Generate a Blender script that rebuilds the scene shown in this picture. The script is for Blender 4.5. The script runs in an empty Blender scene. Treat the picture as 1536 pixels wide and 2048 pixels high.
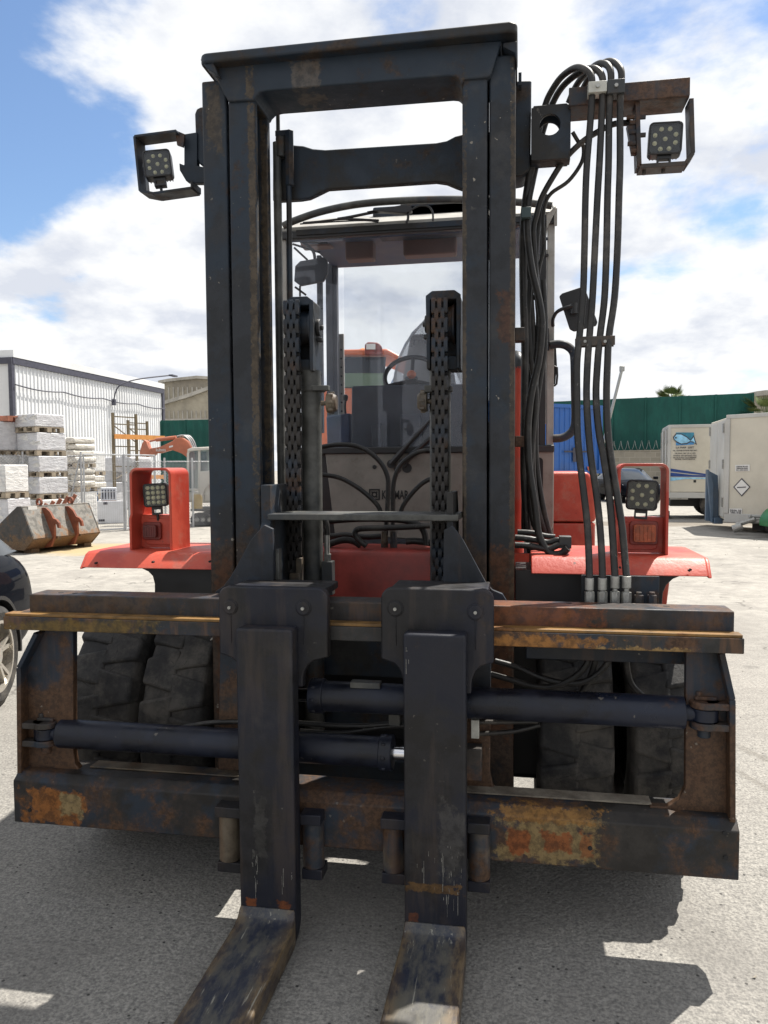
import bpy, bmesh, math, random
from mathutils import Vector, Matrix
random.seed(7)
S = bpy.context.scene
C = S.collection
R_ = math.radians
# ------------------------------------------------------------------ camera
FPX, YAW, HOR, ROLL, EYE = 1550.0, 10.0, 935.0, 0.35, 1.62
DZ = 0.06      # the forklift is measured from 6 cm below the yard, then set down on it (its root is lowered by DZ)
PITCH = math.atan((1024 - HOR) / FPX)
_y = R_(YAW)
fwd = Vector((-math.sin(_y) * math.cos(PITCH), math.cos(_y) * math.cos(PITCH), -math.sin(PITCH)))
rgt = Vector((math.cos(_y), math.sin(_y), 0.0))
upv = rgt.cross(fwd)
_r = R_(ROLL)
rgt, upv = rgt * math.cos(_r) - upv * math.sin(_r), upv * math.cos(_r) + rgt * math.sin(_r)
cd = bpy.data.cameras.new('camera')
cam = bpy.data.objects.new('camera', cd); C.objects.link(cam)
m = Matrix((rgt, upv, -fwd)).transposed().to_4x4(); m.translation = Vector((0, 0, EYE - DZ))
cam.matrix_world = m
cd.sensor_fit = 'VERTICAL'; cd.sensor_height = 36; cd.lens = FPX / 2048 * 36
cd.clip_start = 0.05; cd.clip_end = 2000
S.camera = cam
S.render.resolution_x, S.render.resolution_y = 768, 1024

def ray(px, py):
    return rgt * ((px - 768) / FPX) - upv * ((py - 1024) / FPX) + fwd
def at(px, py, Y):            # point of the photo on the upright plane Y metres ahead
    d = ray(px, py); s = Y / d.y
    return Vector((d.x * s, Y, EYE + d.z * s))
def gr(px, py, z=0.0):        # point of the photo on the level plane at height z
    d = ray(px, py); s = (z - EYE) / d.z
    return Vector((d.x * s, d.y * s, z))
def XX(px, Y, py=935): return at(px, py, Y).x
def ZZ(px, py, Y): return at(px, py, Y).z

# ------------------------------------------------------------------ light
SUN_EL, SUN_AZ = 61.0, 38.0       # azimuth measured from +Y (ahead) towards +X (right)
sd = Vector((math.sin(R_(SUN_AZ)) * math.cos(R_(SUN_EL)), math.cos(R_(SUN_AZ)) * math.cos(R_(SUN_EL)), math.sin(R_(SUN_EL))))
sl = bpy.data.lights.new('sun', 'SUN'); sl.energy = 4.9; sl.angle = R_(0.5); sl.color = (1.0, 0.95, 0.87)
so = bpy.data.objects.new('sun', sl); C.objects.link(so)
so.rotation_euler = sd.to_track_quat('Z', 'Y').to_euler(); so.location = (5, 5, 20)
W = bpy.data.worlds.new('World'); S.world = W; W.use_nodes = True
wt = W.node_tree; wt.nodes.clear()
def WN(t, **k):
    n = wt.nodes.new(t)
    for a, b in k.items(): setattr(n, a, b)
    return n
wout = WN('ShaderNodeOutputWorld'); wbg = WN('ShaderNodeBackground')
sky = WN('ShaderNodeTexSky', sky_type='NISHITA', sun_disc=False, sun_elevation=R_(SUN_EL), sun_rotation=R_(SUN_AZ), air_density=1.0, dust_density=0.6, ozone_density=1.6)
skm = WN('ShaderNodeVectorMath', operation='MULTIPLY'); skm.inputs[1].default_value = (0.074, 0.080, 0.086)
tc = WN('ShaderNodeTexCoord')
sep = WN('ShaderNodeSeparateXYZ'); wt.links.new(tc.outputs['Generated'], sep.inputs[0])
def WM(op, a, b=None, c=None, clamp=False):
    n = WN('ShaderNodeMath', operation=op, use_clamp=clamp)
    for i, v in enumerate((a, b, c)):
        if v is None: continue
        if isinstance(v, (int, float)): n.inputs[i].default_value = v
        else: wt.links.new(v, n.inputs[i])
    return n.outputs[0]
zc = WM('ADD', WM('MAXIMUM', sep.outputs['Z'], 0.0), 0.30)
cx = WM('DIVIDE', sep.outputs['X'], zc); cy = WM('DIVIDE', sep.outputs['Y'], zc)
comb = WN('ShaderNodeCombineXYZ'); wt.links.new(cx, comb.inputs[0]); wt.links.new(cy, comb.inputs[1])
comb.inputs[2].default_value = 3.3
n1 = WN('ShaderNodeTexNoise'); n1.inputs['Scale'].default_value = 2.1; n1.inputs['Detail'].default_value = 10; n1.inputs['Roughness'].default_value = 0.56; n1.inputs['Distortion'].default_value = 0.12
wt.links.new(comb.outputs[0], n1.inputs['Vector'])
n2 = WN('ShaderNodeTexNoise'); n2.inputs['Scale'].default_value = 3.0; n2.inputs['Detail'].default_value = 9; n2.inputs['Roughness'].default_value = 0.58
n2m = WN('ShaderNodeVectorMath', operation='ADD'); n2m.inputs[1].default_value = (5.2, 1.7, 2.0)
wt.links.new(comb.outputs[0], n2m.inputs[0]); wt.links.new(n2m.outputs[0], n2.inputs['Vector'])
# where the cloud cover opened or closed in the real sky, as directions
cov = WM('ADD', n1.outputs['Fac'], 0.10)
for (gx, gy, c0, amt) in ((50, 60, 0.975, -0.22), (-40, 330, 0.992, -0.16), (60, 620, 0.986, -0.08), (300, 400, 0.945, 0.10), (1430, 60, 0.975, -0.15), (720, -10, 0.990, -0.16), (1300, 520, 0.988, -0.08), (1150, 330, 0.95, 0.06), (620, 640, 0.95, 0.12)):
    dpn = WN('ShaderNodeVectorMath', operation='DOT_PRODUCT'); dpn.inputs[1].default_value = tuple(ray(gx, gy).normalized()); wt.links.new(tc.outputs['Generated'], dpn.inputs[0])
    gp = WN('ShaderNodeMapRange', interpolation_type='SMOOTHSTEP'); wt.links.new(dpn.outputs['Value'], gp.inputs[0])
    for i, v in enumerate((c0, 1.0, 0.0, amt)): gp.inputs[i + 1].default_value = v
    cov = WM('ADD', cov, gp.outputs[0])
cr = WN('ShaderNodeMapRange', interpolation_type='SMOOTHSTEP'); wt.links.new(cov, cr.inputs[0])
cr.inputs[1].default_value = 0.43; cr.inputs[2].default_value = 0.56
cc = WN('ShaderNodeValToRGB'); wt.links.new(n2.outputs['Fac'], cc.inputs[0])
cc.color_ramp.elements[0].position = 0.40; cc.color_ramp.elements[0].color = (0.385, 0.405, 0.45, 1)
cc.color_ramp.elements[1].position = 0.54; cc.color_ramp.elements[1].color = (0.54, 0.545, 0.55, 1)
mx = WN('ShaderNodeMix', data_type='RGBA')
wt.links.new(sky.outputs[0], skm.inputs[0]); wt.links.new(skm.outputs[0], mx.inputs[6])
wt.links.new(cc.outputs[0], mx.inputs[7]); wt.links.new(cr.outputs[0], mx.inputs[0])
wt.links.new(mx.outputs[2], wbg.inputs[0]); wbg.inputs[1].default_value = 1.0
wt.links.new(wbg.outputs[0], wout.inputs[0])
S.view_settings.view_transform = 'Standard'; S.view_settings.look = 'None'
S.view_settings.exposure = 0.95; S.view_settings.gamma = 1.0

# ------------------------------------------------------------------ materials
class NT:
    def __init__(s, name):
        s.m = bpy.data.materials.new(name); s.m.use_nodes = True; s.t = s.m.node_tree
        s.b = s.t.nodes['Principled BSDF']; s.o = s.t.nodes['Material Output']
        s.pos = s.n('ShaderNodeNewGeometry').outputs['Position']
        s._sep = None
    def n(s, t, **k):
        x = s.t.nodes.new(t)
        for a, b in k.items(): setattr(x, a, b)
        return x
    def set(s, sock, v):
        if v is None: return
        if isinstance(v, (int, float)): sock.default_value = v
        elif isinstance(v, (tuple, list)):
            sock.default_value = tuple(v) + ((1,) if len(v) == 3 and sock.type == 'RGBA' else ())
        else: s.t.links.new(v, sock)
    def math(s, op, a, b=None, clamp=False):
        x = s.n('ShaderNodeMath', operation=op, use_clamp=clamp); s.set(x.inputs[0], a); s.set(x.inputs[1], b); return x.outputs[0]
    def xyz(s):
        if not s._sep:
            s._sep = s.n('ShaderNodeSeparateXYZ'); s.t.links.new(s.pos, s._sep.inputs[0])
        return s._sep.outputs
    def noise(s, scale, detail=5, rough=0.6, vec=None, stretch=None, dist=0.0, off=None):
        v = vec or s.pos
        if stretch or off:
            mp = s.n('ShaderNodeMapping'); s.set(mp.inputs['Vector'], v)
            if stretch: mp.inputs['Scale'].default_value = stretch
            if off: mp.inputs['Location'].default_value = off
            v = mp.outputs[0]
        x = s.n('ShaderNodeTexNoise'); s.set(x.inputs['Vector'], v)
        x.inputs['Scale'].default_value = scale; x.inputs['Detail'].default_value = detail
        x.inputs['Roughness'].default_value = rough; x.inputs['Distortion'].default_value = dist
        return x.outputs['Fac']
    def ramp(s, f, a, b, lo=0.0, hi=1.0, smooth=True):
        x = s.n('ShaderNodeMapRange', interpolation_type='SMOOTHSTEP' if smooth else 'LINEAR')
        s.set(x.inputs[0], f)
        for i, v in enumerate((a, b, lo, hi)): x.inputs[i + 1].default_value = v
        return x.outputs[0]
    def mix(s, f, a, b, mode='MIX'):
        x = s.n('ShaderNodeMix', data_type='RGBA', blend_type=mode)
        s.set(x.inputs[0], f); s.set(x.inputs[6], a); s.set(x.inputs[7], b); return x.outputs[2]
    def bump(s, h, strength=0.3, dist=0.01, prev=None):
        x = s.n('ShaderNodeBump'); x.inputs['Strength'].default_value = strength; x.inputs['Distance'].default_value = dist
        s.set(x.inputs['Height'], h)
        if prev is not None: s.set(x.inputs['Normal'], prev)
        s.t.links.new(x.outputs[0], s.b.inputs['Normal']); return x.outputs[0]
    def fin(s, col=None, rough=None, metal=None, spec=None):
        s.set(s.b.inputs['Base Color'], col); s.set(s.b.inputs['Roughness'], rough)
        s.set(s.b.inputs['Metallic'], metal); s.set(s.b.inputs['Specular IOR Level'], spec)
        return s.m

MATS = {}
def simple(name, col, rough=0.6, metal=0.0, var=0.25, scale=6, spec=None, bump=0.0, dirt=None):
    if name in MATS: return MATS[name]
    t = NT(name)
    nz = t.noise(scale, 6, 0.65)
    lo = tuple(c * (1 - var) for c in col); hi = tuple(min(1, c * (1 + var)) for c in col)
    c = t.mix(t.ramp(nz, 0.3, 0.7), lo, hi)
    if dirt:
        c = t.mix(t.math('MULTIPLY', t.ramp(t.noise(scale * 0.37, 8, 0.7, off=(3, 1, 7)), 0.48, 0.72), dirt[3]), c, dirt[:3])
    r = t.ramp(nz, 0.2, 0.8, max(0, rough - 0.1), min(1, rough + 0.1))
    if bump: t.bump(t.noise(scale * 9, 4, 0.6), bump, 0.004)
    MATS[name] = t.fin(c, r, metal, spec); return MATS[name]

def steel(name, base, rust=0.5, rustcol=(0.070, 0.036, 0.018), dust=0.3, rough=0.55, chips=0.5, patches=(), streak=0.0, lowrust=None, blue=(0.018, 0.030, 0.048)):
    """worn painted steel: paint + brown rust film + pale dust + small chips; patches are places of their own"""
    t = NT(name); X, Y, Z = t.xyz()[0], t.xyz()[1], t.xyz()[2]
    n_big = t.noise(2.6, 7, 0.62); n_mid = t.noise(9, 8, 0.68, off=(4, 2, 1)); n_f = t.noise(70, 5, 0.7); n_s = t.noise(14, 6, 0.6, stretch=(1.0, 1.0, 0.12), off=(9, 0, 0))
    c = t.mix(t.ramp(n_mid, 0.40, 0.60), tuple(x * 0.50 for x in base), tuple(x * 0.98 for x in base))
    c = t.mix(t.ramp(n_big, 0.46, 0.56, 0, 0.85), c, tuple(x * 0.85 for x in blue))
    rm = t.math('ADD', t.math('MULTIPLY', n_big, 0.5), t.math('MULTIPLY', n_mid, 0.5))
    if lowrust:
        rm = t.math('ADD', rm, t.ramp(Z, lowrust[0], lowrust[1], 0.24, 0.0))
    c = t.mix(t.ramp(rm, 0.60 - 0.16 * rust, 0.68 - 0.14 * rust, 0, 0.92), c, t.mix(t.ramp(n_f, 0.4, 0.6), tuple(x * 0.6 for x in rustcol), tuple(x * 1.15 for x in rustcol)))
    if streak:
        c = t.mix(t.ramp(n_s, 0.50, 0.66, 0, streak), c, tuple(x * 1.9 for x in rustcol))
    for (cx_, cz_, hx, hz, col, amt) in patches:
        cz_ = cz_ - DZ
        ax = t.math('DIVIDE', t.math('ABSOLUTE', t.math('SUBTRACT', X, cx_)), hx)
        az = t.math('DIVIDE', t.math('ABSOLUTE', t.math('SUBTRACT', Z, cz_)), hz)
        d = t.math('MAXIMUM', ax, az)
        d = t.math('ADD', d, t.math('MULTIPLY', t.math('SUBTRACT', t.noise(max(13, 0.6 / min(hx, hz)), 9, 0.72, off=(cx_ * 3, 0, cz_)), 0.5), 3.2))
        mk = t.ramp(d, 1.12, 0.80)
        c = t.mix(t.math('MULTIPLY', mk, amt), c, t.mix(t.ramp(t.noise(30, 6, 0.7), 0.4, 0.62), col, tuple(x * 0.45 for x in col)))
    c = t.mix(t.ramp(t.noise(5, 8, 0.72, off=(1, 7, 3)), 0.54, 0.70, 0, dust * 0.5), c, (0.090, 0.082, 0.072))
    if chips:
        v = t.n('ShaderNodeTexNoise'); v.inputs['Scale'].default_value = 42; v.inputs['Detail'].default_value = 3; t.set(v.inputs['Vector'], t.pos)
        gate = t.ramp(t.noise(3.1, 3, 0.5, off=(2, 2, 8)), 0.50, 0.60)
        c = t.mix(t.math('MULTIPLY', t.math('MULTIPLY', t.ramp(v.outputs['Fac'], 0.70, 0.72), gate), chips), c, (0.22, 0.20, 0.17))
    r = t.ramp(n_mid, 0.3, 0.7, rough - 0.13, rough + 0.18)
    t.bump(t.math('ADD', t.math('MULTIPLY', n_f, 0.35), n_mid), 0.35, 0.004)
    MATS[name] = t.fin(c, r, 0.0, 0.32); return MATS[name]

def M(n): return MATS[n]
YEL = (0.30, 0.15, 0.035); ORG = (0.20, 0.058, 0.014); CRM = (0.30, 0.24, 0.13)
EDG = (0.085, 0.062, 0.038); RST = (0.085, 0.034, 0.014)
steel('mast_paint', (0.026, 0.029, 0.035), rust=0.22, dust=0.4, lowrust=(1.0, 1.5), chips=1.0, rustcol=(0.050, 0.031, 0.020), blue=(0.019, 0.031, 0.048),
      patches=((-0.998, 2.35, 0.014, 0.75, EDG, 0.75), (-0.205, 1.9, 0.010, 0.9, EDG, 0.7), (-0.06, 0.98, 0.045, 0.32, RST, 0.85), (-0.055, 2.15, 0.03, 0.10, RST, 0.6), (-1.145, 0.95, 0.035, 0.33, RST, 0.8), (-1.15, 2.95, 0.03, 0.12, EDG, 0.6), (-0.028, 2.0, 0.012, 1.1, EDG, 0.6), (-0.78, 3.06, 0.05, 0.045, (0.15, 0.12, 0.09), 0.5)))
steel('mast_brown', (0.026, 0.025, 0.024), rust=0.45, dust=0.35, rustcol=(0.045, 0.031, 0.022), chips=0.3)
steel('mast_inner_face', (0.035, 0.026, 0.020), rust=1.1, dust=0.5, chips=0.2, rustcol=(0.055, 0.034, 0.022))
steel('fork_black', (0.0165, 0.0160, 0.018), rust=0.12, dust=0.22, chips=0.25, blue=(0.011, 0.013, 0.023), rough=0.50, streak=0.30, rustcol=(0.036, 0.026, 0.020),
      patches=((-0.865, 0.195, 0.016, 0.018, ORG, 0.7), (-0.755, 0.20, 0.020, 0.016, ORG, 0.7), (-0.27, 0.30, 0.085, 0.014, (0.13, 0.07, 0.022), 0.7), (-0.33, 0.20, 0.02, 0.02, ORG, 0.5), (-0.21, 0.45, 0.045, 0.11, (0.055, 0.052, 0.05), 0.7), (-0.83, 0.45, 0.02, 0.10, (0.05, 0.048, 0.045), 0.6)))
steel('carriage_steel', (0.024, 0.026, 0.026), rust=0.75, dust=0.3, chips=0.4)
steel('side_plate_steel', (0.020, 0.024, 0.032), rust=0.45, dust=0.2, lowrust=(0.55, 0.9), streak=0.2)
steel('upper_bar', (0.036, 0.032, 0.031), rust=0.7, dust=0.25, streak=0.35, patches=((0.02, 1.115, 0.22, 0.07, ORG, 0.55), (-1.55, 1.12, 0.3, 0.05, (0.09, 0.05, 0.02), 0.5)))
steel('ledge_bar', (0.036, 0.035, 0.034), rust=0.7, dust=0.3, streak=0.7,
      patches=((-0.01, 1.03, 0.24, 0.055, (0.26, 0.115, 0.028), 0.95), (0.38, 1.04, 0.14, 0.018, (0.30, 0.19, 0.07), 0.75), (-1.55, 1.03, 0.30, 0.06, (0.15, 0.095, 0.02), 0.7), (-0.66, 1.03, 0.05, 0.013, CRM, 0.9)))
steel('ledge_top', (0.20, 0.11, 0.035), rust=0.5, rustcol=(0.13, 0.055, 0.018), dust=0.3, chips=0.2, blue=(0.24, 0.13, 0.04))
steel('lower_bar', (0.026, 0.023, 0.021), rust=0.75, dust=0.25, chips=0.3,
      patches=((0.095, 0.42, 0.145, 0.062, (0.22, 0.155, 0.065), 0.8), (0.00, 0.415, 0.035, 0.04, ORG, 0.95), (0.12, 0.42, 0.045, 0.03, ORG, 0.9), (0.21, 0.42, 0.02, 0.04, ORG, 0.7), (0.095, 0.503, 0.145, 0.020, (0.24, 0.12, 0.03), 0.85),
               (-1.64, 0.41, 0.115, 0.062, (0.23, 0.085, 0.018), 0.95), (-1.57, 0.42, 0.045, 0.04, (0.22, 0.17, 0.08), 0.85)))
def blade_mat():
    t = NT('fork_blade'); X = t.xyz()[0]
    s1 = t.noise(26, 7, 0.7, stretch=(1.0, 0.30, 1.0)); s2 = t.noise(60, 6, 0.7, stretch=(1.0, 0.06, 1.0), off=(5, 0, 0)); n = t.noise(11, 8, 0.7, off=(2, 2, 0)); b_ = t.noise(5, 6, 0.6)
    e = t.math('MINIMUM', t.math('ABSOLUTE', t.math('ADD', X, 0.815)), t.math('ABSOLUTE', t.math('ADD', X, 0.265)))
    e = t.math('ADD', e, t.math('MULTIPLY', t.math('SUBTRACT', n, 0.5), 0.11))
    c = t.mix(t.ramp(s1, 0.40, 0.60), (0.014, 0.018, 0.032), (0.060, 0.059, 0.054))
    c = t.mix(t.ramp(b_, 0.50, 0.62, 0, 0.5), c, (0.120, 0.110, 0.085))
    c = t.mix(t.ramp(e, 0.045, 0.100, 0, 0.75), c, t.mix(t.ramp(s1, 0.42, 0.58), (0.045, 0.030, 0.020), (0.130, 0.085, 0.040)))
    c = t.mix(t.ramp(s2, 0.60, 0.66, 0, 0.7), c, (0.26, 0.25, 0.21))
    t.bump(t.math('ADD', s1, n), 0.3, 0.003); MATS['fork_blade'] = t.fin(c, t.ramp(n, 0.35, 0.65, 0.30, 0.6), 0.0, 0.5)
blade_mat()
steel('bracket_rust', (0.060, 0.052, 0.046), rust=0.8, rustcol=(0.085, 0.045, 0.026), dust=0.4)
steel('cylinder_paint', (0.011, 0.013, 0.022), rust=0.12, dust=0.3, rough=0.36, chips=0.4, blue=(0.013, 0.018, 0.035))
steel('grey_cylinder', (0.085, 0.085, 0.078), rust=0.35, dust=0.5, rough=0.45, chips=0.3, blue=(0.04, 0.045, 0.05))
steel('chain_steel', (0.030, 0.026, 0.024), rust=0.5, dust=0.4, rough=0.45, chips=0.2)
steel('roller_steel', (0.13, 0.105, 0.075), rust=0.55, dust=0.6, rough=0.4, streak=0.4)
simple('black_plastic', (0.011, 0.011, 0.012), 0.45, var=0.3)
simple('dark_void', (0.008, 0.008, 0.009), 0.8)
simple('chrome', (0.62, 0.62, 0.64), 0.16, metal=1.0, var=0.05)
simple('zinc', (0.33, 0.33, 0.31), 0.42, metal=0.6, var=0.25, scale=30)
simple('white_clamp', (0.42, 0.42, 0.38), 0.5, var=0.12, scale=20, dirt=(0.12, 0.09, 0.06, 0.6))
simple('green_clamp', (0.045, 0.075, 0.080), 0.5, var=0.2)
def hose_mat():
    t = NT('rubber_hose'); nz = t.noise(25, 6, 0.7)
    c = t.mix(t.ramp(nz, 0.35, 0.7), (0.010, 0.010, 0.010), (0.024, 0.022, 0.020))
    c = t.mix(t.ramp(t.noise(6, 7, 0.7, off=(5, 5, 5)), 0.50, 0.72, 0, 0.7), c, (0.090, 0.078, 0.066))
    c = t.mix(t.ramp(t.noise(75, 4, 0.7, stretch=(1, 1, 0.5), off=(1, 0, 0)), 0.64, 0.68, 0, 0.55), c, (0.14, 0.13, 0.12))
    t.bump(t.noise(120, 3, 0.6), 0.25, 0.002); MATS['hose'] = t.fin(c, t.ramp(nz, 0.3, 0.7, 0.38, 0.6), 0, 0.4)
hose_mat()
def tyre_mat():
    t = NT('tyre_rubber'); nz = t.noise(12, 8, 0.7); f = t.noise(90, 4, 0.6)
    c = t.mix(t.ramp(nz, 0.38, 0.66), (0.016, 0.016, 0.017), (0.040, 0.038, 0.036))
    c = t.mix(t.ramp(t.noise(4, 7, 0.7, off=(2, 0, 9)), 0.46, 0.66, 0, 0.75), c, (0.105, 0.094, 0.080))
    v = t.n('ShaderNodeTexVoronoi', feature='DISTANCE_TO_EDGE'); v.inputs['Scale'].default_value = 9
    t.set(v.inputs['Vector'], t.pos); crack = t.ramp(v.outputs[0], 0.0, 0.012)
    c = t.mix(t.math('MULTIPLY', t.math('SUBTRACT', 1.0, crack), t.ramp(nz, 0.5, 0.6)), c, (0.006, 0.006, 0.006))
    t.bump(t.math('ADD', nz, t.math('MULTIPLY', f, 0.3)), 0.6, 0.01); MATS['tyre'] = t.fin(c, 0.72, 0, 0.35)
tyre_mat()
def red_mat():
    t = NT('red_paint'); nz = t.noise(3, 6, 0.6); f = t.noise(55, 5, 0.65)
    c = t.mix(t.ramp(nz, 0.42, 0.58), (0.35, 0.040, 0.024), (0.46, 0.070, 0.040))
    c = t.mix(t.ramp(t.noise(7, 8, 0.72, off=(2, 4, 1)), 0.50, 0.66, 0, 0.5), c, (0.33, 0.135, 0.10))
    c = t.mix(t.ramp(t.noise(34, 3, 0.5, off=(8, 1, 1)), 0.72, 0.75, 0, 0.8), c, (0.05, 0.02, 0.018))
    t.bump(t.math('ADD', f, nz), 0.22, 0.006); MATS['red'] = t.fin(c, t.ramp(nz, 0.3, 0.7, 0.36, 0.52), 0, 0.4)
red_mat()
def glass_mat(name, tint, refl=0.10, haze=0.0, hazecol=(0.4, 0.42, 0.45)):
    t = NT(name); t.t.nodes.remove(t.b)
    tr = t.n('ShaderNodeBsdfTransparent'); tr.inputs[0].default_value = tint + (1,)
    gl = t.n('ShaderNodeBsdfGlossy'); gl.inputs['Roughness'].default_value = 0.02; gl.inputs[0].default_value = (0.9, 0.92, 1, 1)
    fr = t.n('ShaderNodeFresnel'); fr.inputs[0].default_value = 1.5
    m1 = t.n('ShaderNodeMixShader'); t.set(m1.inputs[0], t.math('MULTIPLY', fr.outputs[0], refl * 10, clamp=True))
    t.t.links.new(tr.outputs[0], m1.inputs[1]); t.t.links.new(gl.outputs[0], m1.inputs[2]); out = m1.outputs[0]
    if haze:
        df = t.n('ShaderNodeBsdfDiffuse'); df.inputs[0].default_value = hazecol + (1,)
        m2 = t.n('ShaderNodeMixShader'); t.set(m2.inputs[0], t.ramp(t.noise(2.2, 6, 0.6), 0.35, 0.7, haze * 0.3, haze))
        t.t.links.new(out, m2.inputs[1]); t.t.links.new(df.outputs[0], m2.inputs[2]); out = m2.outputs[0]
    t.t.links.new(out, t.o.inputs[0]); MATS[name] = t.m
glass_mat('cab_glass', (0.96, 0.97, 0.98), 0.05, 0.05)
glass_mat('car_glass', (0.08, 0.09, 0.10), 0.11)
glass_mat('lens_clear', (0.90, 0.90, 0.86), 0.06, 0.03)
glass_mat('plastic_film', (0.80, 0.81, 0.83), 0.08, 0.42, (0.62, 0.62, 0.63))

# ------------------------------------------------------------------ mesh helpers
OFF = {}
class MB:
    def __init__(s): s.bm = bmesh.new()
    def box(s, x0, x1, y0, y1, z0, z1, mat=None):
        vs = [s.bm.verts.new((x, y, z)) for x in (x0, x1) for y in (y0, y1) for z in (z0, z1)]
        fs = [(0, 1, 3, 2), (4, 6, 7, 5), (0, 4, 5, 1), (2, 3, 7, 6), (0, 2, 6, 4), (1, 5, 7, 3)]
        F = [s.bm.faces.new([vs[i] for i in f]) for f in fs]
        if mat is not None:
            for v in vs: v.co = mat @ v.co
        return vs
    def prism(s, pts, axis, a, b, slope=None):
        """pts: 2D outline; axis 'y': (x,z) pairs; 'x': (y,z); 'z': (x,y); extruded from a to b"""
        def mk(p, t):
            return {'y': (p[0], t, p[1]), 'x': (t, p[0], p[1]), 'z': (p[0], p[1], t)}[axis]
        A = [s.bm.verts.new(mk(p, a)) for p in pts]; B = [s.bm.verts.new(mk(p, b)) for p in pts]
        n = len(pts)
        s.bm.faces.new(A); s.bm.faces.new(list(reversed(B)))
        for i in range(n): s.bm.faces.new((A[i], B[i], B[(i + 1) % n], A[(i + 1) % n]))
        return A + B
    def hull(s, A, B):
        """two matching loops of 3D points joined by a skin"""
        a = [s.bm.verts.new(p) for p in A]; b = [s.bm.verts.new(p) for p in B]; n = len(a)
        s.bm.faces.new(a); s.bm.faces.new(list(reversed(b)))
        for i in range(n): s.bm.faces.new((a[i], b[i], b[(i + 1) % n], a[(i + 1) % n]))
    def cyl(s, p0, p1, r, seg=16, r2=None):
        p0 = Vector(p0); p1 = Vector(p1); d = (p1 - p0).normalized()
        u = d.orthogonal().normalized(); v = d.cross(u); r2 = r if r2 is None else r2
        a = [s.bm.verts.new(p0 + (u * math.cos(k) + v * math.sin(k)) * r) for k in [2 * math.pi * i / seg for i in range(seg)]]
        b = [s.bm.verts.new(p1 + (u * math.cos(k) + v * math.sin(k)) * r2) for k in [2 * math.pi * i / seg for i in range(seg)]]
        s.bm.faces.new(list(reversed(a))); s.bm.faces.new(b)
        for i in range(seg): s.bm.faces.new((a[i], a[(i + 1) % seg], b[(i + 1) % seg], b[i]))
    def tube(s, pts, r, seg=10, sub=6, closed=False):
        P = [Vector(p) for p in pts]; path = []
        n = len(P)
        if sub > 1 and n > 2:
            for i in range(n - 1):
                p0 = P[max(i - 1, 0)]; p1 = P[i]; p2 = P[i + 1]; p3 = P[min(i + 2, n - 1)]
                for k in range(sub):
                    t = k / sub
                    path.append(0.5 * ((2 * p1) + (p2 - p0) * t + (2 * p0 - 5 * p1 + 4 * p2 - p3) * t * t + (3 * p1 - p0 - 3 * p2 + p3) * t ** 3))
            path.append(P[-1])
        else: path = P
        prev = None; rings = []; u = None
        for i, p in enumerate(path):
            d = (path[min(i + 1, len(path) - 1)] - path[max(i - 1, 0)])
            if d.length < 1e-9: continue
            d.normalize()
            u = d.orthogonal().normalized() if u is None else (u - d * u.dot(d)).normalized()
            v = d.cross(u)
            rr = r[min(i * len(r) // len(path), len(r) - 1)] if isinstance(r, (list, tuple)) else r
            rings.append([s.bm.verts.new(p + (u * math.cos(k) + v * math.sin(k)) * rr) for k in [2 * math.pi * j / seg for j in range(seg)]])
        for a, b in zip(rings, rings[1:]):
            for j in range(seg): s.bm.faces.new((a[j], a[(j + 1) % seg], b[(j + 1) % seg], b[j]))
        s.bm.faces.new(list(reversed(rings[0]))); s.bm.faces.new(rings[-1])
    def lathe(s, prof, c, axis='x', seg=48):
        """prof: (along, radius) pairs, closed ring"""
        c = Vector(c); rings = []
        for i in range(seg):
            a = 2 * math.pi * i / seg; ca, sa = math.cos(a), math.sin(a); ring = []
            for (t, r) in prof:
                v = {'x': Vector((t, r * ca, r * sa)), 'y': Vector((r * ca, t, r * sa)), 'z': Vector((r * ca, r * sa, t))}[axis]
                ring.append(s.bm.verts.new(c + v))
            rings.append(ring)
        n = len(prof)
        for i in range(seg):
            a, b = rings[i], rings[(i + 1) % seg]
            for j in range(n): s.bm.faces.new((a[j], b[j], b[(j + 1) % n], a[(j + 1) % n]))
    def disc(s, prof, c, axis='x', seg=24):   # open profile starting and ending at axis
        s.lathe(prof, c, axis, seg)
    def face(s, pts): return s.bm.faces.new([s.bm.verts.new(p) for p in pts])
    def xf(s, M_):
        for v in s.bm.verts: v.co = M_ @ v.co
        return s
    def build(s, name, mat, parent=None, bev=0.0, seg=2, smooth=None, sharp=35):
        me = bpy.data.meshes.new(name)
        bmesh.ops.remove_doubles(s.bm, verts=s.bm.verts, dist=1e-6)
        bmesh.ops.recalc_face_normals(s.bm, faces=s.bm.faces)
        if parent is not None and parent.name in OFF:
            o_ = OFF[parent.name]
            for v in s.bm.verts: v.co -= o_
        s.bm.to_mesh(me); s.bm.free()
        o = bpy.data.objects.new(name, me); C.objects.link(o)
        me.materials.append(MATS[mat] if isinstance(mat, str) else mat)
        if parent is not None:
            o.parent = parent
            if parent.name in OFF: OFF[o.name] = OFF[parent.name]
        if bev:
            b = o.modifiers.new('bevel', 'BEVEL'); b.width = bev; b.segments = seg; b.limit_method = 'ANGLE'; b.angle_limit = R_(30); b.harden_normals = False
        if smooth is not False:
            me.polygons.foreach_set('use_smooth', [True] * len(me.polygons))
            me.set_sharp_from_angle(angle=R_(sharp))
        return o
def tag(o, label, cat, group=None, kind=None):
    if label: o['label'] = label
    if cat: o['category'] = cat
    if group: o['group'] = group
    if kind: o['kind'] = kind
    return o
def thing(name, label, cat, loc=(0, 0, 0), rz=0.0, group=None, world=False):
    o = bpy.data.objects.new(name, None); C.objects.link(o); o.empty_display_size = 0.2
    o.location = loc; o.rotation_euler = (0, 0, rz)
    if world: OFF[o.name] = Vector(loc)
    return tag(o, label, cat, group)
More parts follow.
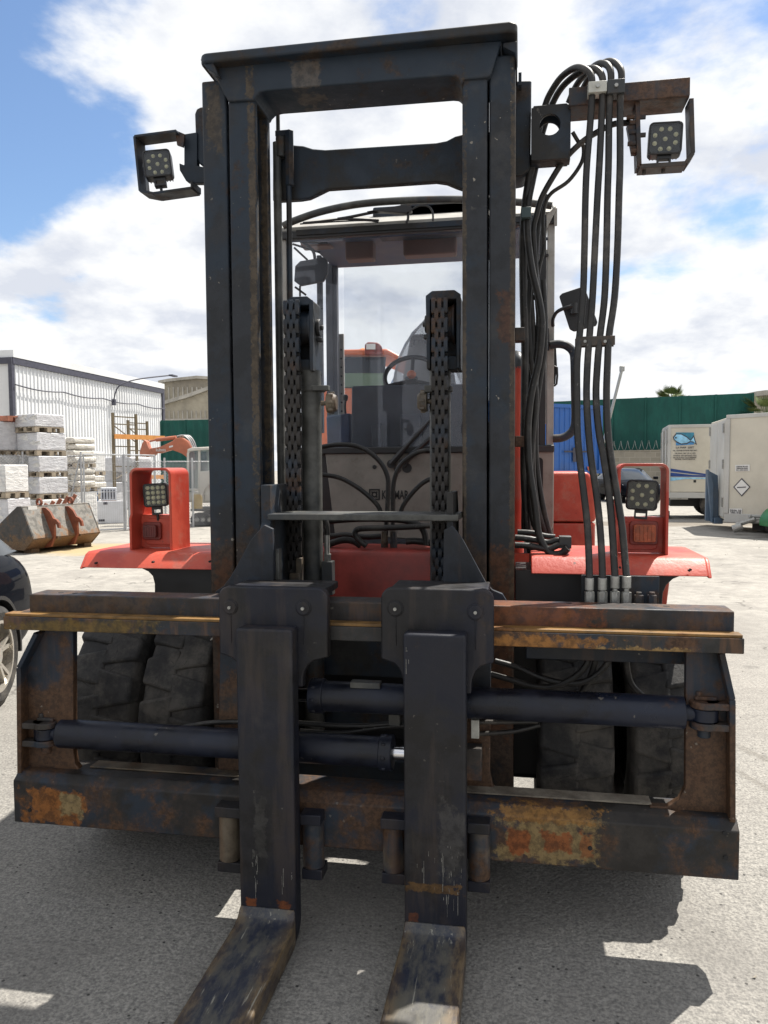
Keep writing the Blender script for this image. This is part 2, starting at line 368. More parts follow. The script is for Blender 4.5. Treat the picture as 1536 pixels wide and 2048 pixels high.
def arc(cx_, cz_, r, a0, a1, n=6):
    return [(cx_ + r * math.cos(R_(a0 + (a1 - a0) * i / n)), cz_ + r * math.sin(R_(a0 + (a1 - a0) * i / n))) for i in range(n + 1)]
def rrect(x0, x1, z0, z1, r, n=5):
    return arc(x1 - r, z1 - r, r, 0, 90, n) + arc(x0 + r, z1 - r, r, 90, 180, n) + arc(x0 + r, z0 + r, r, 180, 270, n) + arc(x1 - r, z0 + r, r, 270, 360, n)
def text_mb(body, size, depth=0.002, bold=False):
    """lettering turned into plain mesh in the XZ plane facing -Y"""
    cu = bpy.data.curves.new('t', 'FONT'); cu.body = body; cu.size = size; cu.extrude = depth; cu.align_x = 'CENTER'; cu.resolution_u = 3
    if bold: cu.offset = size * 0.02
    o = bpy.data.objects.new('t', cu); C.objects.link(o)
    dg = bpy.context.evaluated_depsgraph_get(); me = bpy.data.meshes.new_from_object(o.evaluated_get(dg))
    b = MB(); b.bm.from_mesh(me); bpy.data.objects.remove(o); bpy.data.meshes.remove(me); bpy.data.curves.remove(cu)
    return b.xf(Matrix.Rotation(R_(90), 4, 'X'))
# ------------------------------------------------------------------ setting
EYE = 1.62 - DZ
def ground():
    t = NT('yard_asphalt'); X, Y, Z = t.xyz()[0], t.xyz()[1], t.xyz()[2]
    g1 = t.noise(95, 3, 0.7); g2 = t.noise(38, 5, 0.7, off=(3, 3, 0)); big = t.noise(0.22, 5, 0.6); mid = t.noise(1.3, 6, 0.65, off=(7, 0, 0))
    v = t.n('ShaderNodeTexVoronoi'); v.inputs['Scale'].default_value = 70; t.set(v.inputs['Vector'], t.pos)
    gritm = t.math('ADD', t.math('MULTIPLY', g1, 0.6), t.math('MULTIPLY', g2, 0.4))
    c = t.mix(t.ramp(gritm, 0.36, 0.64), (0.135, 0.131, 0.124), (0.320, 0.306, 0.278))
    c = t.mix(t.math('MULTIPLY', t.ramp(v.outputs['Distance'], 0.16, 0.05), t.ramp(g2, 0.45, 0.6)), c, (0.44, 0.42, 0.38))
    vs = t.n('ShaderNodeTexVoronoi'); vs.inputs['Scale'].default_value = 31; t.set(vs.inputs['Vector'], t.pos)
    c = t.mix(t.math('MULTIPLY', t.ramp(vs.outputs['Distance'], 0.20, 0.12), t.ramp(t.noise(9, 3, 0.5), 0.5, 0.6)), c, (0.035, 0.034, 0.033))
    # compacted pale dust on the open yard farther away
    far = t.ramp(Y, 3.4, 11.0)
    pale = t.mix(t.ramp(t.noise(7, 7, 0.7), 0.35, 0.65), (0.245, 0.232, 0.210), (0.330, 0.312, 0.280))
    pale = t.mix(t.ramp(t.noise(0.9, 8, 0.72, off=(0, 9, 0)), 0.55, 0.75, 0, 0.6), pale, (0.17, 0.155, 0.135))
    c = t.mix(t.math('MULTIPLY', far, 0.80), c, pale)
    c = t.mix(t.ramp(mid, 0.42, 0.62, 0.0, 0.38), c, (0.14, 0.132, 0.122))
    c = t.mix(t.ramp(t.noise(0.6, 9, 0.75, dist=0.8, off=(11, 2, 0)), 0.54, 0.64, 0, 0.28), c, (0.120, 0.113, 0.106))
    c = t.mix(t.ramp(big, 0.5, 0.72, 0, 0.30), c, (0.36, 0.34, 0.30))
    vc = t.n('ShaderNodeTexVoronoi', feature='DISTANCE_TO_EDGE'); vc.inputs['Scale'].default_value = 0.33
    wv = t.n('ShaderNodeVectorMath', operation='ADD'); nv = t.n('ShaderNodeTexNoise'); nv.inputs['Scale'].default_value = 1.6; nv.inputs['Detail'].default_value = 6; t.set(nv.inputs['Vector'], t.pos)
    nm = t.n('ShaderNodeVectorMath', operation='SCALE'); t.t.links.new(nv.outputs['Color'], nm.inputs[0]); nm.inputs['Scale'].default_value = 0.9
    t.t.links.new(nm.outputs[0], wv.inputs[0]); t.set(wv.inputs[1], t.pos); t.t.links.new(wv.outputs[0], vc.inputs['Vector'])
    c = t.mix(t.math('MULTIPLY', t.ramp(vc.outputs[0], 0.006, 0.001), t.ramp(t.noise(0.7, 4, 0.6, off=(6, 1, 0)), 0.45, 0.55, 0, 0.55)), c, (0.075, 0.070, 0.064))
    st = t.noise(1.9, 5, 0.55, off=(21, 4, 0)); c = t.mix(t.ramp(st, 0.64, 0.70, 0, 0.42), c, (0.085, 0.080, 0.075))
    # yellowish sand drift beside the bucket, rut lines at the right
    for (px, py, rx, ry, col, am) in ((gr(215, 1098).x, gr(215, 1098).y, 2.6, 1.3, (0.34, 0.26, 0.13), 0.8), (gr(1330, 1048).x, gr(1330, 1048).y, 4.0, 1.1, (0.13, 0.11, 0.085), 0.7)):
        dx = t.math('DIVIDE', t.math('SUBTRACT', X, px), rx); dy = t.math('DIVIDE', t.math('SUBTRACT', Y, py), ry)
        d = t.math('ADD', t.math('MULTIPLY', dx, dx), t.math('MULTIPLY', dy, dy))
        d = t.math('ADD', d, t.math('MULTIPLY', t.math('SUBTRACT', t.noise(0.8, 6, 0.7), 0.5), 2.0))
        c = t.mix(t.ramp(d, 1.0, 0.2, 0, am), c, col)
    for (a, b, w) in ((gr(1468, 1490), gr(1536, 1520), 0.05), (gr(1462, 1535), gr(1536, 1578), 0.035), (gr(1330, 1080), gr(1536, 1075), 0.12)):
        dirv = (b - a).normalized(); nx, ny = -dirv.y, dirv.x
        d = t.math('ABSOLUTE', t.math('ADD', t.math('ADD', t.math('MULTIPLY', X, nx), t.math('MULTIPLY', Y, ny)), -(a.x * nx + a.y * ny)))
        d = t.math('ADD', d, t.math('MULTIPLY', t.math('SUBTRACT', t.noise(11, 5, 0.7), 0.5), w * 1.8))
        gate = t.ramp(X, a.x - 0.3, a.x + 0.3)
        c = t.mix(t.math('MULTIPLY', t.ramp(d, w, w * 0.3), t.math('MULTIPLY', gate, 0.55)), c, (0.10, 0.09, 0.075))
    c = t.mix(t.ramp(t.noise(2.7, 7, 0.75, dist=1.5, off=(4, 4, 4)), 0.70, 0.76, 0, 0.5), c, (0.09, 0.085, 0.08))
    t.bump(t.math('ADD', gritm, t.math('MULTIPLY', v.outputs['Distance'], -0.5)), 0.55, 0.010)
    t.fin(c, 0.92, 0, 0.25); MATS['asphalt'] = t.m
    b = MB(); n = 60; ext = 420
    vs_ = [[b.bm.verts.new((-ext + 2 * ext * i / n, -ext + 2 * ext * j / n, 0)) for j in range(n + 1)] for i in range(n + 1)]
    for i in range(n):
        for j in range(n): b.bm.faces.new((vs_[i][j], vs_[i + 1][j], vs_[i + 1][j + 1], vs_[i][j + 1]))
    tag(b.build('ground', 'asphalt'), 'pale gritty asphalt yard', None, kind='structure')
ground()
EYE = 1.62

# ------------------------------------------------------------------ the forklift
LIFT = thing('forklift', 'large rusty blue mast forklift with red fenders facing the camera', 'forklift', (-0.6, 3.65, -DZ), world=True)
OFF[LIFT.name] = Vector((-0.6, 3.65, 0))
F = LIFT
CX = -0.60
def bar2d(b, p, q, th, y0, y1):
    p = Vector((p[0], p[1])); q = Vector((q[0], q[1])); d = (q - p).normalized(); n = Vector((-d.y, d.x)) * th / 2
    b.prism([tuple(p + n), tuple(q + n), tuple(q - n), tuple(p - n)], 'y', y0, y1)
def pxpoly(pts, Y): return [(at(x, y, Y).x, at(x, y, Y).z) for x, y in pts]

# --- forks -----------------------------------------------------------
def make_fork(fx0, fx1, plate_px, pins, rollers, label=None):
    yf = 2.35; zt = 1.105
    b = MB()
    prof = [(yf, 0.17), (yf, zt), (yf + 0.07, zt), (yf + 0.07, 0.12), (yf + 0.045, 0.083), (yf - 0.0, 0.072)]
    b.prism(prof, 'x', fx0, fx1)
    fk = b.build('fork', 'fork_black', F, bev=0.008, seg=3)
    b = MB()   # blade: tapers towards its tip
    y_t = 0.92
    r = [(fx0, yf, 0.073), (fx1, yf, 0.073), (fx1, yf, 0.190), (fx0, yf, 0.190)]
    r2 = [(fx0 - 0.002, yf - 0.018, 0.071), (fx1 + 0.002, yf - 0.018, 0.071), (fx1 + 0.002, yf - 0.018, 0.163), (fx0 - 0.002, yf - 0.018, 0.163)]
    mid = [(fx0 - 0.004, yf - 0.045, 0.07), (fx1 + 0.003, yf - 0.045, 0.07), (fx1 + 0.003, yf - 0.055, 0.148), (fx0 - 0.004, yf - 0.055, 0.148)]
    m2 = [(fx0 - 0.014, 1.6, 0.07), (fx1 + 0.006, 1.6, 0.07), (fx1 + 0.006, 1.6, 0.128), (fx0 - 0.014, 1.6, 0.128)]
    tip = [(fx0 + 0.03, y_t, 0.07), (fx1 - 0.03, y_t, 0.07), (fx1 - 0.03, y_t, 0.085), (fx0 + 0.03, y_t, 0.085)]
    rings = [[b.bm.verts.new(p) for p in q] for q in (r, r2, mid, m2, tip)]
    for A, B_ in zip(rings, rings[1:]):
        for i in range(4): b.bm.faces.new((A[i], A[(i + 1) % 4], B_[(i + 1) % 4], B_[i]))
    b.bm.faces.new(rings[0]); b.bm.faces.new(rings[-1])
    b.build('blade', 'fork_blade', fk, bev=0.006, seg=2)
    # hook plate behind the shank
    x0, x1, ztop, zs = plate_px
    y0 = yf + 0.073; r_ = 0.035; q = 0.062
    pts = [(x0, zs)] + list(reversed(arc(x0 + r_, ztop - r_, r_, 90, 180, 6))) + list(reversed(arc(x1 - r_, ztop - r_, r_, 0, 90, 6))) + [(x1, zs), (x1 - 0.014, zs - 0.004)]
    xa = fx1 + 0.012; xb = fx0 - 0.012
    pts += [(xa + (x1 - 0.02 - xa) * (1 - math.sin(R_(a))), zs - 0.006 - (q + 0.01) * (1 - math.cos(R_(a)))) for a in (25, 45, 65, 80, 90)]
    pts += [(xa, zs - q - 0.04), (xb, zs - q - 0.04)]
    pts += [(xb - (xb - x0 - 0.02) * (1 - math.sin(R_(a))), zs - 0.006 - (q + 0.01) * (1 - math.cos(R_(a)))) for a in (90, 80, 65, 45, 25)] + [(x0 + 0.014, zs - 0.004)]
    b = MB(); b.prism(pts, 'y', y0, y0 + 0.04)
    b.box(x0 + 0.02, x1 - 0.02, y0 + 0.04, 2.66, ztop - 0.035, ztop - 0.008)     # the hook that lies over the upper bar
    b.build('hook_plate', 'fork_black', fk, bev=0.005)
    for (px, py) in pins:
        p = at(px, py, y0)
        b = MB(); b.cyl((p.x, y0 - 0.004, p.z), (p.x, y0 + 0.01, p.z), 0.026, 28); b.cyl((p.x, y0 - 0.008, p.z), (p.x, y0 - 0.002, p.z), 0.022, 28)
        b.build('pin', 'fork_black', fk, bev=0.002)
        b = MB(); b.cyl((p.x, y0 - 0.016, p.z), (p.x, y0 - 0.006, p.z), 0.0055, 8); b.build('grease_nipple', 'zinc', fk)
        # weld line running down the plate
    b = MB()
    for (px, py) in pins:
        p = at(px, py, y0); b.tube([(p.x, y0 - 0.0005, p.z - 0.026), (p.x + 0.001, y0 - 0.0005, p.z - 0.12)], 0.0022, 6, 1)
    b.build('weld', 'fork_black', fk)
    for (px, ya, yb_) in rollers:
        Y = 2.455; p = at(px, ya, Y); q2 = at(px, yb_, Y); rr = 0.036
        side = 1 if px > (768 + FPX * math.tan(math.atan((fx0 + fx1) / 2 / yf) + _y)) else -1
        b = MB(); b.cyl((p.x, Y, p.z), (p.x, Y, q2.z), rr, 24); b.build('roller', 'roller_steel', fk, bev=0.003)
        xi = fx1 if side > 0 else fx0
        xa_, xb_ = sorted((xi, p.x + side * rr))
        b = MB(); b.box(xa_, xb_, Y - 0.045, Y + 0.045, p.z + 0.001, p.z + 0.036); b.build('roller_bracket', 'fork_black', fk, bev=0.003)
        b = MB(); b.box(xa_, xb_, Y - 0.03, Y + 0.045, q2.z - 0.036, q2.z - 0.001); b.build('roller_bracket', 'fork_black', fk, bev=0.003)
    return fk
Yp = 2.423
make_fork(-0.903, -0.714, (XX(432, Yp), XX(652, Yp), ZZ(540, 1175, Yp), ZZ(540, 1311, Yp)), ((461, 1214), (607, 1216)), ((459, 1625, 1716), (627, 1640, 1730)))
make_fork(-0.357, -0.163, (XX(760, Yp), XX(988, Yp), ZZ(870, 1178, Yp), ZZ(870, 1322, Yp)), ((791, 1217), (951, 1224)), ((787, 1648, 1738), (958, 1657, 1754)))
# paint scrapes on the lower shanks
def scrapes(lst, name='scrape'):
    b = MB()
    for (px, y0, y1, n, w) in lst:
        for k in range(n):
            x = px + random.uniform(-w, w); a = random.uniform(y0, y1); l = random.uniform(2, 10) if random.random() < 0.6 else random.uniform(10, 45)
            p = at(x, a, 2.3488); q = at(x + random.uniform(-1, 1), a + l, 2.3488); t_ = random.uniform(0.0002, 0.0008)
            b.box(p.x - t_, p.x + t_, 2.3488, 2.3502, q.z, p.z)
    return b
simple('scrape_white', (0.17, 0.165, 0.15), 0.6, var=0.5, scale=60)
for e_ in ((510, 1690, 1765, 16, 6), (565, 1735, 1770, 5, 4), (585, 1740, 1770, 4, 3), (855, 1700, 1800, 6, 22), (895, 1690, 1800, 26, 14), (920, 1690, 1800, 8, 5), (815, 1290, 1320, 5, 6)):
    scrapes([e_]).build('scratch_marks', 'scrape_white', F)

# --- carriage --------------------------------------------------------
xL0, xL1 = -1.80, 0.660
b = MB()
zt = 0.5 * (ZZ(70, 1192, 2.52) + ZZ(1460, 1219, 2.52)); zl = 0.5 * (ZZ(15, 1229, 2.47) + ZZ(1480, 1262, 2.47)); zb = 0.5 * (ZZ(15, 1262, 2.47) + ZZ(1480, 1304, 2.47))
zl_l = zl
b.box(-1.752, 0.652, 2.52, 2.63, zl - 0.012, zt); 
car = b.build('carriage', 'upper_bar', F, bev=0.004)
b = MB(); b.box(xL0 - 0.02, 0.668, 2.466, 2.63, zb, zl - 0.014)
b.build('ledge', 'ledge_bar', car, bev=0.003)
b = MB(); b.box(xL0 - 0.016, 0.664, 2.469, 2.519, zl - 0.0135, zl - 0.004)
b.build('ledge_top', 'ledge_top', car, bev=0.002)
b = MB()
for px, py in ((122, 1185), (150, 1186), (1138, 1206), (1196, 1208), (1333, 1212)):
    p = gr(px, py, zt + 0.0005); b.cyl((p.x, p.y, zt - 0.001), (p.x, p.y, zt + 0.0007), 0.010, 16)
b.build('bolt_hole', 'dark_void', car)
# lower bar with its sloped top
z0, z1 = 0.345, 0.498
b = MB(); b.prism([(2.466, z0), (2.466, z1), (2.500, z1 + 0.026), (2.560, z1 + 0.030), (2.62, z1 + 0.03), (2.62, z0 + 0.05), (2.56, z0)], 'x', -1.803, 0.666)
b.build('lower_bar', 'lower_bar', car, bev=0.004)
simple('dusty_sunlit_top', (0.19, 0.165, 0.13), 0.85, var=0.35, scale=14, dirt=(0.06, 0.045, 0.032, 0.9))  # dust, painted paler for the sun falling on this stretch of the bar
b = MB(); b.box(-0.22, 0.42, 2.548, 2.612, z1 + 0.0305, z1 + 0.036); b.build('lower_bar_lip', 'dusty_sunlit_top', car, bev=0.001)
b = MB(); b.box(-1.55, -0.95, 2.552, 2.612, z1 + 0.0305, z1 + 0.036); b.build('lower_bar_lip', 'roller_steel', car, bev=0.001)
# bolted dark strip with small bolts at the right end
b = MB()
for px, py in ((1450, 1666), (1451, 1715), (1180, 1696), (60, 1620)):
    p = at(px, py, 2.4655); b.cyl((p.x, 2.462, p.z), (p.x, 2.468, p.z), 0.007, 10)
b.build('bolt', 'dark_void', car)
def side_plate(pts_px, outer_px, Y):
    b = MB(); b.prism(pxpoly(pts_px, Y), 'y', Y, Y + 0.03)
    o_ = pxpoly(outer_px, Y)
    for p, q in zip(o_, o_[1:]): bar2d(b, p, q, 0.018, Y - 0.045, Y + 0.09)
    b.build('side_plate', 'side_plate_steel', car, bev=0.003)
side_plate([(92, 1255), (146, 1255), (146, 1505), (150, 1528), (160, 1542), (175, 1552), (175, 1566), (50, 1566), (50, 1335), (62, 1310), (84, 1275)], [(86, 1262), (52, 1330), (54, 1570)], 2.535)
side_plate([(1372, 1290), (1436, 1290), (1440, 1322), (1457, 1392), (1457, 1650), (1300, 1650), (1300, 1612), (1335, 1614), (1358, 1600), (1371, 1575)], [(1437, 1300), (1458, 1392), (1458, 1655)], 2.535)
# middle carriage plates behind the forks
b = MB(); b.prism(pxpoly([(920, 1300), (982, 1300), (980, 1545), (986, 1572), (1000, 1590), (1030, 1600), (1030, 1625), (600, 1625), (600, 1575), (920, 1572)], 2.60), 'y', 2.60, 2.625)
b.prism(pxpoly([(440, 1275), (500, 1275), (500, 1560), (620, 1560), (620, 1600), (410, 1590), (410, 1565), (425, 1560), (436, 1545)], 2.60), 'y', 2.60, 2.625)
b.build('middle_plate', 'side_plate_steel', car, bev=0.003)
b = MB(); b.box(-0.305, -0.218, 2.70, 2.98, 0.50, 1.13); b.build('side_sun_block', 'mast_brown', car, bev=0.004)  # added block, mirrored below, keeps sun streaks off the ground between the forks
b = MB(); b.box(-0.975, -0.90, 2.70, 2.98, 0.50, 1.13); b.build('side_sun_block', 'mast_brown', car, bev=0.004)
b = MB(); b.box(0.02, 0.62, 2.634, 2.80, 0.97, 1.09); b.build('bar_sun_block', 'side_plate_steel', car, bev=0.004)  # added box hidden behind the bar, closes sun slits on the ground
# dark latch block beside right fork + white clip
b = MB(); p = at(935, 1498, 2.52); q = at(963, 1563, 2.52); b.box(p.x - 0.03, q.x, 2.52, 2.58, q.z, p.z); b.build('latch_block', 'bracket_rust', car, bev=0.003)
b = MB(); p = at(942, 1440, 2.55); q = at(958, 1478, 2.55); b.box(p.x, q.x, 2.55, 2.565, q.z, p.z); b.build('hose_clip', 'white_clamp', car, bev=0.002)
# gussets and uprights rising from the carriage
def gusset(px, mem, Yg=2.64):
    b = MB(); b.prism(pxpoly(px, Yg), 'y', Yg, Yg + 0.02); b.build('gusset', 'side_plate_steel', car, bev=0.002)
    b = MB(); x0, x1, zb_, zt_ = mem
    b.prism([(2.655, zb_), (2.655, zt_ - 0.22), (2.72, zt_ - 0.14), (2.72, zt_), (2.92, zt_), (2.98, zt_ - 0.10), (2.98, zb_)], 'x', x0, x1)
    b.build('upright_plate', 'mast_brown', car, bev=0.002)
gusset([(503, 1078), (528, 1050), (545, 1058), (548, 1205), (420, 1205), (432, 1182), (447, 1172), (462, 1152), (480, 1120)], (XX(521, 2.72), XX(540, 2.72), 0.45, ZZ(535, 970, 2.72)))
gusset([(905, 1052), (925, 1078), (950, 1125), (972, 1166), (985, 1180), (1005, 1188), (1015, 1205), (885, 1205), (888, 1060)], (XX(893, 2.72), XX(906, 2.72), 0.45, ZZ(900, 985, 2.72)))
b = MB(); p = at(545, 1029, 2.70); q = at(905, 1030, 2.70); zt2 = at(720, 1029, 2.70).z
b.box(p.x - 0.02, q.x + 0.02, 2.70, 2.91, zt2 - 0.022, zt2); b.build('tie_plate', 'grey_cylinder', car, bev=0.003)
b = MB()
for (x, w) in ((XX(503, 2.66, 1150), 0.02), (XX(548, 2.66), 0.012)):
    b.box(x, x + w, 2.663, 2.70, 1.10, 1.33)
b.build('stiffener', 'grey_cylinder', car, bev=0.002)

# --- fork positioning cylinders -------------------------------------------
def ram(p0, p1, gland, rod_end, lug):
    Y = 2.535; a = at(p0[0], p0[1], Y); c = at(p1[0], p1[1], Y); z = (a.z + c.z) / 2
    b = MB(); b.cyl((a.x, Y, z), (c.x, Y, z), 0.0515, 36)
    o = b.build('positioning_cylinder', 'cylinder_paint', F, bev=0.004, sharp=50)
    g = sorted((XX(gland[0], Y, 1400), XX(gland[1], Y, 1400)))
    b = MB(); b.cyl((g[0], Y, z), (g[1], Y, z), 0.059, 36)
    for k in range(8):
        an = k * math.pi / 4; b.box(g[0] + 0.01, g[0] + 0.025, Y + 0.056 * math.cos(an) - 0.006, Y + 0.056 * math.cos(an) + 0.006, z + 0.056 * math.sin(an) - 0.006, z + 0.056 * math.sin(an) + 0.006)
    b.build('gland', 'cylinder_paint', o, bev=0.003)
    rx = sorted((XX(rod_end[0], Y, 1400), XX(rod_end[1], Y, 1400)))
    b = MB(); b.cyl((rx[0], Y, z), (rx[1], Y, z), 0.023, 28); b.build('rod', 'chrome', o)
    lx = XX(lug, Y, 1450); s = 1 if lx > a.x and lx > c.x else -1
    end = max(a.x, c.x) if s > 0 else min(a.x, c.x)
    b = MB()
    e0, e1 = sorted((end, lx)); b.cyl((e0, Y, z), (e1, Y, z), 0.026, 20)
    b.cyl((lx, Y, z - 0.02), (lx, Y, z + 0.02), 0.042, 28)
    b.build('lug', 'cylinder_paint', o, bev=0.003)
    b = MB()
    for zz in (z + 0.033, z - 0.033):
        b.cyl((lx, Y, zz - 0.011), (lx, Y, zz + 0.011), 0.046, 28); xa, xb = sorted((lx, lx + s * 0.075)); b.box(xa, xb, Y - 0.04, Y + 0.045, zz - 0.011, zz + 0.011)
    b.cyl((lx, Y, z - 0.075), (lx, Y, z - 0.044), 0.020, 16)
    b.box(lx - 0.03, lx + 0.035, Y - 0.012, Y + 0.012, z + 0.044, z + 0.056); b.cyl((lx - 0.018, Y, z + 0.05), (lx - 0.018, Y, z + 0.07), 0.010, 6)
    b.build('clevis', 'bracket_rust', o, bev=0.003)
    return o
ram((122, 1472), (768, 1498), (760, 786), (784, 815), 92)
ram((640, 1395), (1368, 1421), (622, 650), (595, 624), 1408)
b = MB()
p = [at(700, 1388, 2.50), at(760, 1385, 2.50)]; b.box(p[0].x, p[1].x, 2.50, 2.54, p[0].z + 0.02, p[0].z + 0.04)
p = at(790, 1437, 2.60); b.box(p.x - 0.02, p.x + 0.02, 2.58, 2.62, p.z - 0.02, p.z + 0.02); b.build('small_bracket', 'grey_cylinder', F, bev=0.002)

# --- mast ----------------------------------------------------------------
Ym = 2.85; Yo = 2.862
def upright(name, mat, x0, x1, web_side, z0, z1, yf, depth=0.18, fl=0.032):
    b = MB(); w = 0.028
    b.box(x0, x1, yf, yf + fl, z0, z1)
    b.box(x0, x1, yf + depth - fl, yf + depth, z0, z1)
    if web_side < 0: b.box(x0, x0 + w, yf + fl, yf + depth - fl, z0, z1)
    else: b.box(x1 - w, x1, yf + fl, yf + depth - fl, z0, z1)
    return b
xol, xoi = XX(411, Yo, 600), XX(459, Yo, 600); xil, xii = XX(463, Ym, 600), XX(515.5, Ym, 600)
xrl, xri = XX(924.5, Ym, 600), XX(974, Ym, 600); xql, xqr = XX(978, Yo, 600), XX(1030, Yo, 600)
om = upright('outer_mast', 'mast_paint', xol, xoi, -1, 0.16, 3.085, Yo, 0.22).build('outer_mast', 'mast_paint', F, bev=0.007, seg=3)
upright('outer_upright', 'mast_paint', xql, xqr, 1, 0.16, 3.075, Yo, 0.22).build('outer_upright', 'mast_paint', om, bev=0.007, seg=3)
im = upright('inner_mast', 'mast_paint', xil, xii, -1, 0.22, 3.0, Ym).build('inner_mast', 'mast_paint', F, bev=0.007, seg=3)
upright('inner_upright', 'mast_paint', xrl, xri, 1, 0.22, 3.0, Ym).build('inner_upright', 'mast_paint', im, bev=0.007, seg=3)
# crosshead that ties the inner mast at the top
Yc = 2.838
pts = [(417, 127), (440, 172), (456, 203), (508, 200), (511, 193), (520, 184), (534, 181), (898, 151), (910, 152), (919, 160), (924, 170), (926, 158), (974, 155), (982, 149), (1004, 80)]
W_ = pxpoly(pts, Yc)
b = MB(); b.prism(W_, 'y', Yc, Yc + 0.20); b.build('crosshead', 'mast_paint', im, bev=0.006, seg=2)
zr = 3.150; 
b = MB(); xa, xb = at(397, 105, 2.79).x, at(1035, 45, 2.79).x
b.prism(rrect(xa, xb, 2.79, 3.08, 0.03, 4), 'z', zr - 0.036, zr)
b.build('top_plate', 'mast_brown', im, bev=0.008, seg=3)
b = MB(); 
b.prism(pxpoly([(400, 118), (424, 118), (436, 150), (413, 137)], 2.80), 'y', 2.80, 3.04)
b.build('end_gusset', 'mast_brown', im, bev=0.003); b = MB(); b.prism(pxpoly([(1006, 76), (1034, 72), (1034, 120), (1030, 96), (1006, 84)], 2.80), 'y', 2.83, 3.04)
b.build('end_gusset', 'mast_brown', im, bev=0.003)
# rear tie of the outer mast
Yt = 3.09
pts = [(394, 228), (400, 220), (600, 215)]
b = MB()
b.prism(pxpoly([(545, 285), (592, 290), (606, 291), (625, 297), (650, 299), (872, 285), (893, 281), (910, 272), (930, 267), (990, 262), (990, 388), (930, 380), (912, 374), (893, 366), (872, 363), (655, 378), (635, 388), (618, 396), (600, 399), (545, 402)], Yt), 'y', Yt, Yt + 0.035)
b.prism(pxpoly([(393, 232), (397, 222), (405, 218), (470, 214), (470, 345), (412, 336), (402, 331), (396, 318)], Yt), 'y', Yt - 0.02, Yt + 0.12)
b.prism(pxpoly([(1000, 168), (1063, 165), (1061, 325), (1058, 343), (1045, 354), (1000, 362)], Yt), 'y', Yt - 0.02, Yt + 0.12)
b.build('mast_tie', 'mast_brown', om, bev=0.006)
b = MB()
for (zz, yy) in ((0.55, 3.09), (0.25, 3.09)): b.box(xol, xqr, yy, yy + 0.03, zz, zz + 0.16)
b.build('lower_tie_and_sun_block', 'mast_brown', om, bev=0.004); b = MB(); b.box(xol + 0.03, xqr - 0.03, 3.09, 3.12, 0.76, 1.07); b.build('lower_tie_and_sun_block', 'mast_brown', om, bev=0.004)  # the last box is added out of sight to stop sun slits
b = MB(); b.box(XX(1034, 3.0), XX(1040, 3.0), 3.0, 3.05, ZZ(1038, 170, 3.0), ZZ(1038, 145, 3.0)); b.build('stop_block', 'mast_brown', om)
for (xa_, xb_) in ((-0.23, -0.045), (-1.275, -1.165)):
    b = MB(); b.box(xa_, xb_, 3.125, 3.38, 0.85, 1.72); b.build('mast_sun_block', 'mast_brown', om, bev=0.006)  # unseen boxes added behind the uprights to block sun slits
# lamp arms
b = MB()   # plate with a round hole
p0 = at(1063, 212, 3.03); p1 = at(1141, 316, 3.03); hc = at(1100, 249, 3.03); hr = 0.038
n = 32; inn = []; out = []
for k in range(n):
    a = 2 * math.pi * (k + 0.5) / n; c_, s_ = math.cos(a), math.sin(a)
    tx = ((p1.x - hc.x) if c_ > 0 else (p0.x - hc.x)) / c_ if abs(c_) > 1e-6 else 1e9
    tz = ((p0.z - hc.z) if s_ > 0 else (p1.z - hc.z)) / s_ if abs(s_) > 1e-6 else 1e9
    tt = min(tx, tz); inn.append((hc.x + hr * c_, hc.z + hr * s_)); out.append((hc.x + tt * c_, hc.z + tt * s_))
for (ya, yb2) in ((3.03, 3.045), (3.10, 3.112)):
    A = [[b.bm.verts.new((q[0], yy, q[1])) for q in L] for L in (inn, out) for yy in (ya, yb2)]
    for k in range(n):
        j = (k + 1) % n
        b.bm.faces.new((A[0][k], A[0][j], A[2][j], A[2][k])); b.bm.faces.new((A[1][k], A[3][k], A[3][j], A[1][j]))
        b.bm.faces.new((A[0][k], A[1][k], A[1][j], A[0][j])); b.bm.faces.new((A[2][k], A[2][j], A[3][j], A[3][k]))
b.box(p0.x, p1.x, 3.045, 3.10, p0.z - 0.01, p0.z); b.box(p0.x, p1.x, 3.045, 3.10, p1.z, p1.z + 0.01)
ra = b.build('lamp_arm', 'mast_brown', F, bev=0.002)
b = MB(); a0 = at(1138, 170, 3.0); a1 = at(1380, 194, 3.0); ztp = 0.5 * (at(1149, 172, 3.0).z + at(1379, 156, 3.0).z); zbt = 0.5 * (at(1149, 207, 3.0).z + at(1380, 194, 3.0).z)
b.box(a0.x, a1.x, 3.0, 3.012, zbt, ztp); b.box(a0.x, a1.x, 3.012, 3.14, zbt, zbt + 0.012); b.box(a0.x, a1.x, 3.128, 3.14, zbt + 0.012, ztp)
b.build('beam', 'bracket_rust', ra, bev=0.002)
def strip(pts_px, Y, depth, th, parent, name='lamp_frame', mat='bracket_rust', closed=False):
    P = pxpoly(pts_px, Y); b = MB()
    seq = list(zip(P, P[1:])) + ([(P[-1], P[0])] if closed else [])
    for p, q in seq: bar2d(b, p, q, th, Y, Y + depth)
    return b.build(name, mat, parent, bev=0.0015)
strip([(1275, 203), (1279, 332), (1372, 326), (1386, 305), (1383, 196)], 3.02, 0.075, 0.016, ra)
b = MB()
for (px, py) in ((1262, 232), (1268, 243), (1266, 262), (1270, 300), (1264, 285), (1284, 232), (1284, 268)):
    p = at(px, py, 3.02); b = MB(); b.cyl((p.x - 0.014, 3.03, p.z), (p.x + 0.014, 3.03, p.z), 0.009, 8); b.build('lamp_bolt', 'bracket_rust', ra)
for (px, py) in ((1288, 344), (1327, 341)):
    p = at(px, py, 3.05); b = MB(); b.cyl((p.x, 3.05, p.z - 0.01), (p.x, 3.05, p.z + 0.02), 0.007, 8); b.build('lamp_bolt', 'bracket_rust', ra)
